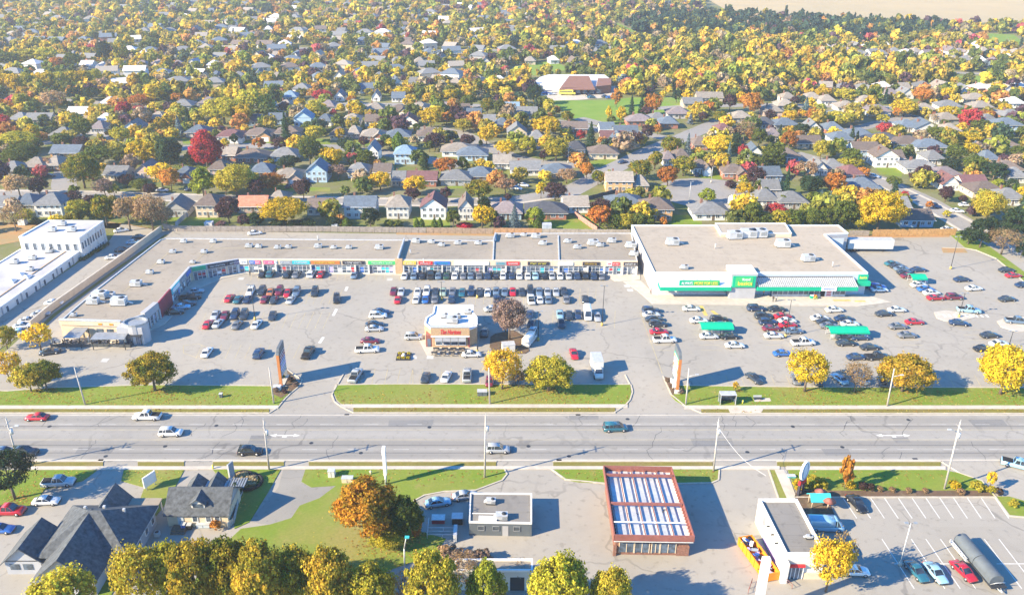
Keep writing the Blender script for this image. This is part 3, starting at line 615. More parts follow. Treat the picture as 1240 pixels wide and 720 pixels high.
# slatted pergola canopy, green band
x0, x1 = F(911.3), F(1030)
greenband(x0+.2, F(1032.5), zb_, zt, D+.0)
m = MB(Tf)
for k in range(50): x = x0+(x1-x0)*k/50+.6; m.add([(x-.14-1.3*0,.15,HS-1.1),(x+.14,.15,HS-1.1),(x+.54,D,zt+.05),(x+.26,D,zt+.05),(x-.14,.15,HS-1.3),(x+.14,.15,HS-1.3),(x+.54,D,zt-.15),(x+.26,D,zt-.15)], [(3,2,1,0),(4,5,6,7),(1,2,6,5),(3,0,4,7)])
m.build('canopy_slats', M['galv'], sm)
m = MB(Tf); m.box(x0+.2, x1, .12, .3, HS-1.35, HS-1.05); m.box(x0+.2, x1, 1.7, 1.8, 4.1, 4.2); m.build('canopy_beam', M['darkmetal'], sm)
m = MB(Tf); m.box(F(988.8), F(1006.5), D+.26, D+.42, zb_+.05, zt+.25); es = m.build('entrance_sign', M['swhite'], sm); wtext(es, 'Entrance', 991.5, 1004, 3.35, .55, M['sblue'], D+.43)
m = MB(Tf); m.box(F(934), F(1022), .0, 1.6, .1, 2.65); vg = m.build('glass_front', M['glass'], sm)
m = MB(Tf); n = 14
for k in range(n+1): s_ = F(934)+(F(1022)-F(934))*k/n; m.box(s_-.07, s_+.07, 1.6, 1.68, .1, 2.7)
m.box(F(934), F(1022), 1.6, 1.66, .1, .75); m.box(F(934), F(1022), 1.6, 1.7, 2.55, 2.7); m.build('window_frame', M['galv'], vg)
m = MB(Tf); s_ = F(1000); m.box(s_-.6, s_+1.5, 1.7, 1.78, .15, 2.6); m.build('door_poster', M['swhite'], vg)
m = MB(Tf); s_ = F(1000.6); [m.box(s_-.3, s_+1.0, 1.78, 1.82, .4+k*.55, .7+k*.55) for k in range(4)]; m.build('poster_print', M['sred'], vg)
m = MB(Tf); m.box(F(992.5), F(998.5), 1.69, 1.76, .12, 2.5); m.build('entrance_door', M['black'], vg)
m = MB(Tf); m.box(F(1035.5), F(1051), .1, 1.4, 3.1, 4.3); m.build('canopy_fascia', M['green'], sm)
m = MB(Tf); m.box(F(1037), F(1048.5), .1, .5, 4.5, 6.0); s3 = m.build('wall_sign', M['green'], sm); wtext(s3, 'basics', 1038.5, 1047, 5.3, .8, M['syel'], .5)
m = MB(Tf); m.box(F(797), F(880), .12, .5, 0, .9); m.build('wall_base', M['galv'], sm)
m = MB(); g = S(1048.5,340,5); p = S(1000,284.5,HS-.4)
fx, fy = fr; bx_, by_ = S(999,283.5)
m.box(bx_-.5, bx_+6, by_-.35, by_-.2, .5, HS-1.2); m.build('dock_wall', M['wallblue'], sm)

# ---- coffee shop -------------------------------------------------
HC = 4.8
def poly_from(s, h): return [(lambda g: (g.x,g.y))(G(float(a.split(',')[0]), float(a.split(',')[1]), h)) for a in s.split()]
cs = thing('coffee_shop', 'white-roofed tan brick coffee shop with red script sign', 'building', tuple(G(545,415)), None)
cf0, cf1 = poly_from('523,399 567,399', HC)
yb = cf0[1]
oc = poly_from('523,399 567,399 578,394.5 578,384 573,378 573,369 526,369 524,379 516,384 514,391', HC)
MB().prism(oc, 0, HC-.3, 0, top=False).build('wall', M['tanbrick'], cs); MB().sheet(oc, HC-.25).build('roof', M['whiteroof'], cs); parapet(cs, oc, HC-.3, .35, .35, M['swhite'])
Tq, jq, Lq = frame(cf0, cf1)
m = MB(Tq); m.box(-.3, Lq+.3, -.8, .3, 3.0, HC+.7); fa = m.build('sign_fascia', M['tanbrick'], cs); m = MB(Tq); m.box(-.4, Lq+.4, -.9, .4, HC+.7, HC+.9); m.build('coping', M['galv'], cs)
m = MB(Tq); m.box(-.3, Lq+.3, .301, .42, 3.0, 3.3); m.build('trim_band', M['swhite'], cs)
def ttext(par, s, T2, s0, s1, z, h, mat, d, R0, slant=0):
    cu = bpy.data.curves.new('lettering', 'FONT'); cu.body = s; cu.extrude = .04; cu.align_x = 'CENTER'; cu.align_y = 'CENTER'; cu.offset = .02; cu.shear = slant
    o = bpy.data.objects.new('tmp', cu); C.objects.link(o); bpy.context.view_layer.update()
    me = bpy.data.meshes.new_from_object(o.evaluated_get(bpy.context.evaluated_depsgraph_get())); bpy.data.objects.remove(o)
    X = [v.co.x for v in me.vertices]; Y = [v.co.y for v in me.vertices]; cx, cy = (max(X)+min(X))/2, (max(Y)+min(Y))/2
    kx, ky = (s1-s0)/(max(X)-min(X)), h/(max(Y)-min(Y))
    for v in me.vertices:
        x, y, zz = v.co; q = T2((s0+s1)/2+(x-cx)*kx, d+zz, z+(y-cy)*ky); v.co = (q[0]-R0[0], q[1]-R0[1], q[2]-R0[2])
    me.materials.clear(); me.materials.append(mat); return link('lettering', me, par)
ttext(fa, 'Tim Hortons', Tq, Lq*.24, Lq*.80, 4.35, 1.25, M['sred'], .32, cs.location, .35)
for k in range(4):
    x = Lq*(.10+k*.215)
    m = MB(Tq); m.box(x, x+1.5, -.02, .07, .7, 2.9); wv_ = m.build('window', M['glass'], cs)
    m = MB(Tq); m.box(x-.08, x, .0, .14, .6, 2.95); m.box(x+1.5, x+1.58, 0, .14, .6, 2.95); m.box(x-.08, x+1.58, .0, .16, .6, .7); m.build('window_frame', M['swhite'], wv_)
    m = MB(Tq); m.add([(x-.15,.05,2.95),(x+1.65,.05,2.95),(x+1.65,1.2,2.25),(x-.15,1.2,2.25),(x-.15,.05,2.85),(x+1.65,.05,2.85),(x+1.65,1.2,2.15),(x-.15,1.2,2.15)], [(3,2,1,0),(4,5,6,7),(0,1,5,4),(1,2,6,5),(2,3,7,6),(3,0,4,7)]); m.build('awning', M['greymetal'], cs)
m = MB(Tq); m.box(Lq+.0, Lq+.25, -3.5, .2, .1, 3.0); m.build('side_panel', M['maroon'], cs)
m = MB(Tq); m.box(-1.6, -.0, -2.6, -.1, .1, 3.2); m.build('porch', M['redsteel'], cs)
m = MB(Tq); m.box(-1.2, -.4, -.09, -.02, .1, 2.3); m.build('door', M['glass'], cs)
for k in range(4): # planters along the front
    for dd, mt in ((1.9,'mulch'),(4.0,'mulch')):
        s_ = Lq*(.12+k*.235)-.3*(dd>3); q = Tq(s_, dd, 0); 
        t = thing('picnic_table', f"small dark table with bench, {['leftmost','second from left','third from left','rightmost'][k]} in the {'wall-side' if dd<3 else 'outer'} row before the coffee shop", 'table', (q[0],q[1],.11), 'tables in front of the coffee shop')
        m = MB(); m.box(-.75,.75,-.4,.4,.68,.74); link('table_top', m.mesh('table_top', M['darkmetal']), t)
        for sy in (-.65,.65): m = MB(); m.box(-.75,.75,sy-.13,sy+.13,.4,.45); link('bench_seat', m.mesh('bench_seat', M['bark']), t)
        for sx in (-.5,.5): m = MB(); m.box(sx-.04,sx+.04,-.7,.7,.36,.4); m.box(sx-.04,sx+.04,-.05,.05,0,.68); link('leg', m.mesh('leg', M['darkmetal']), t)

# ---- plain helper for boxy buildings ------------------------------
def wins(b, T, xs, z0, z1, wd, mat='hglass', frame_='swhite', d=.0):
    for x in xs:
        m = MB(T); m.box(x-wd/2, x+wd/2, d-.05, d+.05, z0, z1); w_ = m.build('window', M[mat], b)
        m = MB(T); m.box(x-wd/2-.08, x-wd/2, d, d+.1, z0-.08, z1+.08); m.box(x+wd/2, x+wd/2+.08, d, d+.1, z0-.08, z1+.08); m.box(x-wd/2, x+wd/2, d, d+.12, z0-.1, z0); m.box(x-wd/2, x+wd/2, d, d+.1, z1, z1+.08); m.build('frame', M[frame_], w_)
# ---- white industrial building, west ------------------------------
HW = HT(130,292,267.3)
iw2 = thing('office_building', 'white two-storey flat-roofed building at the left edge with rows of narrow windows', 'building', tuple(G(70,310)), None)
p1, p2, p3, p4 = poly_from('22.4,286.7 95.6,287.9 125.1,267.3 57.9,266.6', HW)
MB().prism([p1,p2,p3,p4], 0, HW-.3, 0, top=False).build('wall', M['wallwhite'], iw2); MB().sheet([p1,p2,p3,p4], HW-.25).build('roof', M['dirtyroof'], iw2); parapet(iw2, [p1,p2,p3,p4], HW-.3, .4, .4, M['swhite'])
Ta, ja, La = frame(p1, p2); wins(iw2, Ta, [La*(.10+.135*k) for k in range(7)], HW-4.2, HW-2.0, 1.1)
Tb, jb, Lb = frame(p2, p3); wins(iw2, Tb, [Lb*(.07+.105*k) for k in range(9)], HW-4.0, HW-1.8, 1.0); wins(iw2, Tb, [Lb*(.07+.105*k) for k in range(9)], HW-8.2, HW-6.0, 1.0)
m = MB(Tb); [m.box(Lb*q-.12, Lb*q+.12, 0, .25, 0, HW-.3) for q in (.33,.63,.9)]; m.build('pilaster', M['wallwhite'], iw2)
m = MB(Ta); [m.box(La*q-.9, La*q+.9, .0, .9, HW-4.9, HW-4.6) for q in (.4,.8)]; m.build('ledge', M['wallgrey'], iw2)
HL = HT(100.4,311.5,302)
lo = thing('factory_wing', 'low white flat-roofed wing below the two-storey office at the left edge', 'building', tuple(G(50,345)), None)
q1, q2, q3, q4 = poly_from('-80,420 96.8,302.2 24,300.8 -150,372', HL); 
q2 = (G(100.4,311.8).x, G(100.4,311.8).y); d0 = Vector(G(0,384)[:2]); q1v = Vector(q2)+(d0-Vector(q2))*1.7; q1 = (q1v.x,q1v.y)
ux = Vector(p1)-Vector(p2); q3 = tuple(Vector(q2)+ux*1.02); q4 = tuple(q1v+ux*1.02)
q2 = (q2[0]+.0, q2[1]-.3); q3 = (q3[0], q3[1]-.3)
MB().prism([q1,q2,q3,q4], 0, HL-.3, 0, top=False).build('wall', M['wallwhite'], lo); MB().sheet([q1,q2,q3,q4], HL-.25).build('roof', M['dirtyroof'], lo); parapet(lo, [q1,q2,q3,q4], HL-.3, .4, .3, M['swhite'])
Td, jd, Ld = frame(q1, q2); wins(lo, Td, [Ld*(.03+.062*k) for k in range(15)], HL-3.0, HL-1.0, 1.0)
m = MB(Td); [m.box(Ld*(.06+.124*k)-.15, Ld*(.06+.124*k)+.15, 0, .3, 0, HL-.3) for k in range(8)]; m.build('pilaster', M['wallgrey'], lo)
m = MB(Td); m.box(Ld*.1, Ld, -4.4, -4.1, HL-.25, HL-.05); m.build('roof_kerb', M['tanbrick'], lo)

# ---- former canopy building with red steel roof frame -------------
HK = 4.6
kb = thing('red_frame_building', 'building with red steel beams crossing its white ribbed flat roof', 'building', tuple(G(790,662)), None)
k1, k2, k3, k4 = poly_from('744,648.5 840.5,650 813,566.5 731,565', HK)
def lerp(a, b, t): return (a[0]+(b[0]-a[0])*t, a[1]+(b[1]-a[1])*t)
def K(u, v): return lerp(lerp(k1,k2,u), lerp(k4,k3,u), v)
ins = [K(.03,.05),K(.97,.05),K(.97,.95),K(.03,.95)]
MB().prism(ins, 0, HK-1.2, 0).build('wall', M['brick'], kb)
m = MB(); m.prism([K(0,0),K(1,0),K(1,1),K(0,1)], HK-1.2, HK-.9, 0, bot=True); m.build('roof', M['whiteroof'], kb)
m = MB()
for k in range(5):
    u = .12+.175*k; m.prism([K(u-.055,.02),K(u+.055,.02),K(u+.055,.98),K(u-.055,.98)], HK-.9, HK-.6)
m.build('roof_rib', M['dirtyroof'] if 0 else M['galv'], kb)
m = MB()
for u in (.22,.40,.58,.76): m.prism([K(u-.006,.02),K(u+.006,.02),K(u+.006,.98),K(u-.006,.98)], HK-.4, HK-.2)
m.build('roof_beam', M['redsteel'], kb)
for i, v in enumerate((.44,.87)): m = MB(); m.prism([K(.02,v-.011),K(.98,v-.011),K(.98,v+.011),K(.02,v+.011)], HK-.15, HK+.25); m.build('cross_beam', M['redsteel'], kb)
m = MB(); m.prism([K(.02,.17),K(.9,.17),K(.9,.185),K(.02,.185)], HK+.13, HK+.2); m.build('cross_beam', M['swhite'], kb)
m = MB()
for (a, b_) in (((0,0),(1,0)),((1,0),(1,1)),((1,1),(0,1)),((0,1),(0,0))):
    p, q = Vector(K(*a)), Vector(K(*b_)); dd = (q-p).normalized(); nn = Vector((-dd.y,dd.x)); m.prism([p-nn*.09-dd*.09, q-nn*.09+dd*.09, q+nn*.09+dd*.09, p+nn*.09-dd*.09], HK-.9, HK+.28+.003*(a[0]+2*a[1]))
m.build('roof_edge', M['redsteel'], kb)
m = MB()
for k in range(24):
    v = k/23*.96+.02
    for u0, u1 in ((.005,.035),(.965,.995)): m.prism([K(u0,v-.004),K(u1,v-.004),K(u1,v+.004),K(u0,v+.004)], HK-.6, HK+.05)
m.build('edge_bracket', M['redsteel'], kb)
m = MB(); [m.tube((*K(u,.43),HK-.8),(*K(u+.07*s,.35),HK-.8+.0),.05) for u, s in ((.3,1),(.3,-1),(.75,1),(.75,-1))]; m.build('roof_brace', M['darkmetal'], kb)
Tk, jk, Lk = frame(ins[0], ins[1])
m = MB(Tk); m.box(-.4, Lk+.3, -.1, .35, HK-1.7, HK-1.25); m.build('front_fascia', M['maroon'], kb)
for a, b_ in ((.06,.25),(.27,.46),(.5,.6),(.62,.82)):
    m = MB(Tk); m.box(Lk*a, Lk*b_, .0, .1, .6, 2.5); w_ = m.build('window', M['glass'], kb); m = MB(Tk); m.box(Lk*a-.1, Lk*a, 0, .16, .5, 2.6); m.box(Lk*b_, Lk*b_+.1, 0, .16, .5, 2.6); m.box(Lk*(a+b_)/2-.05, Lk*(a+b_)/2+.05, .1, .16, .6, 2.5); m.build('frame', M['wallcream'], w_)
for a_, b_, d_ in ((-.3,.2,.4),(Lk*.84,Lk+.1,.12)): m = MB(Tk); m.box(a_, b_, .0, d_, .0, HK-2.6); m.build('pier', M['brick'], kb)

# ---- small flat garage -------------------------------------------
HG = 2.9
gb = thing('flat_roofed_garage', 'small gravel-roofed square building with white edge left of the drive', 'building', tuple(G(605,642)), None)
g1, g2, g3, g4 = poly_from('568,631 644,632.5 644,596.5 569.5,596', HG)
MB().prism([g1,g2,g3,g4], 0, HG-.3, 0, top=False).build('wall', M['tarp'], gb); MB().sheet([g1,g2,g3,g4], HG-.25).build('roof', M['darkgravel'], gb); parapet(gb, [g1,g2,g3,g4], HG-.3, .18, .3, M['swhite'])  # garage wall coloured dark to stand for the tree shade on it
Tg, jg, Lg = frame(g1, g2); wins(gb, Tg, [2,4.5,8], 1.2, 2.0, 1.0, 'hglass', 'greymetal'); m = MB(Tg); m.box(5.6, 6.6, -.02, .06, 0, 2.1); m.build('door', M['wallgrey'], gb)
m = MB(Tg); m.box(.4, 6, -2.2, -2.1, HG-.1, HG+.02); m.box(1.6, 4.6, -1.2, -.2, HG-.1, HG+.3); m.build('roof_duct', M['swhite'], gb)
# long low building at the bottom edge
HB = 4.0
lb = thing('low_workshop', 'low long workshop with white roof edge behind the bottom trees', 'building', tuple(G(610,712)), None)
l1, l2, l3, l4 = poly_from('548,690 645,690 645,676 552,676', HB)
MB().prism([l1,l2,l3,l4], 0, HB-.3, 0, top=False).build('wall', M['wallwhite'], lb); MB().sheet([l1,l2,l3,l4], HB-.25).build('roof', M['mallroof'], lb); parapet(lb, [l1,l2,l3,l4], HB-.3, .25, .35, M['swhite'])
Tl, jl, Ll = frame(l1, l2); m = MB(Tl); m.box(Ll*.72, Ll*.9, -.02, .1, 0, 2.6); m.build('garage_door', M['darkmetal'], lb); wins(lb, Tl, [Ll*.2,Ll*.4], 1.3, 2.3, 1.3)

# ---- white fast food building ------------------------------------
HF = 4.8
ff = thing('fast_food_building', 'white fast food building with tar roof and orange skip alongside', 'building', tuple(G(960,690)), None)
f1, f2, f3, f4 = poly_from('951.5,671 1000,671 965,604.5 918.5,604.5', HF)
MB().prism([f1,f2,f3,f4], 0, HF-.2, 0, top=False).build('wall', M['wallwhite'], ff); MB().sheet([f1,f2,f3,f4], HF-.25).build('roof', M['darkgravel'], ff); parapet(ff, [f1,f2,f3,f4], HF-.3, .35, .5, M['swhite'])
Te, je, Le = frame(f1, f2); m = MB(Te); m.box(Le*.1, Le*.5, -.02, .2, .1, 2.6); w_ = m.build('entrance_glass', M['glass'], ff)
m = MB(Te); m.box(Le*.08, Le*.52, -.02, .5, 2.6, 2.9); m.build('entrance_trim', M['sred'], ff); m = MB(Te); [m.box(Le*(.1+.1*k)-.05, Le*(.1+.1*k)+.05, .2, .27, .1, 2.6) for k in range(5)]; m.build('window_frame', M['swhite'], w_)
m = MB(Te); m.box(-.5, Le*.07, -2, 1.2, 0, HF-.9); m.build('corner_pier', M['wallwhite'], ff); m = MB(Te); m.box(Le*.55, Le+.05, 0, .25, 0, 1.2); m.build('wall_base', M['wallcream'], ff)
Tz, jz, Lz = frame(f4, f1); m = MB(Tz); m.box(Lz*.35, Lz*.8, .0, .15, .2, 2.9); m.build('mural_panel', M['slilac'], ff); m = MB(Tz); m.box(Lz*.2, Lz*.32, 0, .5, 2.9, HF-.1); m.build('side_sign', M['wallgrey'], ff)
m = MB(Tz); [m.tube((Lz*q,-.0,HF-.6),(Lz*q,.5,HF-.7),.12) for q in (.3,.45,.6,.75)]; m.build('wall_lamp', M['black'], ff)

# ---- big grey-roofed house (SW) ----------------------------------
def hip(m, x0, x1, y0, y1, z0, z1, ov=.5, mi=0):
    x0-=ov; x1+=ov; y0-=ov; y1+=ov; w_, d_ = x1-x0, y1-y0; k = min(w_, d_)/2
    if w_ >= d_: a, b_ = (x0+k, (y0+y1)/2), (x1-k, (y0+y1)/2)
    else: a, b_ = ((x0+x1)/2, y0+k), ((x0+x1)/2, y1-k)
    vs = [(x0,y0,z0),(x1,y0,z0),(x1,y1,z0),(x0,y1,z0),(a[0],a[1],z1),(b_[0],b_[1],z1)]
    fs = [(0,1,5,4),(1,2,5),(2,3,4,5),(3,0,4)] if w_ >= d_ else [(0,1,4),(1,2,5,4),(2,3,5),(3,0,4,5)]
    t = .18; vs += [(x,y,z-t) for x,y,z in vs[:4]]
    fs += [(0,6,7,1),(1,7,8,2),(2,8,9,3),(3,9,6,0),(6,9,8,7)]
    m.add(vs, fs, mi)
def gable(m, x0, x1, y0, y1, z0, z1, ov=.5, ridge='x', mi=0, wm=None):
    t = .18
    if ridge == 'x':
        ym = (y0+y1)/2; s = (z1-z0)/((y1-y0)/2); zo = z0-s*ov
        for sg in (-1,1):
            ye = (y0-ov) if sg < 0 else (y1+ov)
            q = [(x0-ov,ye,zo),(x1+ov,ye,zo),(x1+ov,ym,z1),(x0-ov,ym,z1)]; p = q + [(x,y,z-t) for x,y,z in q]
            f = [(0,1,2,3),(7,6,5,4),(0,4,5,1),(1,5,6,2),(3,2,6,7),(0,3,7,4)]
            m.add(p, f if sg < 0 else [tuple(g[::-1]) for g in f], mi)
        if wm: wm.add([(x0,y0,z0-t),(x0,y1,z0-t),(x0,ym,z1-t)], [(0,2,1)]); wm.add([(x1,y0,z0-t),(x1,y1,z0-t),(x1,ym,z1-t)], [(0,1,2)])
    else:
        xm = (x0+x1)/2; s = (z1-z0)/((x1-x0)/2); zo = z0-s*ov
        for sg in (-1,1):
            xe = (x0-ov) if sg < 0 else (x1+ov)
            q = [(xe,y0-ov,zo),(xm,y0-ov,z1),(xm,y1+ov,z1),(xe,y1+ov,zo)]; p = q + [(x,y,z-t) for x,y,z in q]
            f = [(0,1,2,3),(7,6,5,4),(0,4,5,1),(1,5,6,2),(3,2,6,7),(0,3,7,4)]
            m.add(p, f if sg < 0 else [tuple(g[::-1]) for g in f], mi)
        if wm: wm.add([(x0,y0,z0-t),(x1,y0,z0-t),(xm,y0,z1-t)], [(0,1,2)]); wm.add([(x0,y1,z0-t),(x1,y1,z0-t),(xm,y1,z1-t)], [(0,2,1)])
def loc_part(par, nm, mbx, mat): return link(nm, mbx.mesh(nm, mat), par)
g0 = G(171,668)
bh = thing('grey_roofed_house', 'large house with steep dark grey hip and gable roofs, bottom left', 'house', (g0.x, g0.y, 0), None, 0)
WB = [(-13.5,0,-4.5,7,3.4), (-12,-3,-9.5,-4.52,3.4), (-19.2,-13.52,-5,1.5,2.8), (-10,-5,7.02,10,2.9)]
m = MB(); [m.box(a, b_, c_, d_, 0, z) for a, b_, c_, d_, z in WB]; loc_part(bh, 'wall', m, M['wallgrey'])
wgs = []
m = MB(); wm = MB(); hip(m, -13.5, 0, -4.5, 7, 3.5, 7.6, .6); gable(m, -12, -3, -9.5, 1.5, 3.45, 7.4, .5, 'y', 0, wm); loc_part(bh, 'roof', m, M['darkroof'])
loc_part(bh, 'gable_wall', wm, M['wallgrey'])
for a_ in ((-19.2,-13,-5,1.5,2.8,5.6), (-10,-5,3,10,3.0,6.0)): m = MB(); wm = MB(); gable(m, *a_, .5, 'y', 0, wm); wr = loc_part(bh, 'wing_roof', m, M['darkroof']); loc_part(wr, 'gable_wall', wm, M['wallgrey'])
m = MB(); m.box(-4.9, .3, 7.05, 10, 2.9, 3.1); loc_part(bh, 'porch_roof', m, M['mallroof']); m = MB(); [m.box(x-.1, x+.1, 9.6, 9.8, 0, 2.9) for x in (-2.5, 0)]; loc_part(bh, 'porch_post', m, M['swhite'])
for x, y, z in ((-9.5,3.5,6.2),(-6.5,3.8,6.1),(-3,3.2,6.0)): m = MB(); m.box(x-.2, x+.2, y-.2, y+.2, z-.5, z+.35); loc_part(bh, 'roof_vent', m, M['galv'])
for y in (-3, 0, 3, 5.6):
    m = MB(); m.box(-.05, .06, y-.5, y+.5, 1.2, 2.5); w_ = loc_part(bh, 'window', m, M['hglass']); m = MB(); m.box(0, .12, y-.6, y-.5, 1.1, 2.6); m.box(0, .12, y+.5, y+.6, 1.1, 2.6); m.box(0, .14, y-.5, y+.5, 1.1, 1.2); loc_part(w_, 'frame', m, M['swhite'])
for x in (-18.5,-16.4): m = MB(); m.box(x, x+1.5, -5.08, -4.98, 1.0, 2.1); loc_part(bh, 'window', m, M['hglass'])
m = MB(); m.box(.5, .66, -4.9, 7.5, 3.2, 3.35); loc_part(bh, 'gutter', m, M['galv'])
for y in (-6.5, -1.2, 3.8): 
    g_ = (g0.x+1.3, g0.y+y); t = thing('air_conditioner', f"small white air conditioner on the grass by the dark-roofed house, {['nearest','middle','farthest'][int((y+7)//4.6)]}", 'air conditioner', (g_[0], g_[1], .1), 'air conditioners by the dark-roofed house')
    m = MB(); m.box(-.4,.4,-.4,.4,.05,.85); link('housing', m.mesh('housing', M['galv']), t); m = MB(); m.tube((0,0,.85),(0,0,.88),.33,.33,12); link('fan_grille', m.mesh('fan_grille', M['darkmetal']), t)
# ---- small house with dormer -------------------------------------
g0 = G(241,637)
dh = thing('dormer_house', 'small cream house with slate blue roof and white dormer by the south sidewalk', 'house', (g0.x, g0.y, 0), None, R(0))
m = MB(); m.box(-5.2, 5.2, 0, 7.2, 0, 2.9); loc_part(dh, 'wall', m, M['wallcream'])
m = MB(); wm = MB(); gable(m, -5.2, 5.2, 0, 7.2, 2.9, 5.6, .4, 'x', 0, wm); loc_part(dh, 'roof', m, M['darkroof']); loc_part(dh, 'gable_wall', wm, M['wallgrey'])
wm = MB(); wm.box(-1.0, 1.3, .7, 3, 3.2, 4.5); m3 = MB(); gable(m3, -1.0, 1.3, .6, 4.0, 4.5, 5.4, .25, 'y', 0, wm); dm = loc_part(dh, 'dormer', wm, M['wallwhite']); loc_part(dm, 'dormer_roof', m3, M['darkroof'])
m = MB(); m.box(-.7, 1.0, .64, .7, 3.5, 4.3); loc_part(dm, 'dormer_window', m, M['hglass'])
m = MB(); m.box(-3.8, 5.0, 7.22, 9.6, 0, 2.3); loc_part(dh, 'porch', m, M['wallgrey']); m = MB(); gable(m, -.6, 2.0, 6, 9.9, 2.5, 4.0, .3, 'y', 0); gable(m, -4.2, -1.4, 6, 9.6, 2.5, 3.8, .3, 'y', 0); loc_part(dh, 'porch_roof', m, M['darkroof'])
m = MB(); [m.box(2.5+k*.45, 2.75+k*.45, 7.4, 10.2, 2.4, 2.55) for k in range(8)]; loc_part(dh, 'pergola_slats', m, M['greymetal'])
for x in (-.4, 1.9, 3.4): m = MB(); m.box(x-.4, x+.4, -.06, .02, 1.1, 2.2); w_ = loc_part(dh, 'window', m, M['hglass']); m = MB(); m.box(x-.5, x-.4, -.1, 0, 1.0, 2.3); m.box(x+.4, x+.5, -.1, 0, 1.0, 2.3); m.box(x-.4, x+.4, -.1, 0, 1.0, 1.1); loc_part(w_, 'frame', m, M['swhite'])
m = MB(); m.box(-3.4, -2.4, -.08, .02, .1, 2.2); loc_part(dh, 'door', m, M['wallblue'])
m = MB(); m.box(-4.2, -1.8, -1.6, -.1, 0, .5); m.box(-4.2, -1.8, -2.1, -1.61, 0, .25); loc_part(dh, 'door_steps', m, M['bark'])
# ---- school -------------------------------------------------------
sc_ = thing('school', 'distant white-roofed school with a large maroon sloping roof', 'building', tuple(G(700,107)), None)
HQ = 3.4
b1 = poly_from('644,101 654,93 664,90 732,90 740,96 740,102 722,104 684,104 664,102', HQ)
MB().prism(b1, 0, HQ-.2, 0).build('wall', M['wallwhite'], sc_); MB().sheet(b1, HQ-.17).build('roof', M['whiteroof'], sc_)
b2 = poly_from('681,105.5 716,104 713,96 687,96', HQ+1); MB().prism(b2, 0, HQ+.5, 0).build('wall', M['brick'], sc_)
cx = sum(p[0] for p in b2)/4; cyy = sum(p[1] for p in b2)/4
m = MB(); x0_, x1_ = min(p[0] for p in b2), max(p[0] for p in b2); y0_, y1_ = min(p[1] for p in b2), max(p[1] for p in b2)
m.add([(x0_-2,y0_-1.5,HQ),(x1_+1,y0_-1.5,HQ),(x1_,y1_,HQ+3),(x0_+6,y1_,HQ+3),(x0_+6,y1_+.5,HQ-.5),(x1_,y1_+.5,HQ-.5),(x0_-2,y0_-1.5,HQ-.4),(x1_+1,y0_-1.5,HQ-.4)], [(0,1,2,3),(3,2,5,4),(0,6,7,1),(0,3,4,6),(1,7,5,2)]); m.build('sloping_roof', M['brick'], sc_)
b3 = poly_from('722,106 740,104 740,96 724,96', 4); MB().prism(b3, 0, 4.6).build('wall', M['brick'], sc_)
m = MB(); [m.box(x0_+k*4, x0_+k*4+2.4, y0_-.3, y0_-.1, 1, 3) for k in range(6)]; m.build('window', M['hglass'], sc_)
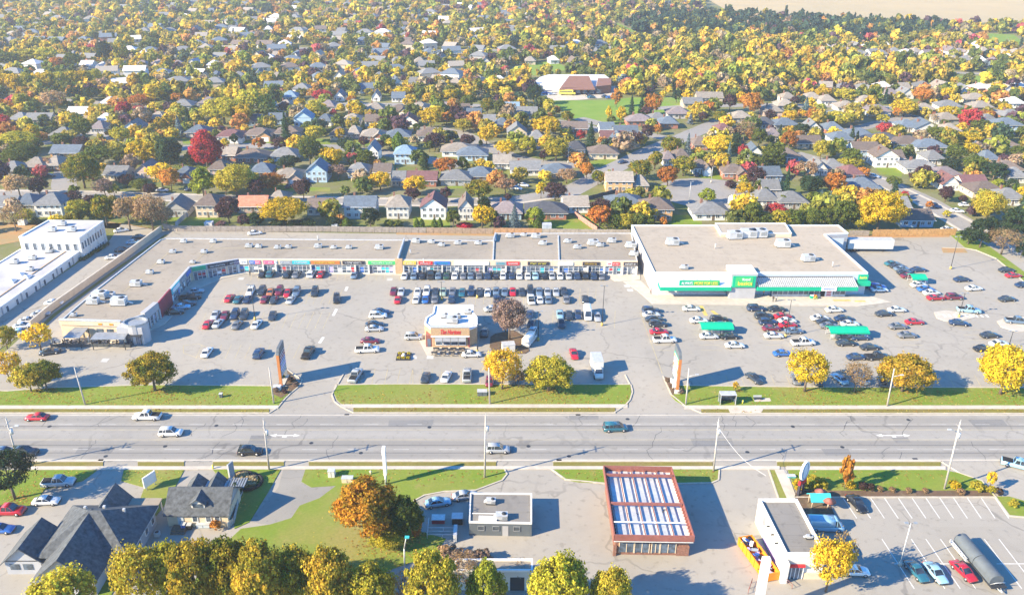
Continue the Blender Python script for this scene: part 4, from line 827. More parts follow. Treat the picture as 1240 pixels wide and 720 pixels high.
# ---------------------------------------------------------------- vehicles (built facing +X, origin on the ground)
def loft(m, secs, mi=0, smooth=True):
    # secs: list of (x, [(y,z)...]) open half sections mirrored in y, closed underneath
    rings = []
    for x, pr in secs:
        ring = [(x, y, z) for y, z in pr] + [(x, -y, z) for y, z in pr[::-1]]
        rings.append(ring)
    n = len(rings[0]); vs = [p for r_ in rings for p in r_]; fs = []
    for i in range(len(rings)-1):
        for k in range(n): a = i*n+k; b = i*n+(k+1)%n; fs.append((a, b, b+n, a+n))
    fs.append(tuple(range(n))[::-1]); fs.append(tuple(len(vs)-n+k for k in range(n)))
    m.add(vs, fs, mi, smooth)
def car_meshes(kind):
    # L length, W half width, deck profile [(x, z)] , cabin (x rear-bottom, rear-top, front-top, front-bottom), roof z
    P = dict(
      sedan=(4.7, .91, [(-2.35,.62,.80),(-2.2,.86,.93),(-1.5,.93,1),(-.9,.92,1),(.9,.90,1),(1.7,.82,.99),(2.2,.70,.92),(2.35,.52,.78)], (-1.75,-1.0,.25,1.15), 1.43),
      suv=(4.7, .95, [(-2.35,.72,.84),(-2.3,.98,.95),(-1.5,1.04,1),(-.9,1.03,1),(1.0,1.00,1),(1.7,.97,.99),(2.2,.88,.93),(2.35,.62,.82)], (-2.25,-1.95,.35,1.1), 1.72),
      pickup=(5.8, 1.0, [(-2.9,.80,.93),(-2.85,1.05,1),(-1.5,1.08,1),(-.9,1.08,1),(1.2,1.08,1),(2.0,1.07,1),(2.7,1.0,.95),(2.9,.7,.86)], (-.85,-.6,.75,1.45), 1.88),
      minivan=(5.0, .98, [(-2.5,.72,.85),(-2.45,1.0,.96),(-1.5,1.04,1),(-.9,1.04,1),(1.3,1.00,1),(2.0,.92,.99),(2.4,.75,.90),(2.5,.55,.78)], (-2.42,-2.2,.7,1.75), 1.75),
      cargo=(6.0, 1.02, [(-3.0,.9,.95),(-2.95,1.2,.99),(-1.5,1.2,1),(-.9,1.2,1),(1.7,1.15,1),(2.3,1.1,.99),(2.9,.95,.9),(3.0,.6,.8)], (1.2,1.25,1.75,2.45), 2.4))[kind]
    L, W, prof, (rb, rt, ft, fb), RZ = P
    body = MB()
    secs = []
    for x, z, s in prof:
        y = W*s; secs.append((x, [(y*.90,.26),(y,.42),(y*1.0,.60),(y*.985,z-.12),(y*.90,z),(y*.5,z+.035)]))
    loft(body, secs)
    def zb(x):
        for i in range(len(prof)-1):
            if prof[i][0] <= x <= prof[i+1][0]:
                t = (x-prof[i][0])/(prof[i+1][0]-prof[i][0]); return prof[i][1]*(1-t)+prof[i+1][1]*t
        return prof[0][1]
    tw = W*.74
    # roof slab, slightly crowned
    rs = [(rt-.02, [(tw*.93,RZ-.07),(tw*.98,RZ-.05),(tw*.9,RZ-.02),(tw*.4,RZ-.0)]), ((rt+ft)/2, [(tw,RZ-.05),(tw*1.02,RZ-.02),(tw*.93,RZ+.02),(tw*.4,RZ+.05)]), (ft+.02, [(tw*.93,RZ-.07),(tw*.98,RZ-.05),(tw*.9,RZ-.02),(tw*.4,RZ-.0)])]
    loft(body, rs)
    by = W*.90
    def pillar(xb, xt, wdt=.09):
        for s in (1,-1):
            body.add([(xb-wdt/2,s*by*1.0,zb(xb)-.04),(xb+wdt/2,s*by*1.0,zb(xb)-.04),(xt+wdt/2,s*(tw+.01),RZ-.05),(xt-wdt/2,s*(tw+.01),RZ-.05),
                      (xb-wdt/2,s*(by-.06),zb(xb)-.04),(xb+wdt/2,s*(by-.06),zb(xb)-.04),(xt+wdt/2,s*(tw-.06),RZ-.05),(xt-wdt/2,s*(tw-.06),RZ-.05)],
                     [(0,1,2,3),(7,6,5,4),(1,5,6,2),(0,3,7,4)])
    pillar(fb-.03, ft, .09); pillar(rb+.04, rt, .16 if kind != 'sedan' else .1)
    mid = (rt+ft)/2 + .1; pillar(mid-.02, mid, .1)
    if kind in ('suv','minivan'): pillar(rb+.95, rt+.8, .12)
    gl = MB(); e = .012
    zr = RZ-.05
    q = [(rb,by-e,zb(rb)-.03),(fb,by-e,zb(fb)-.03),(ft,tw-e,zr),(rt,tw-e,zr)]
    vs = q + [(x,-y,z) for x,y,z in q]
    gl.add(vs, [(0,1,2,3),(5,4,7,6),(1,5,6,2),(4,0,3,7),(3,2,6,7)])
    if kind == 'cargo':
        bx = MB(); body.add([], [])
        secs = [(x, [(W*.97,1.1),(W*.98,1.5),(W*.9,2.3),(W*.8,2.42),(W*.4,2.46)]) for x in (-2.97,-2.9,0,1.25)]; loft(body, secs)
    if kind == 'pickup':
        bed = MB(); bed.box(-2.72, -.95, -.8, .8, 1.06, 1.125)
    # wheels
    tyre = MB(); rim = MB(); r = .34 if kind == 'sedan' else .38
    tyre.tube((0,-.11,0), (0,.11,0), r, r, 14); rim.tube((0,-.125,0), (0,.125,0), r*.6, r*.6, 10)
    wx = {'sedan':(-1.35,1.45),'suv':(-1.35,1.45),'pickup':(-1.75,1.9),'minivan':(-1.5,1.6),'cargo':(-1.8,2.0)}[kind]
    hl = MB(); hl.box(-.05,.04,-.2,.2,-.07,.07); 
    out = dict(body=body.mesh('body', M['paint']), glass=gl.mesh('window', M['cglass']), tyre=tyre.mesh('tyre', M['black']), rim=rim.mesh('rim', M['rim']),
               hl=hl.mesh('headlight', M['lamp']), tl=hl.mesh('taillight', M['tail']), wx=wx, W=W, L=L, r=r, hz=prof[-1][1]+.06, tz=prof[1][1]-.16)
    tr = MB(); tr.box(-L/2+.12, L/2-.12, -W*.8, W*.8, .2, .32); out['under'] = tr.mesh('underbody', M['black'])
    if kind == 'pickup': out['bed'] = bed.mesh('cargo_bed', M['black'])
    bp = MB(); bp.box(-.07,.07,-W*.86,W*.86,-.11,.11); out['bump'] = bp.mesh('bumper', M['darkmetal'])
    return out
CM = {k: car_meshes(k) for k in ('sedan','suv','pickup','minivan','cargo')}
COL = dict(white=(.72,.72,.71), silver=(.42,.44,.46), grey=(.17,.18,.20), black=(.018,.019,.022), navy=(.02,.045,.11), blue=(.03,.13,.42), teal=(.03,.14,.19),
           red=(.50,.015,.03), maroon=(.17,.02,.04), green=(.03,.08,.05), orange=(.45,.16,.05), lightblue=(.30,.50,.62), dark=(.035,.045,.06), palegreen=(.35,.45,.36), brown=(.16,.11,.08), bluegrey=(.13,.19,.27))
CNAME = dict(lightblue='light blue', dark='charcoal', palegreen='pale green', bluegrey='blue-grey', teal='dark teal', navy='navy blue')
KN = dict(sedan='sedan', suv='SUV', pickup='pickup truck', minivan='minivan', cargo='cargo van')
CARXY = []
def car(kind, color, x, y, head, label, group, big=False, h0=0.0):
    m = CM[kind]; g = G(x, y); 
    t = thing({'sedan':'parked_car','suv':'parked_suv','pickup':'pickup_truck','minivan':'minivan','cargo':'cargo_van'}[kind], label, {'pickup':'pickup','cargo':'van','minivan':'van'}.get(kind,'car'), (g.x, g.y, h0), group, R(head))
    CARXY.append((g.x, g.y))
    def ch(nm, me, loc=(0,0,0)): o = link(nm, me, t); o.location = loc; return o
    b = ch('body', m['body']); c = COL[color]; j = rnd.uniform(.88,1.1); b.color = (c[0]*j, c[1]*j, c[2]*j, 1)
    ch('window', m['glass']); ch('underbody', m['under'])
    if 'bed' in m: ch('cargo_bed', m['bed'])
    for wx in m['wx']:
        for s in (1,-1):
            w_ = ch('wheel', m['tyre'], (wx, s*(m['W']-.10), m['r']))
            r_ = link('rim', m['rim'], w_)
    if big:
        for s in (1,-1):
            ch('headlight', m['hl'], (m['L']/2-.05, s*m['W']*.62, m['hz']-.1)); ch('taillight', m['tl'], (-m['L']/2+.04, s*m['W']*.68, m['tz']))
        ch('bumper', m['bump'], (m['L']/2-.03,0,.42)); ch('bumper', m['bump'], (-m['L']/2+.03,0,.42))
    return t
def row(desc, group, head, s, big=False, jit=2.5):
    items = [q.split(',') for q in s.split()]
    items.sort(key=lambda q: float(q[2]))
    # ordinal counted among all the vehicles of the row
    for i, q in enumerate(items):
        kind = dict(s='sedan',u='suv',p='pickup',m='minivan',c='cargo')[q[0]]; col = q[1]
        h = (float(q[4]) if len(q) > 4 else head) + rnd.uniform(-jit, jit)
        nm = CNAME.get(col, col) + ' ' + KN[kind]
        lab = f"{nm}, {ordinal(i, len(items))} {desc}" if len(items) > 1 else f"{nm} {desc}"
        car(kind, col, float(q[2]), float(q[3]), h, lab, group if len(items) > 1 else None, big)
row('in the row facing the strip mall shops', 'cars facing the strip mall shops', 90,
 's,black,318.6,333.4 u,teal,328,333.2 u,dark,347.9,334 s,grey,359.2,334 u,white,377.4,333.6 s,red,389,333.6 s,bluegrey,429.6,334.6 '
 's,white,490.4,335.4 s,bluegrey,501.5,335.4 s,black,511.7,335.4 p,dark,521.6,334.6 s,bluegrey,531,335.4 s,green,541,335.4 s,white,550.9,335.4 s,grey,561.3,335.4 s,bluegrey,570,335.4 s,grey,580.4,335.4 '
 'u,navy,590.8,335.4 s,black,600,335.4 s,white,609.2,335.4 s,navy,619.8,335.4 s,white,628.6,335.4 s,white,639.2,335.8 s,lightblue,648.2,335.4 s,black,658.6,335.4 s,silver,668,335.6 s,white,677.9,335.6 s,silver,688.6,335.4 '
 'u,navy,698.5,335.6 u,black,707.9,335.4 u,navy,718,336 s,grey,727.5,336')
row('in the second row from the shops', 'cars in the upper half of the middle double row', -90,
 's,maroon,476.8,354.4 s,silver,486,355 s,white,505.9,355.4 u,white,517,355 s,dark,527.2,355.6 s,palegreen,536.6,355.2 s,grey,548,355 s,teal,559.8,355.8 u,navy,570.7,355.4 s,dark,580.9,355.4 s,white,590.6,355.9 s,bluegrey,600.8,354.6 s,bluegrey,611.4,355.4 s,red,621,355 '
 's,dark,632,355.4 u,dark,642,354 s,bluegrey,652.8,355 s,silver,662.7,355.4 s,silver,673.3,355.4 s,dark,682.5,354.6')
row('in the third row from the shops', 'cars in the lower half of the middle double row', 90,
 's,red,482,364.4 s,white,504.4,364 s,blue,515.6,364 s,grey,526.7,364 u,navy,547,363.8 u,navy,601.5,363.6 p,white,643,364.6 s,white,653.5,364.4 s,bluegrey,663.9,364.4 s,grey,685.7,364 s,dark,708.4,364')
row('in the row left of the tall middle lamp', 'cars beside the tall lamp', -90, 's,lightblue,678,382.6 s,dark,689,383.5 s,navy,699.9,382.6 c,white,711.5,383 s,silver,722.9,385.4 s,dark,679.8,393.4')
row('in the upper row of the west lot', 'cars in the upper row of the west lot', -87,
 'u,white,304.2,355 u,dark,317.4,354.6 s,orange,327.8,356 u,maroon,338.7,354.6 s,red,348.8,356.6 u,bluegrey,359.5,355.6 u,dark,381.4,355.6')
row('in the second row of the west lot', 'cars in the second row of the west lot', 87,
 's,red,278.5,362.8 s,teal,289,364.2 s,navy,300.4,364 s,maroon,321.5,364 s,dark,332.3,364.8 s,silver,352.9,364.8')
row('in the third row of the west lot', 'cars in the third row of the west lot', -86, 's,silver,261.3,383.5 s,maroon,272.8,384 u,navy,284.9,383 u,dark,295.8,383.4 s,dark,330.2,384.2')
row('in the fourth row of the west lot', 'cars in the fourth row of the west lot', 86, 's,red,252.3,394.4 s,silver,264.8,393.4 s,grey,287.7,395 s,white,311.5,394.4')
row('driving across the west lot lane below the shops', None, -80, 'u,black,407.9,364')
row('alone on the west lot island', None, 86, 's,white,251.4,428.4')
row('parked alone in the west lot, directly left of the pylon sign', None, 86, 'u,navy,313.7,430')
row('parked right of the western pylon sign', None, 82, 'p,black,373.5,429')
row('parked at the grass edge beside the west entrance drive', None, 82, 'p,silver,430.9,457')
row('parked nose-right, counting down the column left of the coffee shop', None, 0, '')if 0 else None
def column(desc, group, head, s, jit=2.5):
    items = [q.split(',') for q in s.split()]
    n = len(items)
    for i, q in enumerate(items):
        kind = dict(s='sedan',u='suv',p='pickup',m='minivan',c='cargo')[q[0]]; col = q[1]
        h = (float(q[4]) if len(q) > 4 else head) + rnd.uniform(-jit, jit)
        o = 'topmost' if i == 0 else ('bottom one' if i == n-1 else ORD[i+1] + ' from top')
        car(kind, col, float(q[2]), float(q[3]), h, f"{CNAME.get(col, col)} {KN[kind]}, {o} {desc}", group)
column('in the column left of the coffee shop', 'cars left of the coffee shop', 2, 's,navy,461,379.4 u,white,458,384.2 s,dark,453.5,394.6 s,silver,453.5,400 s,maroon,448.5,414.6 p,white,445,425.4')
row('beside the coffee shop west door', None, 0, 'u,silver,501.5,410')
row('along the grass edge below the coffee shop', 'cars on the grass edge below the coffee shop', 88, 's,dark,515.3,459 s,white,540.7,457.8,80 p,silver,565.6,456.6 s,maroon,593,463,88 s,dark,620.3,461 ', )
row('stopped just south-east of the coffee shop', None, 5, 's,white,571,431')
row('in the drive-through shade right of the coffee shop', None, 85, 'u,dark,586.5,404.5')
row('turning the corner behind the coffee shop', None, 18, 's,silver,596.5,376')
column('in the stack right of the leafless tree', 'cars right of the leafless tree', 80, 's,navy,641.5,382 s,dark,643.5,392.4 s,lightblue,644.5,402.4')
row('with long tail, bottom of the stack beside the leafless tree', None, 65, 'c,white,641.3,414.5')
row('standing alone below the tall lamp of the middle lot', None, -86, 's,red,694.8,430.5')
column('in the column beside the east entrance drive', 'cars beside the east entrance drive', 4, 'u,navy,788,378 s,white,788.6,382.8 s,dark,792,388.4 u,dark,796.5,394.6 s,red,798,403.6 p,white,804.6,413.4,4')
row('alone at top of the lot below the supermarket', None, 0, 's,white,837,375.6')
column('around the left green cart shelter', 'cars around the left cart shelter', 3, 'u,black,870.4,389.2 s,white,846,390 s,navy,874,395.2 s,white,858.2,409 s,black,883.3,409.4 s,white,889.6,420.2')
column('in the left half of the central supermarket column', 'cars in the left half of the central supermarket column', 3, 'u,navy,915,375.6 u,dark,924.4,385 u,navy,929.6,392.2 s,maroon,934,399.6 s,white,936.7,408.4')
column('in the right half of the central supermarket column', 'cars in the right half of the central supermarket column', 4, 's,dark,940,376.2 s,red,947.5,384.8 s,white,952.9,390.4 s,red,953.8,395.4 s,bluegrey,961,402.8 p,white,972,416.9')
row('parked alone above the yellow tree of the supermarket lot', None, 5, 's,blue,947.8,430')
row('rolling across the bottom lane of the supermarket lot', None, -66, 's,dark,912.9,460')
column('around the right green cart shelter', 'cars around the right cart shelter', 4, 's,white,1010,377 s,navy,1020.9,387.6 s,white,992.3,387.2 s,dark,999,391.4 s,grey,1003.7,396.4 s,white,1028.5,394 s,dark,1021.9,410 s,navy,1041.4,410.6 s,dark,1024,417.4 s,dark,1053,422.4 s,navy,1036.7,434.4 p,black,1061.5,434.4')
column('in the column right of the right cart shelter', 'cars right of the right cart shelter', 4, 's,white,1085.8,377 s,dark,1070.5,381.8 s,red,1107,391.8 s,grey,1086.8,397.2 s,grey,1098,407.8')
row('along the grass edge between the two yellow trees', 'cars on the east grass edge', 78, 's,grey,963.5,461 s,dark,990,462.4 s,lightblue,1016,460.6,108 s,silver,1041.4,461,108 s,dark,1068,464')
column('in the angled column east of the supermarket', 'cars east of the supermarket', 6, 's,teal,1080.3,321 s,dark,1086.2,324 s,bluegrey,1091.5,327.4 s,dark,1095.7,332 s,maroon,1100,336 s,white,1112.2,346.8 s,blue,1120.5,352 s,white,1127.6,356.4 s,red,1132.5,362.6')
row('parked just right of the angled column east of the supermarket', None, 5, 's,navy,1111.7,328.4'); row('touching the right side of the angled column', None, 5, 'u,maroon,1155,361.8')
row('parked at the south-east corner of the supermarket', 'cars at the supermarket corner', 5, 's,navy,1055,347.5 u,blue,1062,349.6 s,white,1064.5,352.6')
row('in the upper east lot', 'cars in the upper east lot', 8, 's,navy,1164.2,340.2 s,white,1178.8,351 s,dark,1219.2,364 s,dark,1218.5,328.8 s,red,1226.8,335.4 s,navy,1239,347')
row('beside the white island of the east lot', 'vehicles beside the crossing island', -12, 'p,lightblue,1172.5,377.6 s,navy,1160.7,393 p,bluegrey,1231,391')
row('in the lower east lot above the golden tree', 'cars in the lower east lot', 8, 's,dark,1198,407.8 s,white,1209,418 s,black,1190.2,424')
column('in the shade of the west wing shops', 'cars in the shade of the west wing', 12, 's,silver,237,354.3 p,black,230.5,362 s,dark,226.5,369.4 s,lightblue,220,373.4 s,black,212.5,379.6')
row('parked beside the restaurant patio corner', None, 5, 'u,black,159,409.5'); row('parked left of the restaurant patio', None, 20, 's,dark,61,428')
column('along the beige wall of the west alley', 'cars along the alley wall', 12, 's,white,147,280.6,25 s,black,169.3,288.8 s,lightblue,162.2,295 s,dark,148.8,304.2 s,white,137.7,313.2 s,white,65.6,368.4,8 s,silver,49.6,382 s,white,34.7,390 s,white,28,396.4 s,lightblue,26,404')
row('parked in the alley behind the strip mall', None, 20, 's,white,309,283.8')
# main road
ON = [('s','red',45.7,507.4,180,'red sedan driving left on the far lane of the main road'),('p','white',179,506.4,180,'white crew cab pickup with dark bed cover in the far lane'),
 ('u','white',207.5,526.2,2,'white SUV in the centre turning lane of the main road'),('s','bluegrey',6,549,0,'blue-grey sedan at the left end of the near lane'),
 ('u','black',31.7,549.6,0,'black SUV in the near lane beside the left utility pole'),('u','black',303.5,548.8,2,'black SUV in the near lane next to the middle-left pole'),
 ('u','silver',603,546.4,0,'silver SUV in the near lane beside the central pole'),('m','teal',745,520.4,4,'teal minivan crossing the centre of the main road'),
 ('p','lightblue',1232,565,-28,'light blue pickup turning in at the right edge of the main road'),
 ('p','silver',71.5,586.4,5,'silver pickup parked by the lawn, topmost in the left lot'),('s','white',56.7,609,3,'white sedan parked below the silver pickup at left'),
 ('u','silver',142.3,611.4,-2,'silver SUV parked above the large grey-roofed house'),('p','red',11,621,0,'red pickup parked at left edge below the pine'),('s','blue',1,643,0,'blue car cut by the left edge below the red pickup'),
 ('s','lightblue',530.4,610.8,14,'light blue sedan parked left of the flat roofed garage'),('s','silver',563,602.6,12,'silver sedan touching the flat roofed garage corner'),('s','blue',492.5,623,40,'blue car half hidden behind the orange columnar tree'),
 ('s','black',1036.8,611.8,-78,'black sedan in the first marked stall of the south-east lot'),('c','lightblue',998.6,640,-3,'long light blue cargo van beside the white fast food building'),
 ('s','blue',1019,669,-3,'blue sedan between the van and the white car in the south-east lot'),('s','white',1034,693.8,-3,'white sedan behind the yellow tree of the south-east lot'),
 ('s','teal',1109,694,-80,'dark teal sedan at the base of the twin lot lamp'),('s','lightblue',1132,696,-82,'blue-green sedan between the teal sedan and the red car'),('s','red',1166,694,-76,'red hatchback alongside the long grey trailer'),
 ('s','white',1158.7,257,-14,'white sedan driving on the diagonal side street'),('s','white',1168.4,249.6,0,'white car in a driveway beside the diagonal street'),('s','navy',1131.6,250.4,-80,'navy car on the diagonal street by the small orange tree'),
 ('s','white',1057.5,214.6,-40,'white car parked beside the orange street tree, upper diagonal street'),('s','blue',1031,204.5,-15,'blue car at the upper end of the diagonal street'),('s','white',1147,279.2,10,'white car behind the orange fence by the diagonal street'),
 ('s','white',196.5,231.8,5,'white car on the rear street above the leafless grove'),('s','dark',59.7,214,15,'charcoal car beside the upper left driveway road'),('s','dark',229,230,80,'charcoal car in the driveway between the green and orange trees'),
 ('s','black',350,226.8,80,'black car in the garage drive of the tan hip-roofed house'),('s','white',625,229.4,-20,'white car in a driveway, left of a pair behind the shops'),('s','white',633.5,225.6,-20,'white car in a driveway, right of a pair behind the shops'),
 ('s','navy',754,197.4,35,'navy car driving on the curving suburban road'),('s','black',843.5,213,70,'black car parked at the head of the cul-de-sac'),('s','blue',692,190.4,10,'blue car in the driveway under the pale green tree'),
 ('s','dark',913,236,0,'dark car in shade beside the golden tree of the cul-de-sac'),('s','blue',187,168.8,0,'blue car on the upper left street behind the yellow tree')]
for k, c, x, y, h, lab in ON: car(dict(s='sedan',u='suv',p='pickup',m='minivan',c='cargo')[k], c, x, y, h, lab, None, y > 500)
# school yard cars
for i, (x, y, c) in enumerate([(657,111,'dark'),(661,113.5,'blue'),(668,115,'white'),(700,113,'dark'),(711,114,'navy'),(714,117,'dark'),(717,113,'blue'),(716,119,'teal'),(733,118,'dark'),(738,119,'blue')]):
    car('sedan', c, x, y, 10, f"{CNAME.get(c,c)} car parked in the school yard, {ordinal(i,10)}", 'cars in the school yard')

# ---- special vehicles
def box_truck():
    g = G(723,452); t = thing('box_truck', 'white cube box truck facing the road beside the east entrance', 'truck', (g.x,g.y,0), None, R(-88))
    t.rotation_euler = (0,0,R(-88))
    def P(nm, f, mats, par=t, col=None):
        m = MB(); f(m); o = link(nm, m.mesh(nm, mats), par); 
        if col: o.color = col
        return o
    P('cargo_box', lambda m: m.box(-3.6,1.0,-1.2,1.2,.95,3.6), M['wallwhite'])
    P('box_trim', lambda m: (m.box(-3.62,1.02,-1.22,1.22,.90,.97), m.box(-3.62,1.02,-1.22,1.22,3.58,3.66)), M['galv'])
    cab = P('cab', lambda m: loft(m, [(1.05,[(.95,.5),(1.0,1.2),(.85,2.3),(.5,2.4)]),(1.9,[(.95,.5),(1.0,1.3),(.85,2.3),(.5,2.35)]),(2.5,[(.95,.5),(1.0,1.3),(.95,1.35),(.5,1.45)]),(3.3,[(.9,.5),(.92,1.0),(.85,1.1),(.5,1.2)])]), M['wallwhite'])
    P('windshield', lambda m: m.add([(2.52,-.84,1.45),(2.52,.84,1.45),(1.97,.75,2.26),(1.97,-.75,2.26)], [(0,1,2,3)]), M['cglass'], cab)
    P('door_window', lambda m: (m.box(1.2,1.85,.93,.955,1.5,2.1), m.box(1.2,1.85,-.955,-.93,1.5,2.1)), M['cglass'], cab)
    for x in (-2.2, 2.3):
        for s in (1,-1): P('wheel', lambda m: m.tube((x,s*.8,.45),(x,s*1.08,.45),.45,.45,14), M['black'])
    P('headlight', lambda m: m.box(3.28,3.34,.5,.8,.75,.95), M['lamp']); P('headlight', lambda m: m.box(3.28,3.34,-.8,-.5,.75,.95), M['lamp'])
    P('chassis', lambda m: m.box(-3.5,3.1,-.6,.6,.5,.9), M['darkmetal'])
box_truck()
def trailer():
    g = G(1051,303.5); t = thing('semi_trailer', 'long white semi trailer backed against the supermarket loading dock', 'trailer', (g.x,g.y,0), None, R(-1))
    def P(nm, f, mats): m = MB(); f(m); return link(nm, m.mesh(nm, mats), t)
    P('cargo_box', lambda m: m.box(-7,7,-1.3,1.3,1.2,4.0), M['wallwhite'])
    P('side_rail', lambda m: (m.box(-7.02,7.02,-1.33,1.33,1.1,1.22), m.box(-7.02,7.02,-1.33,1.33,3.98,4.06)), M['galv'])
    P('landing_leg', lambda m: (m.box(4.2,4.4,-.9,-.7,0,1.1), m.box(4.2,4.4,.7,.9,0,1.1)), M['darkmetal'])
    for x in (-5.6,-4.4):
        for s in (1,-1): P('wheel', lambda m: m.tube((x,s*.85,.5),(x,s*1.2,.5),.5,.5,14), M['black'])
    P('chassis', lambda m: m.box(-6.5,5,-.5,.5,.8,1.1), M['darkmetal'])
trailer()
def tank_trailer():
    g = G(1183,686); t = thing('tarped_trailer', 'long dark grey round-topped covered trailer in the south-east lot', 'trailer', (g.x,g.y,0), None, R(-86)); t.scale = (.82,1,.95)
    def P(nm, f, mats): m = MB(); f(m); return link(nm, m.mesh(nm, mats), t)
    def cover(m, x0, x1):
        ring = [(1.12*math.cos(a), 1.6+1.12*math.sin(a)*.95) for a in [math.pi*k/10 for k in range(11)]]
        ring = [(1.12,1.0)] + ring + [(-1.12,1.0)]; n = len(ring)
        vs = [(x0,y,z) for y,z in ring] + [(x1,y,z) for y,z in ring]
        m.add(vs, [(k,k+1,n+k+1,n+k) for k in range(n-1)], 0, True); m.add(vs[:n], [tuple(range(n))[::-1]]); m.add(vs[n:], [tuple(range(n))])
    P('tarpaulin', lambda m: cover(m, -6.2, .1), M['tarp']); P('tarpaulin', lambda m: cover(m, .25, 5.6), M['tarp'])
    P('side_frame', lambda m: (m.box(-6.3,-.6,-1.75,-1.4,.75,.95), m.box(-6.3,-.6,-1.75,-1.6,1.4,1.5), [m.box(-6.3+k*1.1,-6.2+k*1.1,-1.75,-1.65,.75,1.5) for k in range(6)]), M['galv'])
    P('deck', lambda m: m.box(-6.3,6.6,-1.25,1.25,.75,1.0), M['darkmetal'])
    P('front_ladder', lambda m: ([m.tube((5.7,y,.9),(6.5,y*.6,1.9),.05) for y in (-1.1,-.5,.5,1.1)], m.tube((6.5,-.8,1.9),(6.5,.8,1.9),.05), m.tube((6.5,-.3,.8),(7.6,0,.7),.08), m.tube((6.5,.3,.8),(7.6,0,.7),.08)), M['galv'])
    for x in (-3.4,-2.2):
        for s in (1,-1): P('wheel', lambda m: m.tube((x,s*1.0,.45),(x,s*1.3,.45),.45,.45,14), M['black'])
tank_trailer()
def school_bus():
    g = G(686.5,115); t = thing('school_bus', 'yellow school bus parked in front of the distant school', 'bus', (g.x,g.y,0), None, R(-8))
    def P(nm, f, mats): m = MB(); f(m); return link(nm, m.mesh(nm, mats), t)
    P('body', lambda m: (m.box(-4.6,3.6,-1.2,1.2,.6,2.9), m.box(3.6,4.9,-1.0,1.0,.6,1.6), m.box(-4.4,3.4,-1.0,1.0,2.9,3.1)), M['syel'])
    P('window', lambda m: (m.box(-4.2,3.2,-1.22,1.22,1.8,2.4),), M['cglass'])
    for x in (-2.8,3.4):
        for s in (1,-1): P('wheel', lambda m: m.tube((x,s*.9,.48),(x,s*1.2,.48),.48,.48,12), M['black'])
school_bus()
# ---------------------------------------------------------------- suburban houses (unit plans, front towards -Y)
def house_plan(shape, two):
    W_, D_ = 12.0, 10.0; E = 5.0 if two else 2.9; rz = E + (2.6 if shape != 'hip' else 2.9); P = {}
    wl = MB(); rf = MB(); wl.box(-6, 6, -5, 5, 0, E)
    if shape == 'hip': hip(rf, -6, 6, -5, 5, E, rz, .7)
    elif shape == 'side': gable(rf, -6, 6, -5, 5, E, rz, .5, 'x', 0, wl)
    elif shape == 'front': gable(rf, -6, 6, -5, 5, E, rz+.8, .5, 'y', 0, wl)
    elif shape == 'ell':
        hip(rf, -6, 6, -5, 5, E, rz, .5); wl.box(.5, 5.9, -8, -5.02, 0, 2.9 if not two else 3.1); gable(rf, .5, 5.9, -8, -1.5, 2.95 if not two else 3.15, 4.9 if not two else 5.2, .4, 'y', 0, wl)
    P['wall'] = wl.mesh('wall', M['wall']); P['roof'] = rf.mesh('roof', M['roof'])
    ws = []
    fx = [(-4.2,-5,1.5),(-1.2,-5,1.3),(2.0,-5,1.3),(4.4,-5,1.2)] if shape != 'ell' else [(-4.5,-5,1.4),(-1.8,-5,1.3)]
    lv = [(1.0,2.2)] + ([(3.4,4.5)] if two else [])
    for z0, z1 in lv:
        for x, y, ww in fx: ws.append((x, y, ww, z0, z1, 0))
        for sx in (-6, 6):
            for y in (-2.2, 2.4): ws.append((sx, y, 1.1, z0, z1, 1 if sx > 0 else -1))
    if two and shape == 'ell': ws.append((3.2, -5, 1.4, 3.9, 4.8, 0))
    P['win'] = []
    for x, y, ww, z0, z1, side in ws:
        g_ = MB(); f_ = MB(); t = .09
        if side == 0:
            g_.box(x-ww/2, x+ww/2, y-.05, y+.01, z0, z1)
            for q in ((x-ww/2-t, x-ww/2, z0-t, z1+t), (x+ww/2, x+ww/2+t, z0-t, z1+t), (x-ww/2, x+ww/2, z0-t, z0), (x-ww/2, x+ww/2, z1, z1+t), (x-.03, x+.03, z0, z1)): f_.box(q[0], q[1], y-.09, y+.005, q[2], q[3])
        else:
            a, b_ = (x-.01, x+.05) if side > 0 else (x-.05, x+.01); g_.box(a, b_, y-ww/2, y+ww/2, z0, z1)
            a2, b2_ = (x-.005, x+.09) if side > 0 else (x-.09, x+.005)
            for q in ((y-ww/2-t, y-ww/2, z0-t, z1+t), (y+ww/2, y+ww/2+t, z0-t, z1+t), (y-ww/2, y+ww/2, z0-t, z0), (y-ww/2, y+ww/2, z1, z1+t)): f_.box(a2, b2_, q[0], q[1], q[2], q[3])
        P['win'].append((g_.mesh('window', M['hglass']), f_.mesh('frame', M['swhite'])))
    dr = MB(); dr.box(.1, 1.0, -5.07, -5.0, .1, 2.2) if shape != 'ell' else dr.box(-.6, .3, -5.07, -5.0, .1, 2.2); P['door'] = dr.mesh('door', M['bark'])
    gd = MB()
    if shape == 'ell': gd.box(1.1, 5.3, -8.08, -8.0, .05, 2.3)
    else: gd.box(2.6, 5.4, 5.0, 5.07, .05, 2.2)
    P['garage'] = gd.mesh('garage_door', M['swhite'])
    ch = MB(); ch.box(-3.0, -2.2, .6, 1.3, E+.6, rz+.7); P['chimney'] = ch.mesh('chimney', M['brick'])
    ga = MB(); [ga.box(-6.6, 6.6, s*5.62-.07, s*5.62+.07, E-.32 if shape != 'front' else E-.1, E-.2 if shape != 'front' else E) for s in ((-1,) if shape in ('hip','side','ell') else ())]
    P['gutter'] = ga.mesh('gutter', M['swhite']) if ga.v else None
    return P
HP = {(s, t): house_plan(s, t) for s in ('hip','side','front','ell') for t in (0, 1)}
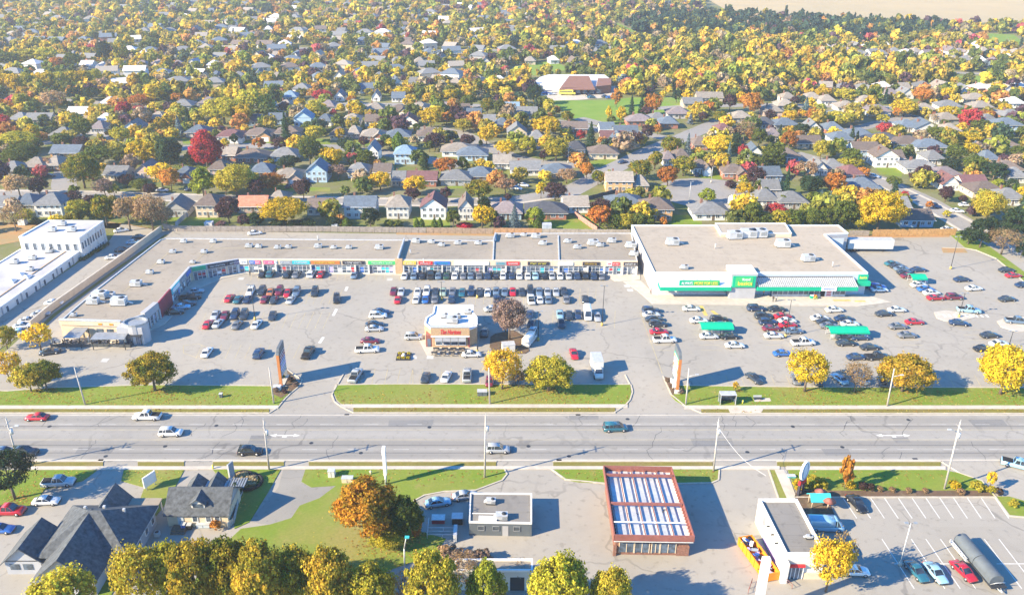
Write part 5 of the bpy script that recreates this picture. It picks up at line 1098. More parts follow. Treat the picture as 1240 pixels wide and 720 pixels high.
RC = dict(g=(.19,.195,.205), b=(.12,.155,.205), n=(.165,.13,.115), t=(.30,.265,.23), m=(.17,.085,.09), d=(.075,.08,.10), r=(.55,.20,.13), w=(.62,.60,.60), k=(.20,.30,.40), p=(.225,.19,.20))
RN = dict(g='grey', b='blue-grey', n='brown', t='tan', m='maroon', d='dark', r='orange', w='white', k='light blue', p='mauve')
WC = dict(w=(.70,.69,.66), k=(.36,.15,.10), t=(.56,.46,.34), o=(.60,.36,.18), g=(.38,.38,.39), l=(.38,.52,.64), p=(.50,.38,.34))
WN = dict(w='white', k='red brick', t='cream', o='orange brick', g='grey', l='pale blue', p='pinkish brick')
# cx, base row, px width, plan (h hip, s side gable, f front gable, e hip with garage wing; capital = two storeys), roof, wall
HOUSES = {
 'just behind the mall fence': '''5,258,30,s,g,w 30,256,28,h,b,g 60,262.6,36,H,g,w 212,263,34,f,g,g 252,263.5,30,H,n,t 305,258,38,s,r,p 336,252,24,h,t,t 387,261,34,s,n,w 436,265,42,S,b,w 482,265,30,H,t,w 525,266,34,F,m,w 564,267,20,F,n,w
   614,266,40,h,p,l 662,266,54,h,d,k 697,258,34,s,t,w 757,256,46,h,b,k 796,268,40,H,n,o 861,267,48,h,g,w 897,256,18,s,g,w 928,250,30,h,g,w 960,253,38,h,g,g 1110,275,44,s,n,l 1094,259,18,s,g,g''',
 'along the rear street': '''12,214,28,h,g,w 41,209,30,h,t,k 64,207,20,h,t,k 140,219,30,s,g,t 176,216,28,f,p,p 223,220,27,e,b,k 264,212,24,h,n,p 316,216,28,h,b,k 349,222,38,e,t,p 384,221,28,F,b,l 434,216,28,h,g,w 463,216,24,s,n,t 483,226,18,s,g,t
   511,226,40,s,m,k 552,225,40,h,g,g 582,221,34,h,b,k 608,205,24,s,t,w 636,213,40,s,g,w 674,217,42,h,b,o 750,233,36,S,t,o 776,232,20,h,t,o 934,237,24,s,g,t 1046,235,40,h,b,g 1147,221,40,h,p,w 1150,231,24,f,m,w 1180,231,34,s,m,w 1196,240,44,h,n,t 1225,249,34,h,g,w''',
 'near the cul-de-sac and side street': '''810,201,16,h,p,w 849,211,22,e,n,w 890,217,32,e,n,k 932,220,30,s,b,l 826,198,20,h,n,k 953,197,34,h,n,l 992,213,20,f,g,w 1010,211,26,h,g,g 1033,219,24,h,m,k 1073,203,32,F,n,w 1116,211,44,e,g,w 1132,200,24,h,g,w 1222,213,36,h,n,p 1232,222,24,h,g,w 1199,200,22,h,b,w''',
 'near the tall red tree': '''22,151,24,h,g,w 46,151,34,s,g,t 74,170,28,h,g,t 79,192,38,s,b,o 95,143,30,s,w,t 118,162,18,h,p,w 126,152,22,h,w,k 131,131,22,h,w,g 160,162,28,f,g,w 190,150,24,h,t,k
   238,167,28,h,b,p 279,172,36,e,m,w 313,170,37,e,n,o 348,168,34,h,n,p 277,195,20,s,t,k 305,198,42,h,n,k 344,196,34,h,g,l 410,170,22,h,n,t 428,168,16,h,t,g 451,171,32,e,t,k 482,172,32,h,b,l 520,171,34,h,n,w
   451,196,18,F,b,w 490,199,27,H,k,l 555,190,44,h,t,w 572,195,40,h,b,l''',
 'left of the school field': '''220,134,28,h,g,w 251,131,22,h,p,w 309,153,28,h,d,l 334,151,22,s,b,l 367,154,24,F,k,l 393,153,20,h,b,w 324,131,14,f,t,w 345,135,22,h,t,w 350,123,20,h,k,l 397,135,18,h,p,w 411,123,14,f,b,w 427,134,20,h,g,w 454,138,22,h,t,w 455,123,11,f,g,w
   426,152,24,e,t,w 452,153,22,s,n,w 482,124,18,s,b,w 483,140,24,e,n,t 508,137,24,e,t,w 494,154,26,f,m,w 540,137,26,e,p,w 563,139,13,s,n,t 574,145,20,s,b,w 587,153,28,s,g,w 620,137,20,s,k,w 638,143,28,s,g,g 608,158,18,h,b,w 626,172,26,F,g,t 650,174,20,h,g,l''',
 'south of the school field': '''696,162,34,s,n,k 698,188,24,h,d,w 735,163,20,s,b,w 758,167,32,s,b,w 742,174,32,s,m,w 731,193,38,h,n,t 749,178,24,f,b,w 775,153,36,h,p,k 797,151,24,h,g,g 810,156,24,h,b,k 822,144,30,h,p,g 839,131,26,s,g,t 860,124,34,s,t,t''',
 'in the eastern block': '''848,182,20,h,n,k 877,165,20,h,m,w 898,149,26,h,t,g 936,141,26,h,t,p 952,134,24,h,t,g 927,157,26,h,d,w 952,158,32,h,b,g 985,162,20,f,g,w 937,171,18,h,p,w 979,180,34,s,n,t 914,193,22,f,b,w 1010,163,24,h,b,k 1019,181,28,H,b,w 1041,171,36,h,b,t 1073,177,40,h,d,k
   1101,181,40,h,n,w 1048,194,34,S,n,l 1078,199,36,s,n,l 1128,185,42,h,b,w 1100,160,24,h,b,w 1123,162,34,f,b,w 1152,165,24,h,t,w 1220,163,36,H,b,l 1215,183,38,h,n,w 1148,151,28,h,t,g 1121,139,26,h,t,k 1065,141,30,h,p,w 1026,136,26,h,t,w 1050,129,22,h,t,g 1151,135,30,h,g,w 1183,126,34,h,t,t 1190,136,26,h,t,k 1226,147,28,h,g,k 1230,131,22,h,w,w 1198,153,22,h,g,g 1003,128,20,h,t,w 985,125,22,h,t,w 1080,120,18,h,p,w 1098,120,18,f,g,w 955,125,18,h,t,w 1012,148,22,h,b,k''',
}
OCC = []   # discs where no filler tree may stand
def house(cx, by, wpx, plan, rc, wc, label, group, seed=0, small=False, turn=None):
    sh = dict(h='hip', s='side', f='front', e='ell')[plan.lower()]; two = plan.isupper(); P = HP[(sh, two)]
    k = PPM(cx, by); W = wpx/k/1.13; g = G(cx, by); D = 10.0 if sh != 'front' else max(9.5, W*.95); D = min(max(D, W*.62), 12) * .93
    r = random.Random(int(cx*7+by*13)); rot = r.uniform(-3,3) if turn is None else turn
    t = thing('house', label, 'house', (g.x, g.y + D/2, 0), group, R(rot)); t.scale = (W/12, D/10, .92)
    OCC.append((g.x, g.y+D/2, max(W, D)*.55)); OCC.append((g.x+W*.1, g.y-1.5, W*.3))
    def j(c): f = r.uniform(.85,1.15); return (min(.85,c[0]*f), min(.85,c[1]*f), min(.85,c[2]*f), 1)
    o = link('wall', P['wall'], t); o.color = j(WC[wc]); roof = link('roof', P['roof'], t); roof.color = j(RC[rc])
    if r.random() < .7: link('chimney', P['chimney'], roof)
    if P['gutter'] and not small: link('gutter', P['gutter'], roof)
    for gl, fr_ in (P['win'] if not small else P['win'][:3]):
        w_ = link('window', gl, t)
        if not small: link('frame', fr_, w_)
    link('door', P['door'], t); link('garage_door', P['garage'], t)
for band, s in HOUSES.items():
    it = [q.split(',') for q in s.split()]; it.sort(key=lambda q: float(q[0]))
    cnt = {}
    for q in it: cnt[q[4]] = cnt.get(q[4], 0)+1
    seen = {}
    for q in it:
        i = seen.get(q[4], 0); seen[q[4]] = i+1
        lab = f"{WN[q[5]]} house, {ordinal(i, cnt[q[4]])} with {RN[q[4]]} roof {band}"
        if cnt[q[4]] == 1: lab = f"{WN[q[5]]} house, only one with {RN[q[4]]} roof {band}"
        house(float(q[0]), float(q[1]), float(q[2]), q[3], q[4], q[5], lab, 'houses '+band, small=float(q[1]) < 160)
# rows of far houses, generated
FAR = [('in row one past the east woods', 1005, 1240, 79, 15, 13, 'gtpw'), ('in row two past the east woods', 990, 1240, 68, 12, 13, 'gtwp'), ('in row three past the east woods', 940, 1240, 60, 17, 12, 'tgpw'),
       ('east of the school woods', 1000, 1240, 112, 21, 20, 'ttgw'), ('below the conifer wood', 720, 925, 66, 19, 14, 'wgtb'), ('west of the school roof', 480, 625, 104, 22, 15, 'wgtb'), ('near the left car lot', 80, 260, 84, 20, 15, 'wgpk'),
       ('left of the pale yellow row', 262, 470, 97, 22, 15, 'bgtw'), ('in the far west blocks', 290, 470, 72, 21, 13, 'wgbt'), ('far beyond the yellow row', 0, 240, 70, 26, 13, 'wgtb'), ('in the far centre blocks', 480, 720, 78, 24, 13, 'wgtn'), ('in the far northern blocks', 100, 700, 40, 40, 11, 'wgtp')]
rf_ = random.Random(11)
for band, x0, x1, y, stp, wpx, cols in FAR:
    xs = []; x = x0
    while x < x1: xs.append(x + rf_.uniform(-2,2)); x += stp*1.12
    cc = [rf_.choice(cols) for _ in xs]; cnt = {c: cc.count(c) for c in cc}; seen = {}
    for x, c in zip(xs, cc):
        i = seen.get(c, 0); seen[c] = i+1; wc = rf_.choice('wwtgk')
        house(x, y + rf_.uniform(-2,2), wpx*rf_.uniform(.85,1.15), rf_.choice('hhfse'), c, wc, f"small {WN[wc]} house, {ordinal(i, cnt[c])} {RN[c]}-roofed one {band}", 'houses '+band, small=True, turn=rf_.uniform(-20,20))

# the remaining far roofs, past 300 houses: one object
print('HOUSES', sum(1 for o in bpy.data.objects if o.name.startswith('house') and o.type == 'EMPTY'))
fh = MB(); FHC = []; rh = random.Random(21)
def far_house(x, y):
    W_, D_, a = rh.uniform(9,13.5), rh.uniform(8,10), R(rh.uniform(-25,25)); E = rh.choice((2.9,2.9,4.8)); n0 = len(fh.v)
    fh.box(-W_/2, W_/2, -D_/2, D_/2, 0, E, 0); n1 = len(fh.v)
    (hip(fh, -W_/2, W_/2, -D_/2, D_/2, E, E+2.6, .5) if rh.random() < .6 else gable(fh, -W_/2, W_/2, -D_/2, D_/2, E, E+2.4, .5, 'x'))
    n2 = len(fh.v); fh.box(-W_*.3, -W_*.15, -D_/2-.05, -D_/2, 1, 2.2); fh.box(W_*.1, W_*.25, -D_/2-.05, -D_/2, 1, 2.2); n3 = len(fh.v)
    wc = WC[rh.choice('wwwtgkt')]; rc = RC[rh.choice('gbntgwgb')]; ca, sa_ = math.cos(a), math.sin(a)
    for i in range(n0, n3): vx, vy, vz = fh.v[i]; fh.v[i] = (x+vx*ca-vy*sa_, y+vx*sa_+vy*ca, vz)
    FHC.extend([(*wc,1)]*(n1-n0) + [(*rc,1)]*(n2-n1) + [(.05,.06,.08,1)]*(n3-n2)); OCC.append((x, y, W_*.5)); OCC.append((x+2, y-6, 4.5))
k = 0
for yy in range(470, 1120, 34):
    for j in range(-40, 41):
        x = j*19 + rh.uniform(-3,3) + (yy % 7)*2; y = yy + rh.uniform(-4,4) + 8*math.sin(x*.02)
        pxx = PX0 + FPX*x/(y*CP+CAMH*SP); pyy = PY0 - FPX*(y*SP-CAMH*CP)/(y*CP+CAMH*SP)
        if not (-60 < pxx < 1300): continue
        if pxx > 730 and 53 < pyy < 112: continue
        if pxx > 640 and pyy < 53: continue
        if 600 < pxx < 760 and 78 < pyy < 125: continue
        if pyy > 112 or rh.random() < .22: continue
        if any((ox-x)**2+(oy-y)**2 < (orr+8)**2 for ox, oy, orr in OCC): continue
        far_house(x, y); k += 1
fm, ft, fb_ = nodes('far_house_paint'); at_ = ft.nodes.new('ShaderNodeAttribute'); at_.attribute_name = 'col'; ft.links.new(at_.outputs['Color'], fb_.inputs['Base Color']); fb_.inputs['Roughness'].default_value = .85
me = fh.mesh('distant_houses', fm); ca_ = me.color_attributes.new('col', 'FLOAT_COLOR', 'POINT'); ca_.data.foreach_set('color', np.array(FHC, dtype=np.float32).ravel())
o = link('distant_houses', me); o['kind'] = 'stuff'; tag(o, 'tiny roofs of the far suburb showing between the autumn trees', 'houses'); print('FARH', k)
# ---------------------------------------------------------------- trees
def leaves(rs, pts, nrm, size, aspect=1.0):
    n = len(pts); nrm = nrm + rs.normal(0, .55, (n,3)); nrm /= np.linalg.norm(nrm, axis=1, keepdims=True)
    a = np.cross(nrm, rs.normal(0,1,(n,3))); a /= np.linalg.norm(a, axis=1, keepdims=True)+1e-9; b = np.cross(nrm, a)
    s = size*rs.uniform(.6,1.35,(n,1)); a = a*s; b = b*s*aspect
    v = np.stack([pts-a-b*.6, pts+a-b, pts+a*.8+b, pts-a*.7+b*.9], 1).reshape(-1,3); f = np.arange(n*4).reshape(-1,4)
    return v, f
def np_mesh(name, v, f, mat, cols=None):
    me = bpy.data.meshes.new(name); me.vertices.add(len(v)); me.vertices.foreach_set('co', v.astype(np.float32).ravel())
    me.loops.add(f.size); me.loops.foreach_set('vertex_index', f.astype(np.int32).ravel()); me.polygons.add(len(f))
    me.polygons.foreach_set('loop_start', np.arange(0, f.size, 4, dtype=np.int32)); me.polygons.foreach_set('loop_total', np.full(len(f), 4, dtype=np.int32))
    me.update(); me.materials.append(mat)
    if cols is not None:
        ca = me.color_attributes.new('col', 'FLOAT_COLOR', 'POINT'); ca.data.foreach_set('color', cols.astype(np.float32).ravel())
    return me
def crown_pts(rs, shape, n, K, cr, z0=.22):
    # unit tree: height 1, crown about 1 wide; clusters of leaves on a lobed surface
    d = rs.normal(0,1,(K,3)); d /= np.linalg.norm(d, axis=1, keepdims=True); d[:,2] = np.abs(d[:,2])*1.0 - (rs.random(K) < .38)*np.abs(d[:,2])*1.5
    d /= np.linalg.norm(d, axis=1, keepdims=True)
    lob = 1 + .16*np.sin(3*np.arctan2(d[:,1],d[:,0])+rs.uniform(0,6)) * (1-np.abs(d[:,2])) + rs.normal(0,.07,K)
    rad = rs.uniform(.62,1.0,K)**.6*lob
    zc = z0+(1-z0)*.48; hz = (1-z0)*.5
    if shape == 'round': c = np.stack([d[:,0]*rad*.44, d[:,1]*rad*.44, zc+d[:,2]*rad*hz*.92],1)
    elif shape == 'oval':
        c = np.stack([d[:,0]*rad*.43, d[:,1]*rad*.43, zc+d[:,2]*rad*hz*.95],1); tz = np.clip((c[:,2]-zc)/hz,0,1); c[:,:2] *= (1-.45*tz[:,None])
    elif shape == 'flat': c = np.stack([d[:,0]*rad*.46, d[:,1]*rad*.46, .62+d[:,2]*rad*.30],1)
    m = n//K; cen = np.repeat(c, m, 0); e = rs.normal(0,1,(K*m,3)); e /= np.linalg.norm(e, axis=1, keepdims=True)
    r = cr*np.repeat(rs.uniform(.45,1.6,K), m)[:,None]*rs.uniform(.45,1.0,(K*m,1))
    sc = np.array([1,1,.8]); pts = cen+e*r*sc; out = pts-np.array([0,0,zc-.1]); out /= np.linalg.norm(out,axis=1,keepdims=True)
    return pts, e*.8+out*.5
def conifer_pts(rs, n, wid=.5):
    z = rs.uniform(0,1,n)**1.25*.93+.06; lay = np.floor(z*16)/16; rr = (1-z)*wid*(.72+.35*np.sin(z*60)) + .015
    th = rs.uniform(0,2*np.pi,n); th = np.round(th*2.2+lay*7)/2.2 - lay*7/1.0 + rs.normal(0,.16,n); q = rs.uniform(.35,1,n)**.6
    pts = np.stack([np.cos(th)*rr*q, np.sin(th)*rr*q, z-.05*q*(1-z)],1); nr = np.stack([np.cos(th)*.7,np.sin(th)*.7,np.full(n,.75)],1); return pts, nr
def column_pts(rs, n):
    z = rs.uniform(.03,1,n); rr = .48*np.sin(np.clip(z*.93+.07,0,1)*np.pi)**.55*(1-.55*z**2.2)
    th = rs.uniform(0,2*np.pi,n); rr = rr*(1+.12*np.sin(5*th+z*9)); q = rs.uniform(.6,1,n)**.5
    pts = np.stack([np.cos(th)*rr*q, np.sin(th)*rr*q, z],1); return pts, np.stack([np.cos(th),np.sin(th),np.full(n,.5)],1)
def limbs(seed, sparse=False, top=.55, nb=7, tr=.026, twigs=0):
    r = random.Random(seed); m = MB(); m.tube((0,0,0),(0.01,0,top*.62),tr*1.25,tr*.85,8); m.tube((0.01,0,top*.6),(0,.01,top*1.35),tr*.85,tr*.3,6)
    for k in range(nb):
        a = 2*math.pi*k/nb + r.uniform(-.3,.3); z = top*r.uniform(.4,.9); L_ = r.uniform(.26,.40); up = r.uniform(.14,.36)
        p = Vector((0,0,z)); q = p+Vector((math.cos(a)*L_*.55, math.sin(a)*L_*.55, up*.6)); e = p+Vector((math.cos(a)*L_, math.sin(a)*L_, up))
        m.tube(p, q, tr*.5, tr*.3, 5, 0, False); m.tube(q, e, tr*.3, tr*.1, 4, 0, False)
        for j in range(twigs):
            b = q.lerp(e, r.random()) if j % 2 else p.lerp(q, r.uniform(.3,1)); dd = Vector((math.cos(a)+r.uniform(-1,1), math.sin(a)+r.uniform(-1,1), r.uniform(.2,1.6))).normalized()*r.uniform(.08,.2)
            m.tube(b, b+dd, tr*.14, tr*.04, 3, 0, False)
    return m.mesh('trunk', M['bark'])
TP = {}
def proto(key, fn, size, asp=1.0, nv=3, tk=None, seed=0):
    L_ = []
    for i in range(nv):
        rs = np.random.RandomState(seed+i*13+len(TP)*101); p, nr = fn(rs); v, f = leaves(rs, p, nr, size, asp)
        L_.append((np_mesh('crown', v, f, M['leaf']), (tk or (lambda s: limbs(s)))(seed+i+5)))
    TP[key] = L_
LODS = dict(N=(15000, 170, .0145), M=(4600, 84, .0235), F=(1300, 44, .044))
for lod, (n, K, s) in LODS.items():
    nv = 5 if lod == 'N' else 4
    proto(('round',lod), lambda rs: crown_pts(rs,'round',n,K,.105), s, nv=nv); proto(('oval',lod), lambda rs: crown_pts(rs,'oval',n,K,.10,.1), s, nv=3)
    proto(('flat',lod), lambda rs: crown_pts(rs,'flat',int(n*.8),K,.10), s, nv=3)
    proto(('airy',lod), lambda rs: crown_pts(rs,'round',int(n*.42),int(K*.8),.11,.30), s, nv=3, tk=lambda q: limbs(q, top=.62, nb=9, twigs=10))
    proto(('bare',lod), lambda rs: crown_pts(rs,'round',int(n*.16),int(K*.7),.12,.28), s*.8, nv=3, tk=lambda q: limbs(q, top=.66, nb=12, twigs=22, tr=.022))
    proto(('cone',lod), lambda rs: conifer_pts(rs,int(n*.8)), s*1.1, .55, nv=3, tk=lambda q: limbs(q, top=.3, nb=0))
    proto(('column',lod), lambda rs: column_pts(rs,int(n*.6)), s*1.2, nv=3, tk=lambda q: limbs(q, top=.2, nb=0))
# colour letters -> (rgb, green share, plan, words)
TC = dict(Y=((.64,.45,.03),.15,'round','golden yellow'), V=((.52,.44,.05),.35,'round','yellow-green'), L=((.30,.33,.035),.3,'oval','lime green'), G=((.135,.16,.030),.3,'round','olive green'), D=((.045,.075,.035),.0,'round','dark green'),
  O=((.55,.24,.045),.15,'round','orange'), R=((.45,.055,.06),0,'round','red'), P=((.105,.058,.062),0,'round','dark purple-brown'), M=((.34,.26,.03),.9,'round','mixed green and gold'), N=((.38,.26,.13),.1,'bare','nearly bare'),
  A=((.70,.48,.04),.1,'airy','thin golden'), S=((.045,.085,.04),0,'cone','dark green spruce'), B=((.16,.225,.235),0,'cone','blue spruce'), C=((.12,.18,.03),.1,'column','columnar green'), E=((.50,.05,.055),0,'oval','tall egg-shaped red'), X=((.50,.19,.04),.2,'round','rust orange'),
  W=((.55,.45,.05),.2,'airy','loose yellow-green'),
  K=((.60,.31,.035),.5,'round','orange and gold'),
  Z=((.50,.34,.04),.55,'round','golden orange'),
  T=((.42,.27,.15),0,'airy','tan thinning'), F=((.62,.44,.03),.2,'flat','broad golden'), J=((.55,.20,.05),.2,'column','slim orange'), H=((.27,.19,.15),0,'airy','thin brown'), I=((.035,.065,.03),0,'airy','dark pine'))
TREES = {
 'in the bottom row': '88,772,694,80,V 180,752,660,66,W 214,740,657,50,V 243,750,651,66,Z 284,742,648,58,M 322,756,655,66,Z 362,744,659,54,M 402,750,662,62,Z 452,754,684,58,V 525,758,664,62,V 589,754,675,50,L 677,756,674,70,V 737,758,686,50,V 560,706,672,46,N 630,702,676,30,N 487,735,688,26,N',
 'on the south lawns': '448,656,581,73,K 490,655,602,44,G 470,662,640,40,V 504.5,647,604,16,J 18.5,604,545,58,I 271,612,594,28,H 1022,592,551,17,O 1197,593,570,12,A 1000,716,652,50,A 1012,700,640,34,N',
 'along the north lawn': '188,473,428,56,M 57,472,436,38,M 38,474,440,34,V 9,422,394,26,V 12,462,424,34,A 50,425,392,36,A 608,471,423,48,A 664,473,433,58,V 617,411,361,46,H 612,402,376,26,H 974,474,424,52,A 1034,475,437,38,N 1092,474,430,60,Z 1211,477,419,60,Y 890,474,462,8,A 628,468,446,16,T',
 'behind the mall fence': '''97,266,241,28,V 130,273,234,30,M 158,279,236,34,T 186,280,234,40,T 20,280,245,32,N 90,252,230,22,P 113,258,235,18,P 44,273,263,13,D 278,270,237,31,P 296,275,259,16,P 312,276,256,18,D 346,272,238,54,F 338,276,265,20,D 358,277,266,18,D 373,276,264,18,D 203,275,250,22,T 449,276,250,23,D 471,276,266,14,G 483,276,267,14,G 404,276,262,18,D 420,276,263,14,C
   505,276,264,8,C 511,276,264,8,C 526,276,264,8,C 533,276,263,8,C 549,276,253,17,G 584,276,248,28,Y 595,274,252,18,G 586,262,236,16,D 623,277,246,20,B 647,274,250,26,L 651,277,262,13,C 726,277,248,31,X 728,262,240,25,P 742,278,258,22,G 757,278,258,22,V 772,278,257,22,G 785,278,260,16,G 909,276,243,22,G 924,277,256,26,G 942,277,254,26,V 960,277,252,26,G 980,277,251,26,G 1000,277,250,26,G 937,262,246,26,R 948,250,236,14,G 992,252,230,17,B 1003,254,232,15,B 1020,277,241,32,G 1040,278,258,22,V 1062,281,231,54,Y 803,277,262,10,O 5,272,250,22,N 32,270,252,20,V''',
 'along the rear street': '25,240,210,34,T 49,238,214,24,P 103,228,186,44,M 128,238,216,26,H 139,238,222,14,V 92,240,224,16,G 154,226,210,19,P 171,232,216,20,G 182,236,222,18,P 197,226,196,32,A 208,230,202,24,O 247,239,201,34,L 287,238,198,46,V 274,236,208,22,Y 312,240,216,19,P 329,230,209,32,X 368,241,215,22,P 410,217,199,25,H 461,230,207,26,Y 539,245,226,16,P 500,244,226,20,P 503,236,212,30,Y 540,210,190,28,X 582,204,192,14,Y 580,243,217,31,M 612,234,215,26,T 615,244,234,9,P 655,240,220,14,Y 672,243,220,27,P 686,222,203,24,T 710,215,196,18,O 724,224,206,19,M 738,215,205,9,L 775,217,192,27,M 792,205,188,16,T',
 'around the cul-de-sac': '808,225,200,25,X 827,213,188,28,M 856,246,227,22,L 872,210,188,16,A 901,240,220,21,Y 900,226,211,15,V 913,227,200,23,P 917,233,218,10,G 884,228,218,14,P 951,236,201,13,S 981,237,212,30,D 975,218,194,26,T 940,202,188,24,G 920,205,188,18,G 862,209,192,12,T 926,240,226,10,G',
 'by the diagonal side street': '1008,236,208,27,X 1032,243,226,23,P 1013,242,228,16,V 1043,216,202,19,O 1080,227,213,18,G 1095,241,231,10,R 1124,253,243,9,O 1146,263,255,11,V 1117,221,199,19,P 1105,219,208,12,P 1144,244,225,19,P 1132,226,210,10,D 1193,270,230,37,V 1186,300,263,34,D 1172,296,276,22,D 1228,290,249,36,D 1212,308,276,44,N 1202,219,195,30,D 1150,206,191,24,D 1178,208,188,28,G 1208,230,216,18,L 1224,232,216,15,D 1238,242,226,16,Y 1030,202,190,30,V 1165,246,236,10,P 1230,236,222,6,C 1226,236,222,6,C 1200,276,262,16,D 1236,312,296,16,D',
 'in the upper left block': '28,133,112,21,V 66,138,108,30,T 5,138,120,25,O 2,162,137,27,R 152,147,122,21,R 102,170,140,23,G 24,185,158,42,V 28,200,174,42,G 42,175,149,19,Y 75,180,160,21,G 100,181,165,22,P 26,160,147,26,P 120,200,176,35,G 147,199,178,29,G 173,199,168,36,Y 148,176,152,22,V 135,168,156,12,O 195,160,142,15,Y 178,168,153,8,T 170,133,113,25,X 188,125,100,26,Y 92,122,104,19,D 112,122,105,20,D 60,205,190,16,T 12,205,188,18,G 55,150,138,16,G 85,160,148,14,D',
 'near the tall red tree': '252,205,155,40,E 207,203,165,32,D 218,166,140,16,B 229,157,132,14,S 272,150,117,48,V 296,152,124,26,Y 305,140,105,34,V 320,141,128,14,Y 347,170,136,17,S 340,182,166,22,P 314,181,166,16,X 273,181,167,11,Y 376,200,163,28,G 382,172,151,23,V 395,200,176,23,Y 364,136,118,16,Y 382,143,120,22,V 215,125,112,14,O 250,142,130,14,Y 345,137,123,14,P 390,124,108,24,R 333,130,108,17,D 350,205,188,28,D 204,158,138,14,Y 284,175,162,10,D 262,168,156,9,G',
 'in the centre-left gardens': '405,205,178,23,Y 420,184,166,22,D 443,205,180,22,G 441,178,165,14,P 458,183,169,17,P 483,183,159,19,C 474,182,167,14,V 522,154,129,25,Y 541,150,135,16,O 551,146,127,16,P 561,160,143,23,V 527,182,160,25,P 520,184,168,14,G 565,178,162,18,P 582,179,169,6,D 589,175,152,20,Y 434,142,126,14,Y 470,144,130,16,Y 466,156,140,18,P 404,143,131,9,R 504,161,149,10,Y 525,130,115,12,L 546,124,107,18,Y 567,132,114,20,G 590,138,118,19,M 426,126,115,12,O 488,118,104,21,Y 412,170,155,14,Y 450,148,135,14,T 440,160,148,8,S 515,205,190,14,S 560,206,190,16,G 430,205,188,14,D',
 'south-west of the school': '662,167,140,35,Y 673,195,164,29,V 639,190,163,22,V 613,190,169,25,Y 715,180,147,20,S 690,172,153,14,S 703,172,157,12,R 631,153,136,13,S 646,154,136,11,S 664,135,119,15,V 674,140,128,11,O 687,148,134,17,M 764,142,115,12,S 776,141,115,13,S 790,140,112,22,O 746,130,107,13,O 752,148,129,14,Y 737,147,128,8,Y 769,178,158,18,P 784,170,150,17,P 783,142,128,14,P 796,163,150,12,O 647,127,100,18,D 605,142,119,15,G 658,195,181,11,P 793,205,182,18,M 620,178,164,12,X 740,150,140,12,G',
 'in the eastern gardens': '908,139,110,26,O 897,124,111,15,Y 883,135,113,16,P 858,140,122,17,X 871,149,134,20,M 869,189,162,33,Y 812,187,164,26,M 832,188,162,14,B 883,153,136,10,B 900,172,142,25,N 893,168,152,14,P 918,178,153,18,G 898,197,174,14,R 881,201,173,11,B 890,181,160,11,D 954,182,157,20,X 935,202,172,28,G 955,148,133,18,Y 975,137,118,15,B 985,151,130,22,X 972,143,133,9,Y 993,193,168,19,V 970,165,149,18,D 850,148,135,13,P 832,126,108,13,Y 819,124,108,13,D 932,146,133,14,P 995,120,105,20,Y 962,128,116,12,P 1008,176,160,12,D',
 'in the far right gardens': '1094,141,120,31,Y 1172,157,131,27,R 1183,160,143,22,G 1169,177,159,31,Y 1173,193,172,21,Y 1132,172,152,27,G 1155,197,174,24,G 1068,150,138,16,V 1070,163,148,20,R 1086,165,151,18,G 1015,153,134,33,V 1030,200,179,26,G 1148,142,128,26,Y 1194,144,133,19,O 1215,137,125,16,Y 1116,125,106,25,O 1146,122,105,18,Y 1192,184,168,11,L 1230,192,176,20,G 1234,171,152,14,G 1040,142,130,14,P 1023,124,106,27,V 1064,122,112,16,L 1085,142,130,12,O 1104,141,131,16,G 1106,180,170,10,P 1074,186,172,12,P 1130,150,138,12,N 1212,150,140,10,G',
 'along the pale yellow row': '6,112,86,20,Y 20,113,87,18,Y 34,112,87,19,V 48,110,86,18,Y 62,110,85,19,Y 76,109,85,18,V 90,108,84,18,Y 104,107,83,18,Y 118,106,82,18,V 72,86,68,20,X 12,84,62,26,G 36,80,58,26,V 58,80,56,24,V 88,86,62,18,G 128,78,48,18,D 148,76,52,16,Y',
}
TREE_N = 0; TXY = []
def tree(cx, by, ty, wpx, code, label, group):
    global TREE_N
    rgb, gr, plan, wd = TC[code]; g = G(cx, by); k = PPM(cx, by); W = max(1.2, wpx/k); Hh = max(2.0, HT(cx, by, ty) * (.96 if plan != 'cone' else 1.0))
    r = random.Random(int(cx*31+by*17+wpx)); lod = 'N' if wpx > 36 else ('M' if wpx > 17 else 'F')
    P = TP[(plan, lod)]; cr, tk = P[r.randrange(len(P))]
    nm = dict(cone='spruce_tree', bare='bare_tree', column='columnar_tree').get(plan, 'pine_tree' if code == 'I' else ('maple_tree' if code in 'MXRE' else 'deciduous_tree'))
    t = thing(nm, label, 'tree', (g.x, g.y, 0), group, r.uniform(0, 6.28)); t.scale = (W, W, Hh)
    c = link('crown', cr, t); jv = r.uniform(.85, 1.15); c.color = (rgb[0]*jv, rgb[1]*jv*r.uniform(.94,1.06), rgb[2]*jv, gr)
    link('trunk', tk, t); TREE_N += 1; TXY.append((g.x, g.y, W*.5)); OCC.append((g.x, g.y, W*.42))
for band, s in TREES.items():
    it = [q.split(',') for q in s.split()]; it.sort(key=lambda q: float(q[0])); cnt = {}
    for q in it: cnt[q[4]] = cnt.get(q[4], 0)+1
    seen = {}
    for q in it:
        i = seen.get(q[4], 0); seen[q[4]] = i+1; wd = TC[q[4]][3]
        lab = (f"{wd} tree, {ordinal(i, cnt[q[4]])} of its colour {band}" if cnt[q[4]] > 1 else f"{wd} tree, the only such one {band}")
        tree(*[float(a) for a in q[:4]], q[4], lab, 'trees '+band if cnt[q[4]] > 1 else None)
print('TREES', TREE_N)
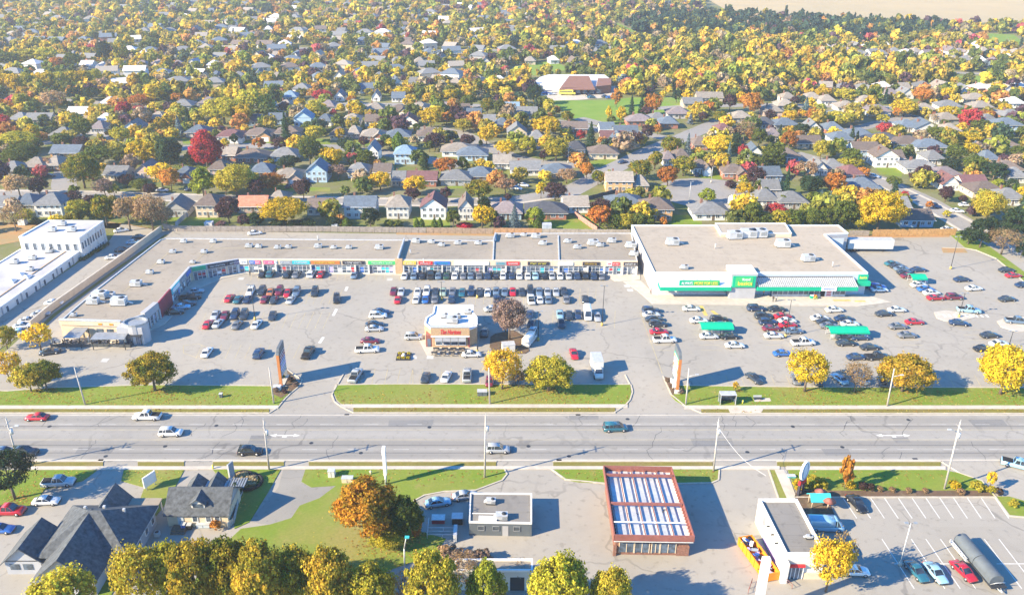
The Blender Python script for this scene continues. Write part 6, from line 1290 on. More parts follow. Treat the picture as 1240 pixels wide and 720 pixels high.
# ---- the rest of the suburban canopy and the woods: uncountable, one object -----
rs = np.random.RandomState(5)
grid = {}
for (x, y, r_) in OCC: grid.setdefault((int(x//20), int(y//20)), []).append((x, y, r_))
STREETS = []
for o in bpy.data.objects:
    if o.name in ('streets', 'cul_de_sac', 'playing_field', 'school_yard', 'field', 'suburban_sidewalk', 'yard_lawn'):
        for p in o.data.polygons:
            vs = [o.data.vertices[i].co for i in p.vertices]; STREETS.append(([(v.x, v.y) for v in vs], min(v.x for v in vs)-2, max(v.x for v in vs)+2, min(v.y for v in vs)-2, max(v.y for v in vs)+2))
def inside(P, x, y):
    c = False; j = len(P)-1
    for i in range(len(P)):
        if (P[i][1] > y) != (P[j][1] > y) and x < (P[j][0]-P[i][0])*(y-P[i][1])/(P[j][1]-P[i][1])+P[i][0]: c = not c
        j = i
    return c
school_poly = b1 + []
def free(x, y, r_):
    gx, gy = int(x//20), int(y//20)
    for a in (-1,0,1):
        for b_ in (-1,0,1):
            for (ox, oy, orr) in grid.get((gx+a, gy+b_), ()):
                if (ox-x)**2+(oy-y)**2 < (orr+r_*.72)**2: return False
    for P, x0, x1, y0, y1 in STREETS:
        if x0 < x < x1 and y0 < y < y1:
            for dx, dy in ((0,0),(r_*.7,0),(-r_*.7,0),(0,r_*.7),(0,-r_*.7)):
                if inside(P, x+dx, y+dy): return False
        if x0 < x < x1 and (y0-14 < y < y1) and (inside(P, x, y+5+r_) or inside(P, x, y+10+r_)) and (hash((int(x),int(y)))%10 < 8): return False
    for dx, dy in ((0,0),(r_,0),(-r_,0),(0,-r_)):
        if inside(school_poly, x+dx, y+dy): return False
    return True
PAL = [((.60,.43,.04),.15), ((.44,.36,.05),.35), ((.30,.31,.045),.3), ((.135,.16,.032),.3), ((.05,.08,.038),0), ((.50,.26,.06),.1), ((.42,.09,.08),0), ((.11,.065,.065),0), ((.30,.25,.035),.9), ((.36,.27,.15),.1), ((.16,.20,.20),0)]
PW = {'sub': (.20,.24,.08,.17,.07,.06,.015,.05,.07,.08,.02), 'wood': (.22,.30,.10,.16,.02,.08,.005,.02,.06,.04,0), 'con': (.02,.03,.03,.12,.72,.02,0,.02,.02,.02,0), 'back': (.20,.25,.08,.16,.07,.06,.015,.04,.07,.07,.01)}
def far_proto(kind, n, K, size):
    out = []
    for i in range(5):
        if kind == 'cone': p, nr = conifer_pts(rs, n, .5)
        else: p, nr = crown_pts(rs, kind, n, K, .15, .12)
        out.append(leaves(rs, p, nr, size)[0])
    return out
FP = {('r',0): far_proto('round',520,30,.070), ('r',1): far_proto('round',230,20,.105), ('r',2): far_proto('oval',100,14,.15), ('c',0): far_proto('cone',260,0,.07), ('c',1): far_proto('cone',130,0,.10), ('c',2): far_proto('cone',60,0,.14)}
woodpoly = [[(740,62),(800,60),(930,58),(1000,66),(1060,74),(1180,86),(1240,96),(1240,108),(1150,104),(1060,106),(990,104),(930,104),(850,112),(800,108),(760,100),(744,84)]]
conpoly = [[(745,34),(800,20),(930,22),(1010,26),(1090,34),(1150,34),(1140,44),(1090,52),(1000,48),(930,52),(850,46),(790,50)]]
V_, C_ = [], []
cnt_far = 0
def wpoly(P): return [(lambda g: (g.x, g.y))(G(*q)) for q in P]
WP, CP_ = [wpoly(p) for p in woodpoly], [wpoly(p) for p in conpoly]
trys = 0
def add_far(x, y, zone, W, Hh):
    global cnt_far
    dist = math.hypot(x, y); lod = 0 if dist < 480 else (1 if dist < 750 else 2)
    k = rs.choice(len(PAL), p=np.array(PW[zone])/sum(PW[zone])); cone = (k in (4, 10) and rs.random() < (.35 if zone == 'con' else .6))
    P = FP[('c' if cone else 'r', lod)]; v = P[rs.randint(len(P))].copy()
    if cone: Hh *= 1.1; W *= .75
    a = rs.uniform(0, 6.28); ca, sa_ = math.cos(a), math.sin(a)
    X = (v[:,0]*ca-v[:,1]*sa_)*W+x; Y = (v[:,0]*sa_+v[:,1]*ca)*W+y; V_.append(np.stack([X, Y, v[:,2]*Hh-.1],1))
    c, gr = PAL[k]; j = rs.uniform(.8,1.2); C_.append(np.tile(np.array([c[0]*j*1.2, c[1]*j*1.2*rs.uniform(.92,1.08), c[2]*j*1.3+.01, gr]), (len(v),1)))
    grid.setdefault((int(x//20), int(y//20)), []).append((x, y, W*.36)); cnt_far += 1
for trys in range(90000):
    # even over the ground from the mall fence to 1250 m
    Y = math.sqrt(rs.uniform(255**2, 1420**2)); X = rs.uniform(-.70, .70)*Y
    d = Vector((X, Y, 0)); 
    wood = any(inside(P, X, Y) for P in WP); con = any(inside(P, X, Y) for P in CP_)
    zone = 'wood' if wood else ('con' if con else ('sub' if Y < 650 else 'back'))
    if Y < 330 and rs.random() < .45: continue
    dy_ = ray(602+FPX*0, 30); pxx = PX0 + FPX*X/(Y*CP+CAMH*SP)
    if pxx > 850 and Y > G(602, 33).y and not con: continue
    W = rs.uniform(3.6, 9) if zone == 'sub' else rs.uniform(5, 10.5); 
    if Y > 900: W *= 1.12
    if not free(X, Y, W*(.5 if zone in ('sub','back') else .32)): continue
    if zone in ('sub', 'back') and rs.random() < .45: continue
    add_far(X, Y, zone, W, W*rs.uniform(.8, 1.15)*(1.15 if zone in ('wood','con') else 1))
v = np.concatenate(V_); c = np.concatenate(C_); f = np.arange(len(v)).reshape(-1,4)
o = link('tree_canopy', np_mesh('tree_canopy', v, f, M['leafa'], c)); o['kind'] = 'stuff'; tag(o, 'autumn tree canopy filling the far suburb and woods to the top edge', 'trees')
print('FAR', cnt_far, len(f))
# ---------------------------------------------------------------- rooftop units
def rtu(px, py, h, L_, label, group, kind=0):
    g = G(px, py, h); t = thing('rooftop_unit', label, 'rooftop unit', (g.x, g.y, h-.18), group, R(rnd.choice((0, 0, 4, -4))))
    a, b_, c = L_, L_*.62, L_*.52
    m = MB(); m.box(-a/2, a/2, -b_/2, b_/2, .15, c); m.box(-a/2-.06, a/2+.06, -b_/2-.06, b_/2+.06, c, c+.06); link('housing', m.mesh('housing', M['galv']), t)
    m = MB(); m.box(-a/2-.1, a/2+.1, -b_/2-.1, b_/2+.1, 0, .15); link('kerb_frame', m.mesh('kerb_frame', M['darkmetal']), t)
    m = MB(); m.tube((a*.2,0,c+.06), (a*.2,0,c+.2), b_*.33, b_*.33, 12); link('fan', m.mesh('fan', M['darkmetal']), t)
    m = MB(); m.add([(-a/2-.5,-b_*.35,.25),(-a/2-.5,b_*.35,.25),(-a/2,b_*.35,c*.9),(-a/2,-b_*.35,c*.9),(-a/2,-b_*.35,.25),(-a/2,b_*.35,.25)], [(0,3,2,1),(0,4,3),(1,2,5),(0,1,5,4)]); link('intake_hood', m.mesh('intake_hood', M['galv']), t)
    m = MB(); m.box(a*.05, a*.45, -b_/2-.02, -b_/2, c*.3, c*.85); link('grille', m.mesh('grille', M['greymetal']), t)
    if kind: m = MB(); m.tube((a*.5,0,c*.5),(a*.5+1.6,0,.3),.22,.22,8); m.tube((-a*.2,b_*.5,.3),(-a*.2,b_*.5+2.2,.3),.2,.2,8); link('duct', m.mesh('duct', M['galv']), t)
def rrow(desc, group, h, s):
    it = sorted([tuple(float(a) for a in q.split(',')) for q in s.split()])
    for i, q in enumerate(it): rtu(q[0], q[1], h, q[2], f"{'large ' if q[2]>2.6 else ''}pale rooftop unit, {ordinal(i,len(it))} {desc}", group, q[2] > 2.6)
rrow('on the west wing roof of the strip mall', 'rooftop units on the west wing', HM, '223,293,1.7 209.7,305.4,1.7 195.5,318,1.8 181.8,330.4,1.8 165.3,345,2.7 247.5,305.4,1.7 233.8,317.8,1.3 258.6,293,1.7 121.6,359.5,3.4 133.4,358.5,2.4 113.3,366.3,2.8 145,367.5,3.6 89.7,382,1.4')
rrow('on the roof behind the left shops', 'rooftop units behind the left shops', HM, '301.9,298.5,1.9 313.7,299,1.7 336.8,300.2,1.7 349.8,299.6,1.6 385.7,299,2.0 404.6,300.2,1.5 423,300.2,1.6 459.6,300.5,2.2')
rrow('on the roof behind the right shops', 'rooftop units behind the right shops', HM, '504.2,293,2.2 523,293.5,1.7 535.2,297,1.7 555,295,1.8 579.7,295,1.8 618.4,286.5,2.2 634.9,285,1.6 649.4,287,2.4 657.8,295.4,2.0 688,293,1.9 699.7,300,1.9 718.3,295.4,2.8 727.3,297.5,1.8 741.3,292.5,2.2 764.3,298.5,2.8 768,308.4,2.2')
rrow('on the supermarket roof', 'rooftop units on the supermarket', HS, '814.6,295,3.4 829,324.4,1.8 889.4,287.5,4.0 905.9,286,4.4 918.8,285.5,4.4 947.9,297.4,3.8 978.6,314.6,3.2')
rrow('on the coffee shop roof', 'rooftop units on the coffee shop', HC, '538.5,383,1.6 553.8,383,1.6 548,389,2.6 567,378,1.6')
rrow('on the white two-storey office roof', 'rooftop units on the office', HW, '75.6,272,2.4 63.8,279,2.2 87.4,279,2.4'); rrow('on the low factory wing roof', 'rooftop units on the factory wing', HL, '40,313,2.0 36.6,326.6,1.9 18,318,2.2 60,305,1.8')
rrow('on the flat-roofed garage', 'rooftop units on the garage', HG, '594.6,607.5,1.5 607.5,626.5,1.9'); rrow('on the fast food roof', None, HF, '980,650,.9')
for i, (x, y) in enumerate(((497,307),(513,318),(385,290),(866,300),(1008,322))):
    h = HM if x < 800 else HS; g = G(x, y, h); t = thing('vent_pipe', f"thin white vent pipe on the {'mall' if x<800 else 'supermarket'} roof, {ordinal(i,5)}", 'vent', (g.x,g.y,h-.2), 'vent pipes on the roofs')
    m = MB(); m.tube((0,0,0),(0,0,1.3),.14,.14,8); link('pipe', m.mesh('pipe', M['galv']), t); m = MB(); m.tube((0,0,1.3),(0,0,1.5),.26,.1,8); link('cap', m.mesh('cap', M['galv']), t)
for i, (x, y) in enumerate(((14,340),(24,332),(32,335))):
    g = G(x, y, HL); t = thing('skylight', f"pale dome skylight on the factory wing roof, {ordinal(i,3)}", 'skylight', (g.x,g.y,HL-.2), 'skylights on the factory wing')
    m = MB(); m.box(-1.2,1.2,-1.2,1.2,0,.3); link('frame', m.mesh('frame', M['galv']), t); m = MB(); hip(m, -1.1,1.1,-1.1,1.1,.3,.8,0); link('dome', m.mesh('dome', M['wallblue']), t)
# ---------------------------------------------------------------- fences and walls
def fence(name, s, h, col, label, cols=None, cat='fence', step=2.4):
    P = PP(s); g = P[0]; t = thing(name, label, cat, (g[0], g[1], 0)); tot = 0; m = MB(); pm = MB(); mats = [M['fence']]
    for i in range(len(P)-1):
        a, b_ = Vector(P[i]), Vector(P[i+1]); L_ = (b_-a).length; n = max(1, round(L_/step)); d = (b_-a)/L_
        for k in range(n):
            p, q = a+d*(L_*k/n), a+d*(L_*(k+1)/n); m.wall([p+d*.07, q-d*.07], .06, .05, h+rnd.uniform(-.06,.06)); pm.tube((p.x,p.y,-.05),(p.x,p.y,h+.12),.08,.08,5)
    o = m.build('fence_boards', M['fence'], t); o.color = (*col, 1); o = pm.build('post_row', M['fence'], t); o.color = (*[c*.8 for c in col], 1); o['kind'] = 'stuff'
fence('board_fence', '198,277.5 215,280.3 400,280.8 516,282.2', 2.0, (.33,.29,.26), 'long weathered grey board fence behind the left part of the mall')
fence('board_fence', '516.5,282.2 560,282.8 597,283.2', 2.0, (.36,.27,.20), 'patchy brown and grey board fence behind the middle of the mall')
fence('board_fence', '597.5,283.2 640,283.6 656,283.8', 2.1, (.48,.29,.16), 'orange-brown fence section behind the blue spruce')
fence('board_fence', '656.5,283.8 700,284.2 763,285', 2.0, (.40,.36,.31), 'greyish fence section ending at the supermarket wall')
fence('board_fence', '1028,286 1052,286', 2.0, (.36,.31,.26), 'short grey fence above the white trailer')
fence('board_fence', '1056,286.3 1100,285.8 1157,285', 2.4, (.52,.30,.12), 'tall orange wood fence below the big yellow tree')
fence('board_fence', '213,275 238,252', 1.8, (.5,.5,.5), 'pale side fence of the grey gabled house behind the mall', None, 'fence'); fence('board_fence', '696,262 723,281', 1.8, (.5,.24,.2), 'reddish side fence right of the red brick bungalow')
fence('board_fence', '712,243 736,237 746,234', 1.8, (.08,.09,.10), 'dark fence beside the tan two-storey house', None, 'fence'); fence('board_fence', '745,187 775,178', 1.8, (.33,.27,.2), 'brown fence along the curving road beside the maroon-brown bungalow')
# alley retaining wall
wl = thing('retaining_wall', 'long beige concrete wall climbing between the alley and the west wing', 'wall', tuple(G(120,335)), None)
P = PP('196,280 141.7,320 59,379 38,397'); m = MB(); m.wall(P, .35, 0, 1.9); m.build('wall_panel', M['wallcream'], wl); m = MB(); m.wall(P, .5, 1.9, 2.0); m.build('coping', M['conc'], wl)
m = MB(); m.strip(PP('202,284 147,322 66,381 45,400'), 1.3, .02); o = m.build('weed_strip', M['strip']); o['kind'] = 'structure'
m = MB(); m.strip(PP('207,287 160,322 76,386'), 4.2, .006); o = m.build('service_path', M['street']); o['kind'] = 'structure'
# hedges
def hedge(s, w_, h, rgb, label):
    P = PP(s); g = P[0]; rs2 = np.random.RandomState(len(s)); pts = []; nr = []
    for i in range(len(P)-1):
        a, b_ = np.array(P[i]), np.array(P[i+1]); L_ = np.linalg.norm(b_-a); n = int(L_*26); d = (b_-a)/L_; nn = np.array([-d[1], d[0]])
        t_ = rs2.uniform(0, L_, n); u = rs2.uniform(-1, 1, n); z = rs2.uniform(.0, 1, n); side = rs2.random(n) < .6
        u = np.where(side, np.sign(u)*rs2.uniform(.8,1.08,n), u); z = np.where(side, z, rs2.uniform(.85,1.1,n))
        q = a[None]+d[None]*t_[:,None]+nn[None]*u[:,None]*w_/2; pts.append(np.stack([q[:,0]-g[0], q[:,1]-g[1], z*h*(1+.08*np.sin(t_*1.3))],1)); nr.append(np.stack([nn[0]*u, nn[1]*u, z],1))
    v, f = leaves(rs2, np.concatenate(pts), np.concatenate(nr)+.01, .22); o = link('hedge', np_mesh('hedge', v, f, M['leaf'])); o.location = (g[0], g[1], 0); o.color = (*rgb, .2); tag(o, label, 'hedge')
hedge('1085,181 1092,189 1112,191 1135,187 1142,183', 2.2, 2.2, (.17,.20,.03), 'clipped curving green hedge round the backyard of the blue-grey hip roof')
hedge('727,279.5 760,280.5 788,280.5', 2.5, 2.6, (.15,.17,.035), 'rough green hedge along the fence below the white sunroom'); hedge('905,277.6 1010,277.6', 3, 4.2, (.15,.17,.03), 'tall olive hedge behind the supermarket roof')
hedge('332,276.6 384,277', 2, 2.6, (.07,.10,.04), 'dark hedge along the fence under the broad golden tree'); hedge('212,206 262,208', 2, 2, (.22,.26,.04), 'yellow-green front hedge on the rear street'); hedge('310,205 336,206', 2, 2.2, (.2,.24,.04), 'clipped green hedge behind the tan hip-roofed house')
hedge('88,310 100,316 132,296', .9, .8, (.06,.10,.04), 'low dark shrub line at the foot of the white office wall')
def shrub(px, py, w_, h, rgb, label, group=None, nm='shrub'):
    g = G(px, py); P = TP[('round','F')]; r = rnd.randrange(len(P)); o = link(nm, P[r][0]); o.location = (g.x, g.y, .02-.2*h); o.scale = (w_, w_, h*1.2); o.rotation_euler = (0,0,rnd.uniform(0,6)); o.color = (*rgb, .1); tag(o, label, 'shrub', group)
for i, (x, y, w_, c) in enumerate([(967,592,2.6,'Y'),(984,590,3.2,'V'),(994,590,2.4,'V'),(1030,590.5,1.9,'Y'),(1044,592,2.0,'P'),(1053,593,1.8,'P'),(1065,594,1.3,'T'),(1080,595,1.3,'T'),(1100,596,1.3,'T'),(1120,596,1.2,'T'),(1155,591,2.2,'Y'),(1163,598,1.5,'T'),(1181,593,2.4,'V'),(1190,594,1.6,'V'),(1200,596,1.8,'V'),(1208,598,1.7,'P'),(1227,613,1.8,'V')]):
    rgb = TC[c][0]; shrub(x, y, w_, w_*.75, tuple(q*.8 for q in rgb), f"{TC[c][3]} shrub, {ordinal(i,17)} in the bed above the south-east lot", 'shrubs in the south-east bed')
for i, (x, y, w_, c) in enumerate([(334,474,1.4,'H'),(345,476,1.2,'P'),(352,462,1.5,'P'),(342,458,1.3,'G'),(358,468,1.2,'H')]): shrub(x, y, w_, w_*.8, TC[c][0], f"small {TC[c][3]} shrub, {ordinal(i,5)} under the western pylon sign", 'shrubs under the western pylon sign')
for i, (x, y, w_) in enumerate([(808,462,1.2),(811,468,1.2),(816,475,1.4),(824,476,1.5)]): shrub(x, y, w_, w_*.8, TC['H'][0], f"small brown shrub, {ordinal(i,4)} under the eastern pylon sign", 'shrubs under the eastern pylon sign')
for i, (x, y, w_, c) in enumerate([(548,680,4.5,'H'),(571,684,4,'H'),(540,676,3.4,'T'),(585,680,3.4,'H')]): shrub(x, y, w_, 2.2, TC[c][0], f"bare brown bush, {ordinal(i,4)} in front of the low workshop", 'bare bushes before the low workshop')
for i, (x, y, w_, c) in enumerate([(284,600,3.2,'D'),(279,612,2.6,'G'),(262,640,2.0,'O')]): shrub(x, y, w_, w_*.8, TC[c][0], f"{TC[c][3]} shrub, {ordinal(i,3)} beside the dormer house", 'shrubs beside the dormer house')
shrub(563,275.6,5.5,1.6,(.5,.02,.06),'low bright red burning bush against the fence behind the mall'); shrub(884,226.5,4,2,(.2,.03,.06),'low crimson shrub by the brick garage of the cul-de-sac'); shrub(268,275.5,3.6,2.2,(.32,.17,.16),'pinkish bush beside a small shed at the mall fence')
# ---------------------------------------------------------------- poles and lamps
def tubeobj(nm, par, segs, mat): m = MB(); [m.tube(*s_) for s_ in segs]; return link(nm, m.mesh(nm, mat), par)
def utility(bx, by, tx, ty, label, arm=0, cross=True):
    g = G(bx, by); h = HT(bx, by, ty); d = ray(tx, ty); k = g.y/d.y; lean = d.x*k - g.x; lean = max(-.8, min(.8, lean))
    t = thing('utility_pole', label, 'utility pole', (g.x, g.y, .1)); h -= .1
    tubeobj('pole', t, [((0,0,0),(lean,0,h),.19,.12,8)], M['wood'])
    if cross: tubeobj('crossarm', t, [((lean,-1.0,h-1.0),(lean,1.0,h-1.0),.07,.07,6), ((lean*.9,-.8,h-2.4),(lean*.9,.8,h-2.4),.06,.06,6)], M['wood']); tubeobj('transformer', t, [((lean*.9+.35,0,h-3.3),(lean*.9+.35,0,h-2.3),.26,.26,10)], M['galv']); tubeobj('insulator', t, [((lean,0,h),(lean,0,h+.5),.05,.03,6)], M['galv'])
    if arm:
        tubeobj('lamp_arm', t, [((lean*.85,0,h-2.0),(lean*.85+1.6*arm,-.2,h-1.4),.05,.05,6)], M['galv']); m = MB(); m.box(lean*.85+min(1.4*arm,2.1*arm), lean*.85+max(1.4*arm,2.1*arm), -.35, -.05, h-1.48, h-1.32); link('street_lamp_head', m.mesh('street_lamp_head', M['galv']), t)
utility(103.3,490,90,444.4,'slim leaning pole on the north-west lawn under the round maple',0,False); utility(331.7,488.5,325.8,444.5,'slim pole beside the western pylon sign',0,False); utility(593,489,592,445,'slim pole on the central lawn before the yellow trees',0,False)
utility(830.4,489.5,834.4,445.6,'slim pole with lamp arm beside the eastern pylon sign',1,False); utility(1074,491.8,1083,446,'leaning pole with lamp arm on the east lawn before the orange tree',1,False)
utility(24,565.5,7.3,506.7,'utility pole at the far left, south side of the road',1); utility(326,568.8,319,508.3,'utility pole beside the driveway, south side, next to a black SUV'); utility(587,578,588,503,'central utility pole at the kerb corner, south side'); utility(864,570,870.5,507.6,'utility pole right of the red framed building'); utility(1143.4,592,1163,510.7,'utility pole with twin lamp arms above the south-east lot',-1)
def lotlamp(bx, by, ty, label, base='yellow', heads=2):
    g = G(bx, by); h = HT(bx, by, ty); t = thing('lot_lamp', label, 'lamp post', (g.x,g.y,0), 'parking lot lamp posts')
    tubeobj('pole', t, [((0,0,.5),(0,0,h),.10,.07,8)], M['darkmetal'] if base != 'white' else M['galv']); tubeobj('concrete_base', t, [((0,0,-.02),(0,0,.8),.32,.30,10)], M['yellow'] if base == 'yellow' else M['conc'])
    for a in range(heads):
        s_ = (-1)**a; tubeobj('lamp_arm', t, [((0,0,h-.1),(.8*s_,.3*(a>1),h),.04,.04,5)], M['darkmetal']); m = MB(); m.box(.7*s_-.3, .7*s_+.3, -.2, .2, h-.02, h+.12); link('lamp_head', m.mesh('lamp_head', M['greymetal']), t)
for q in ((309,387,345,'west lot lamp with yellow base by the fourth car row'),(535,363,341,'lamp in the double row above the coffee shop'),(729,394,346,'tall lamp at the right end of the middle lot'),(951,408,363,'lamp in the central supermarket column'),(1161,384,355,'lamp on the white island of the east lot'),(1151,325.5,286.7,'tall lamp in the empty north-east lot'),(1221,421,401,'lamp behind the golden tree at right edge'),(578,427,393,'lamp between the coffee shop and the yellow tree'),(651.7,412,377,'black lamp beside the white cargo van'),(578,360.5,350,'small lamp among the middle row cars')): lotlamp(*q[:3], q[3])
lotlamp(1089.4,684,633,'twin lamp standing in the south-east lot','white',2); lotlamp(834,247,220,'pale street lamp at the cul-de-sac mouth','white',1); lotlamp(688,197,178,'pale lamp at the suburban road fork','white',1); lotlamp(861,221,202,'thin lamp on the cul-de-sac lawn','white',1)
# ---------------------------------------------------------------- pylon signs
def pylon(bx, by, ty, label, cols, side, base):
    g = G(bx, by); h = HT(bx, by, ty); t = thing('pylon_sign', label, 'sign', (g.x, g.y, .1)); D_ = 4.6
    m = MB(); m.box(-.30,.30,-D_/2-.35,-D_/2,0,h*.86); link('column', m.mesh('column', M['sor']), t)
    m = MB(); m.box(-.26,.26,-D_/2,D_/2,h*.22,h*.93); m.add([(-.29,-D_/2-.35,h*.86),(.29,-D_/2-.35,h*.86),(.29,-D_/2+.6,h),(-.29,-D_/2+.6,h),(.29,D_/2,h),(-.29,D_/2,h),(.29,D_/2,h*.86),(-.29,D_/2,h*.86)], [(0,1,2,3),(3,2,4,5),(5,4,6,7),(0,3,5,7),(1,6,4,2),(0,7,6,1)]); link('cabinet', m.mesh('cabinet', M['tarp']), t)
    n = len(cols)
    for k, c in enumerate(cols):
        z0 = h*.24 + k*(h*.6/n)
        for sx in (-1,1):
            m = MB(); a, b_ = sorted((sx*.27, sx*.31)); m.box(a, b_, -D_/2+.15, D_/2-.15, z0+.06, z0+h*.6/n-.06); pn = link('sign_panel', m.mesh('sign_panel', M[c]), t)
            m = MB(); r = random.Random(k*7+int(bx)); y = -D_/2+.5
            while y < D_/2-.6: w_ = r.uniform(.15,.4); a2, b2_ = sorted((sx*.31, sx*.33)); m.box(a2, b2_, y, y+w_, z0+h*.6/n*.35, z0+h*.6/n*.68); y += w_+.12
            link('lettering', m.mesh('lettering', M['swhite'] if c not in ('swhite','syel') else M['sblack']), pn)
    m = MB(); m.box(-.3,.3,D_/2-.3,D_/2,0,h*.22); link('rear_post', m.mesh('rear_post', M['greymetal']), t)
    m = MB(); m.box(-.6,.6,-D_/2-.5,D_/2+.2,-.1,base); link('plinth', m.mesh('plinth', M['wallwhite'] if base > .3 else M['conc']), t)
pylon(344,461,417.5,'tall orange-edged pylon sign at the west entrance, casting a long shadow', ['sgrey','sgrey','slilac','sgrey','sblue','maroon','maroon','sblack'], 1, .15)
pylon(817,469,422,'tall orange-edged pylon sign with green top at the east entrance', ['sgrey','slilac','wallcream','sor','sgrey','slilac','sgold','green'], -1, .9)
def board(bx, by, ty, w_, label, mat='swhite', rz=0, posts=True, body=None, thick=.25, zlow=.25, nm='board_sign'):
    g = G(bx, by); h = HT(bx, by, ty); t = thing(nm, label, 'sign', (g.x, g.y, 0), None, R(rz))
    m = MB(); m.box(-w_/2,w_/2,-thick/2,thick/2,h*zlow,h); p = link('sign_board', m.mesh('sign_board', M[mat]), t)
    for e_ in (-w_/2-.06, w_/2): m = MB(); m.box(e_,e_+.06,-thick/2-.03,thick/2+.03,h*zlow-.05,h+.05); link('edge_trim', m.mesh('edge_trim', M['galv']), p)
    for s_ in ((-1,1) if posts else (0,)): m = MB(); m.tube((s_*w_*.35,0,0),(s_*w_*.35,0,h*zlow),.09,.09,6); link('post', m.mesh('post', M['greymetal']), t)
    return t
board(183,590,574,2.6,'white double-sided lot sign on the lawn beside the left lot', 'swhite', 62); board(282,583,560,1.3,'grey slanted sign panel beside the dormer house lawn', 'sgrey', 70)
g = G(467.5,586.5); h = HT(467.5,586.5,541.7); t = thing('pole_sign', 'tall narrow white pole sign in front of the big orange maple', 'sign', (g.x,g.y,.1)); m = MB(); m.box(-.28,.28,-.5,.5,h*.28,h); link('sign_box', m.mesh('sign_box', M['swhite']), t); m = MB(); m.tube((0,0,0),(0,0,h*.28),.22,.22,8); link('pole', m.mesh('pole', M['galv']), t); m = MB(); m.box(-.3,.3,-.85,-.5,h*.85,h*.95); link('top_cap', m.mesh('top_cap', M['swhite']), t)
# fast-food oval pylon
g = G(969,598); h = HT(969,598,561.5); t = thing('oval_pylon_sign', 'white oval pylon sign edged in red above the south-east shrub bed', 'sign', (g.x,g.y,.1), None, R(38))
m = MB(); ring = [(1.25*math.cos(a), .62*h+1+2.0*math.sin(a)*1.0) for a in [2*math.pi*k/20 for k in range(20)]]; m.add([(x,-.2,z) for x,z in ring]+[(x,.2,z) for x,z in ring], [tuple(range(20)), tuple(range(20,40))[::-1]]+[((k+1)%20,k,20+k,20+(k+1)%20) for k in range(20)]); link('oval_panel', m.mesh('oval_panel', M['swhite']), t)
m = MB(); [m.tube((1.0*math.cos(a)*.8,-.23,.62*h+1+1.7*math.sin(a)),(1.0*math.cos(b_)*.8,-.23,.62*h+1+1.7*math.sin(b_)),.05,.05,5) for a, b_ in [(2*math.pi*k/16, 2*math.pi*(k+1)/16) for k in range(16)]]; link('oval_outline', m.mesh('oval_outline', M['greymetal']), t)
m = MB(); m.box(-1.1,.9,-.22,.22,.36*h,.36*h+.8); link('reader_board', m.mesh('reader_board', M['sred']), t); m = MB(); m.box(-.9,-.5,-.2,.2,0,.5*h); m.box(.3,.7,-.2,.2,0,.45*h); link('post', m.mesh('post', M['sblack']), t)
# foreground white pole sign bottom
g = G(916,745); h = HT(916,745,675); t = thing('tall_white_sign', 'tall white slab sign rising at the bottom edge beside the fast food building', 'sign', (g.x,g.y,0)); m = MB(); m.box(-.55,.55,-.4,.4,h*.3,h); link('sign_box', m.mesh('sign_box', M['swhite']), t); m = MB(); m.box(-.3,.3,-.3,.3,0,h*.3); link('pole', m.mesh('pole', M['galv']), t)
# ---------------------------------------------------------------- skip with junk
g = G(917,680); t = thing('skip_container', 'orange open skip full of junk beside the white fast food building', 'skip', (g.x,g.y,0), None, R(-77))
m = MB(); L2, W2 = 4.4, 1.25; H2 = 1.7
m.box(-L2,L2,-W2,-W2+.12,.15,H2); m.box(-L2,L2,W2-.12,W2,.15,H2); m.box(-L2,-L2+.12,-W2+.12,W2-.12,.15,H2); m.box(L2-.12,L2,-W2+.12,W2-.12,.15,H2); m.box(-L2+.12,L2-.12,-W2+.12,W2-.12,.15,.3); link('body', m.mesh('body', M['orange']), t)
m = MB(); [(lambda mm: (mm.box(-L2+.5+k*1.2,-L2+.65+k*1.2,sy*W2-(.08 if sy<0 else 0),sy*W2+(.08 if sy>0 else 0),.15,H2), link('rib', mm.mesh('rib', M['orange']), t)))(MB()) for k in range(7) for sy in (-1,1)]
jr = random.Random(4); m = MB()
for k in range(34):
    x, y = jr.uniform(-3.9,3.9), jr.uniform(-.9,.9); a = jr.uniform(0,3); s_ = jr.uniform(.2,.6); z = jr.uniform(.9,1.6); u = Vector((math.cos(a),math.sin(a),jr.uniform(-.5,.5)))*s_; v_ = Vector((-math.sin(a),math.cos(a),jr.uniform(-.3,.3)))*s_*.6; p = Vector((x,y,z)); w_ = Vector((0,0,.12))
    m.add([p-u-v_,p+u-v_,p+u+v_,p-u+v_,p-u-v_+w_,p+u-v_+w_,p+u+v_+w_,p-u+v_+w_], [(0,3,2,1),(4,5,6,7),(0,1,5,4),(1,2,6,5),(2,3,7,6),(3,0,4,7)], jr.randrange(6))
o = link('rubbish', m.mesh('rubbish', [M['swhite'],M['sgrey'],M['slilac'],M['sred'],M['sblue'],M['black']]), t); o['kind'] = 'stuff'
# play structure and umbrellas by fast food lot
g = G(990,612); t = thing('patio_shelter', 'small green-roofed wooden shelter in the bed above the blue van', 'shelter', (g.x,g.y,.1)); m = MB(); gable(m,-1.6,1.6,-1.0,1.0,1.9,2.7,.2,'x'); link('roof', m.mesh('roof', M['steal']), t)
for sx in (-1.4,1.4):
    for sy in (-.8,.8): m = MB(); m.tube((sx,sy,0),(sx,sy,1.95),.07,.07,6); link('post', m.mesh('post', M['wallcream']), t)
for i, (x, y) in enumerate(((992,606),(996,612),(1002,617))):
    g = G(x, y); t = thing('sunshade', f"rust red round parasol, {('upper','middle','lower')[i]} of three above the blue van", 'parasol', (g.x,g.y,.1), 'rust red parasols'); m = MB(); m.tube((0,0,1.9),(0,0,2.5),1.15,.05,10); link('canopy', m.mesh('canopy', M['redsteel']), t); m = MB(); m.tube((0,0,0),(0,0,1.95),.05,.05,6); link('pole', m.mesh('pole', M['wood']), t)
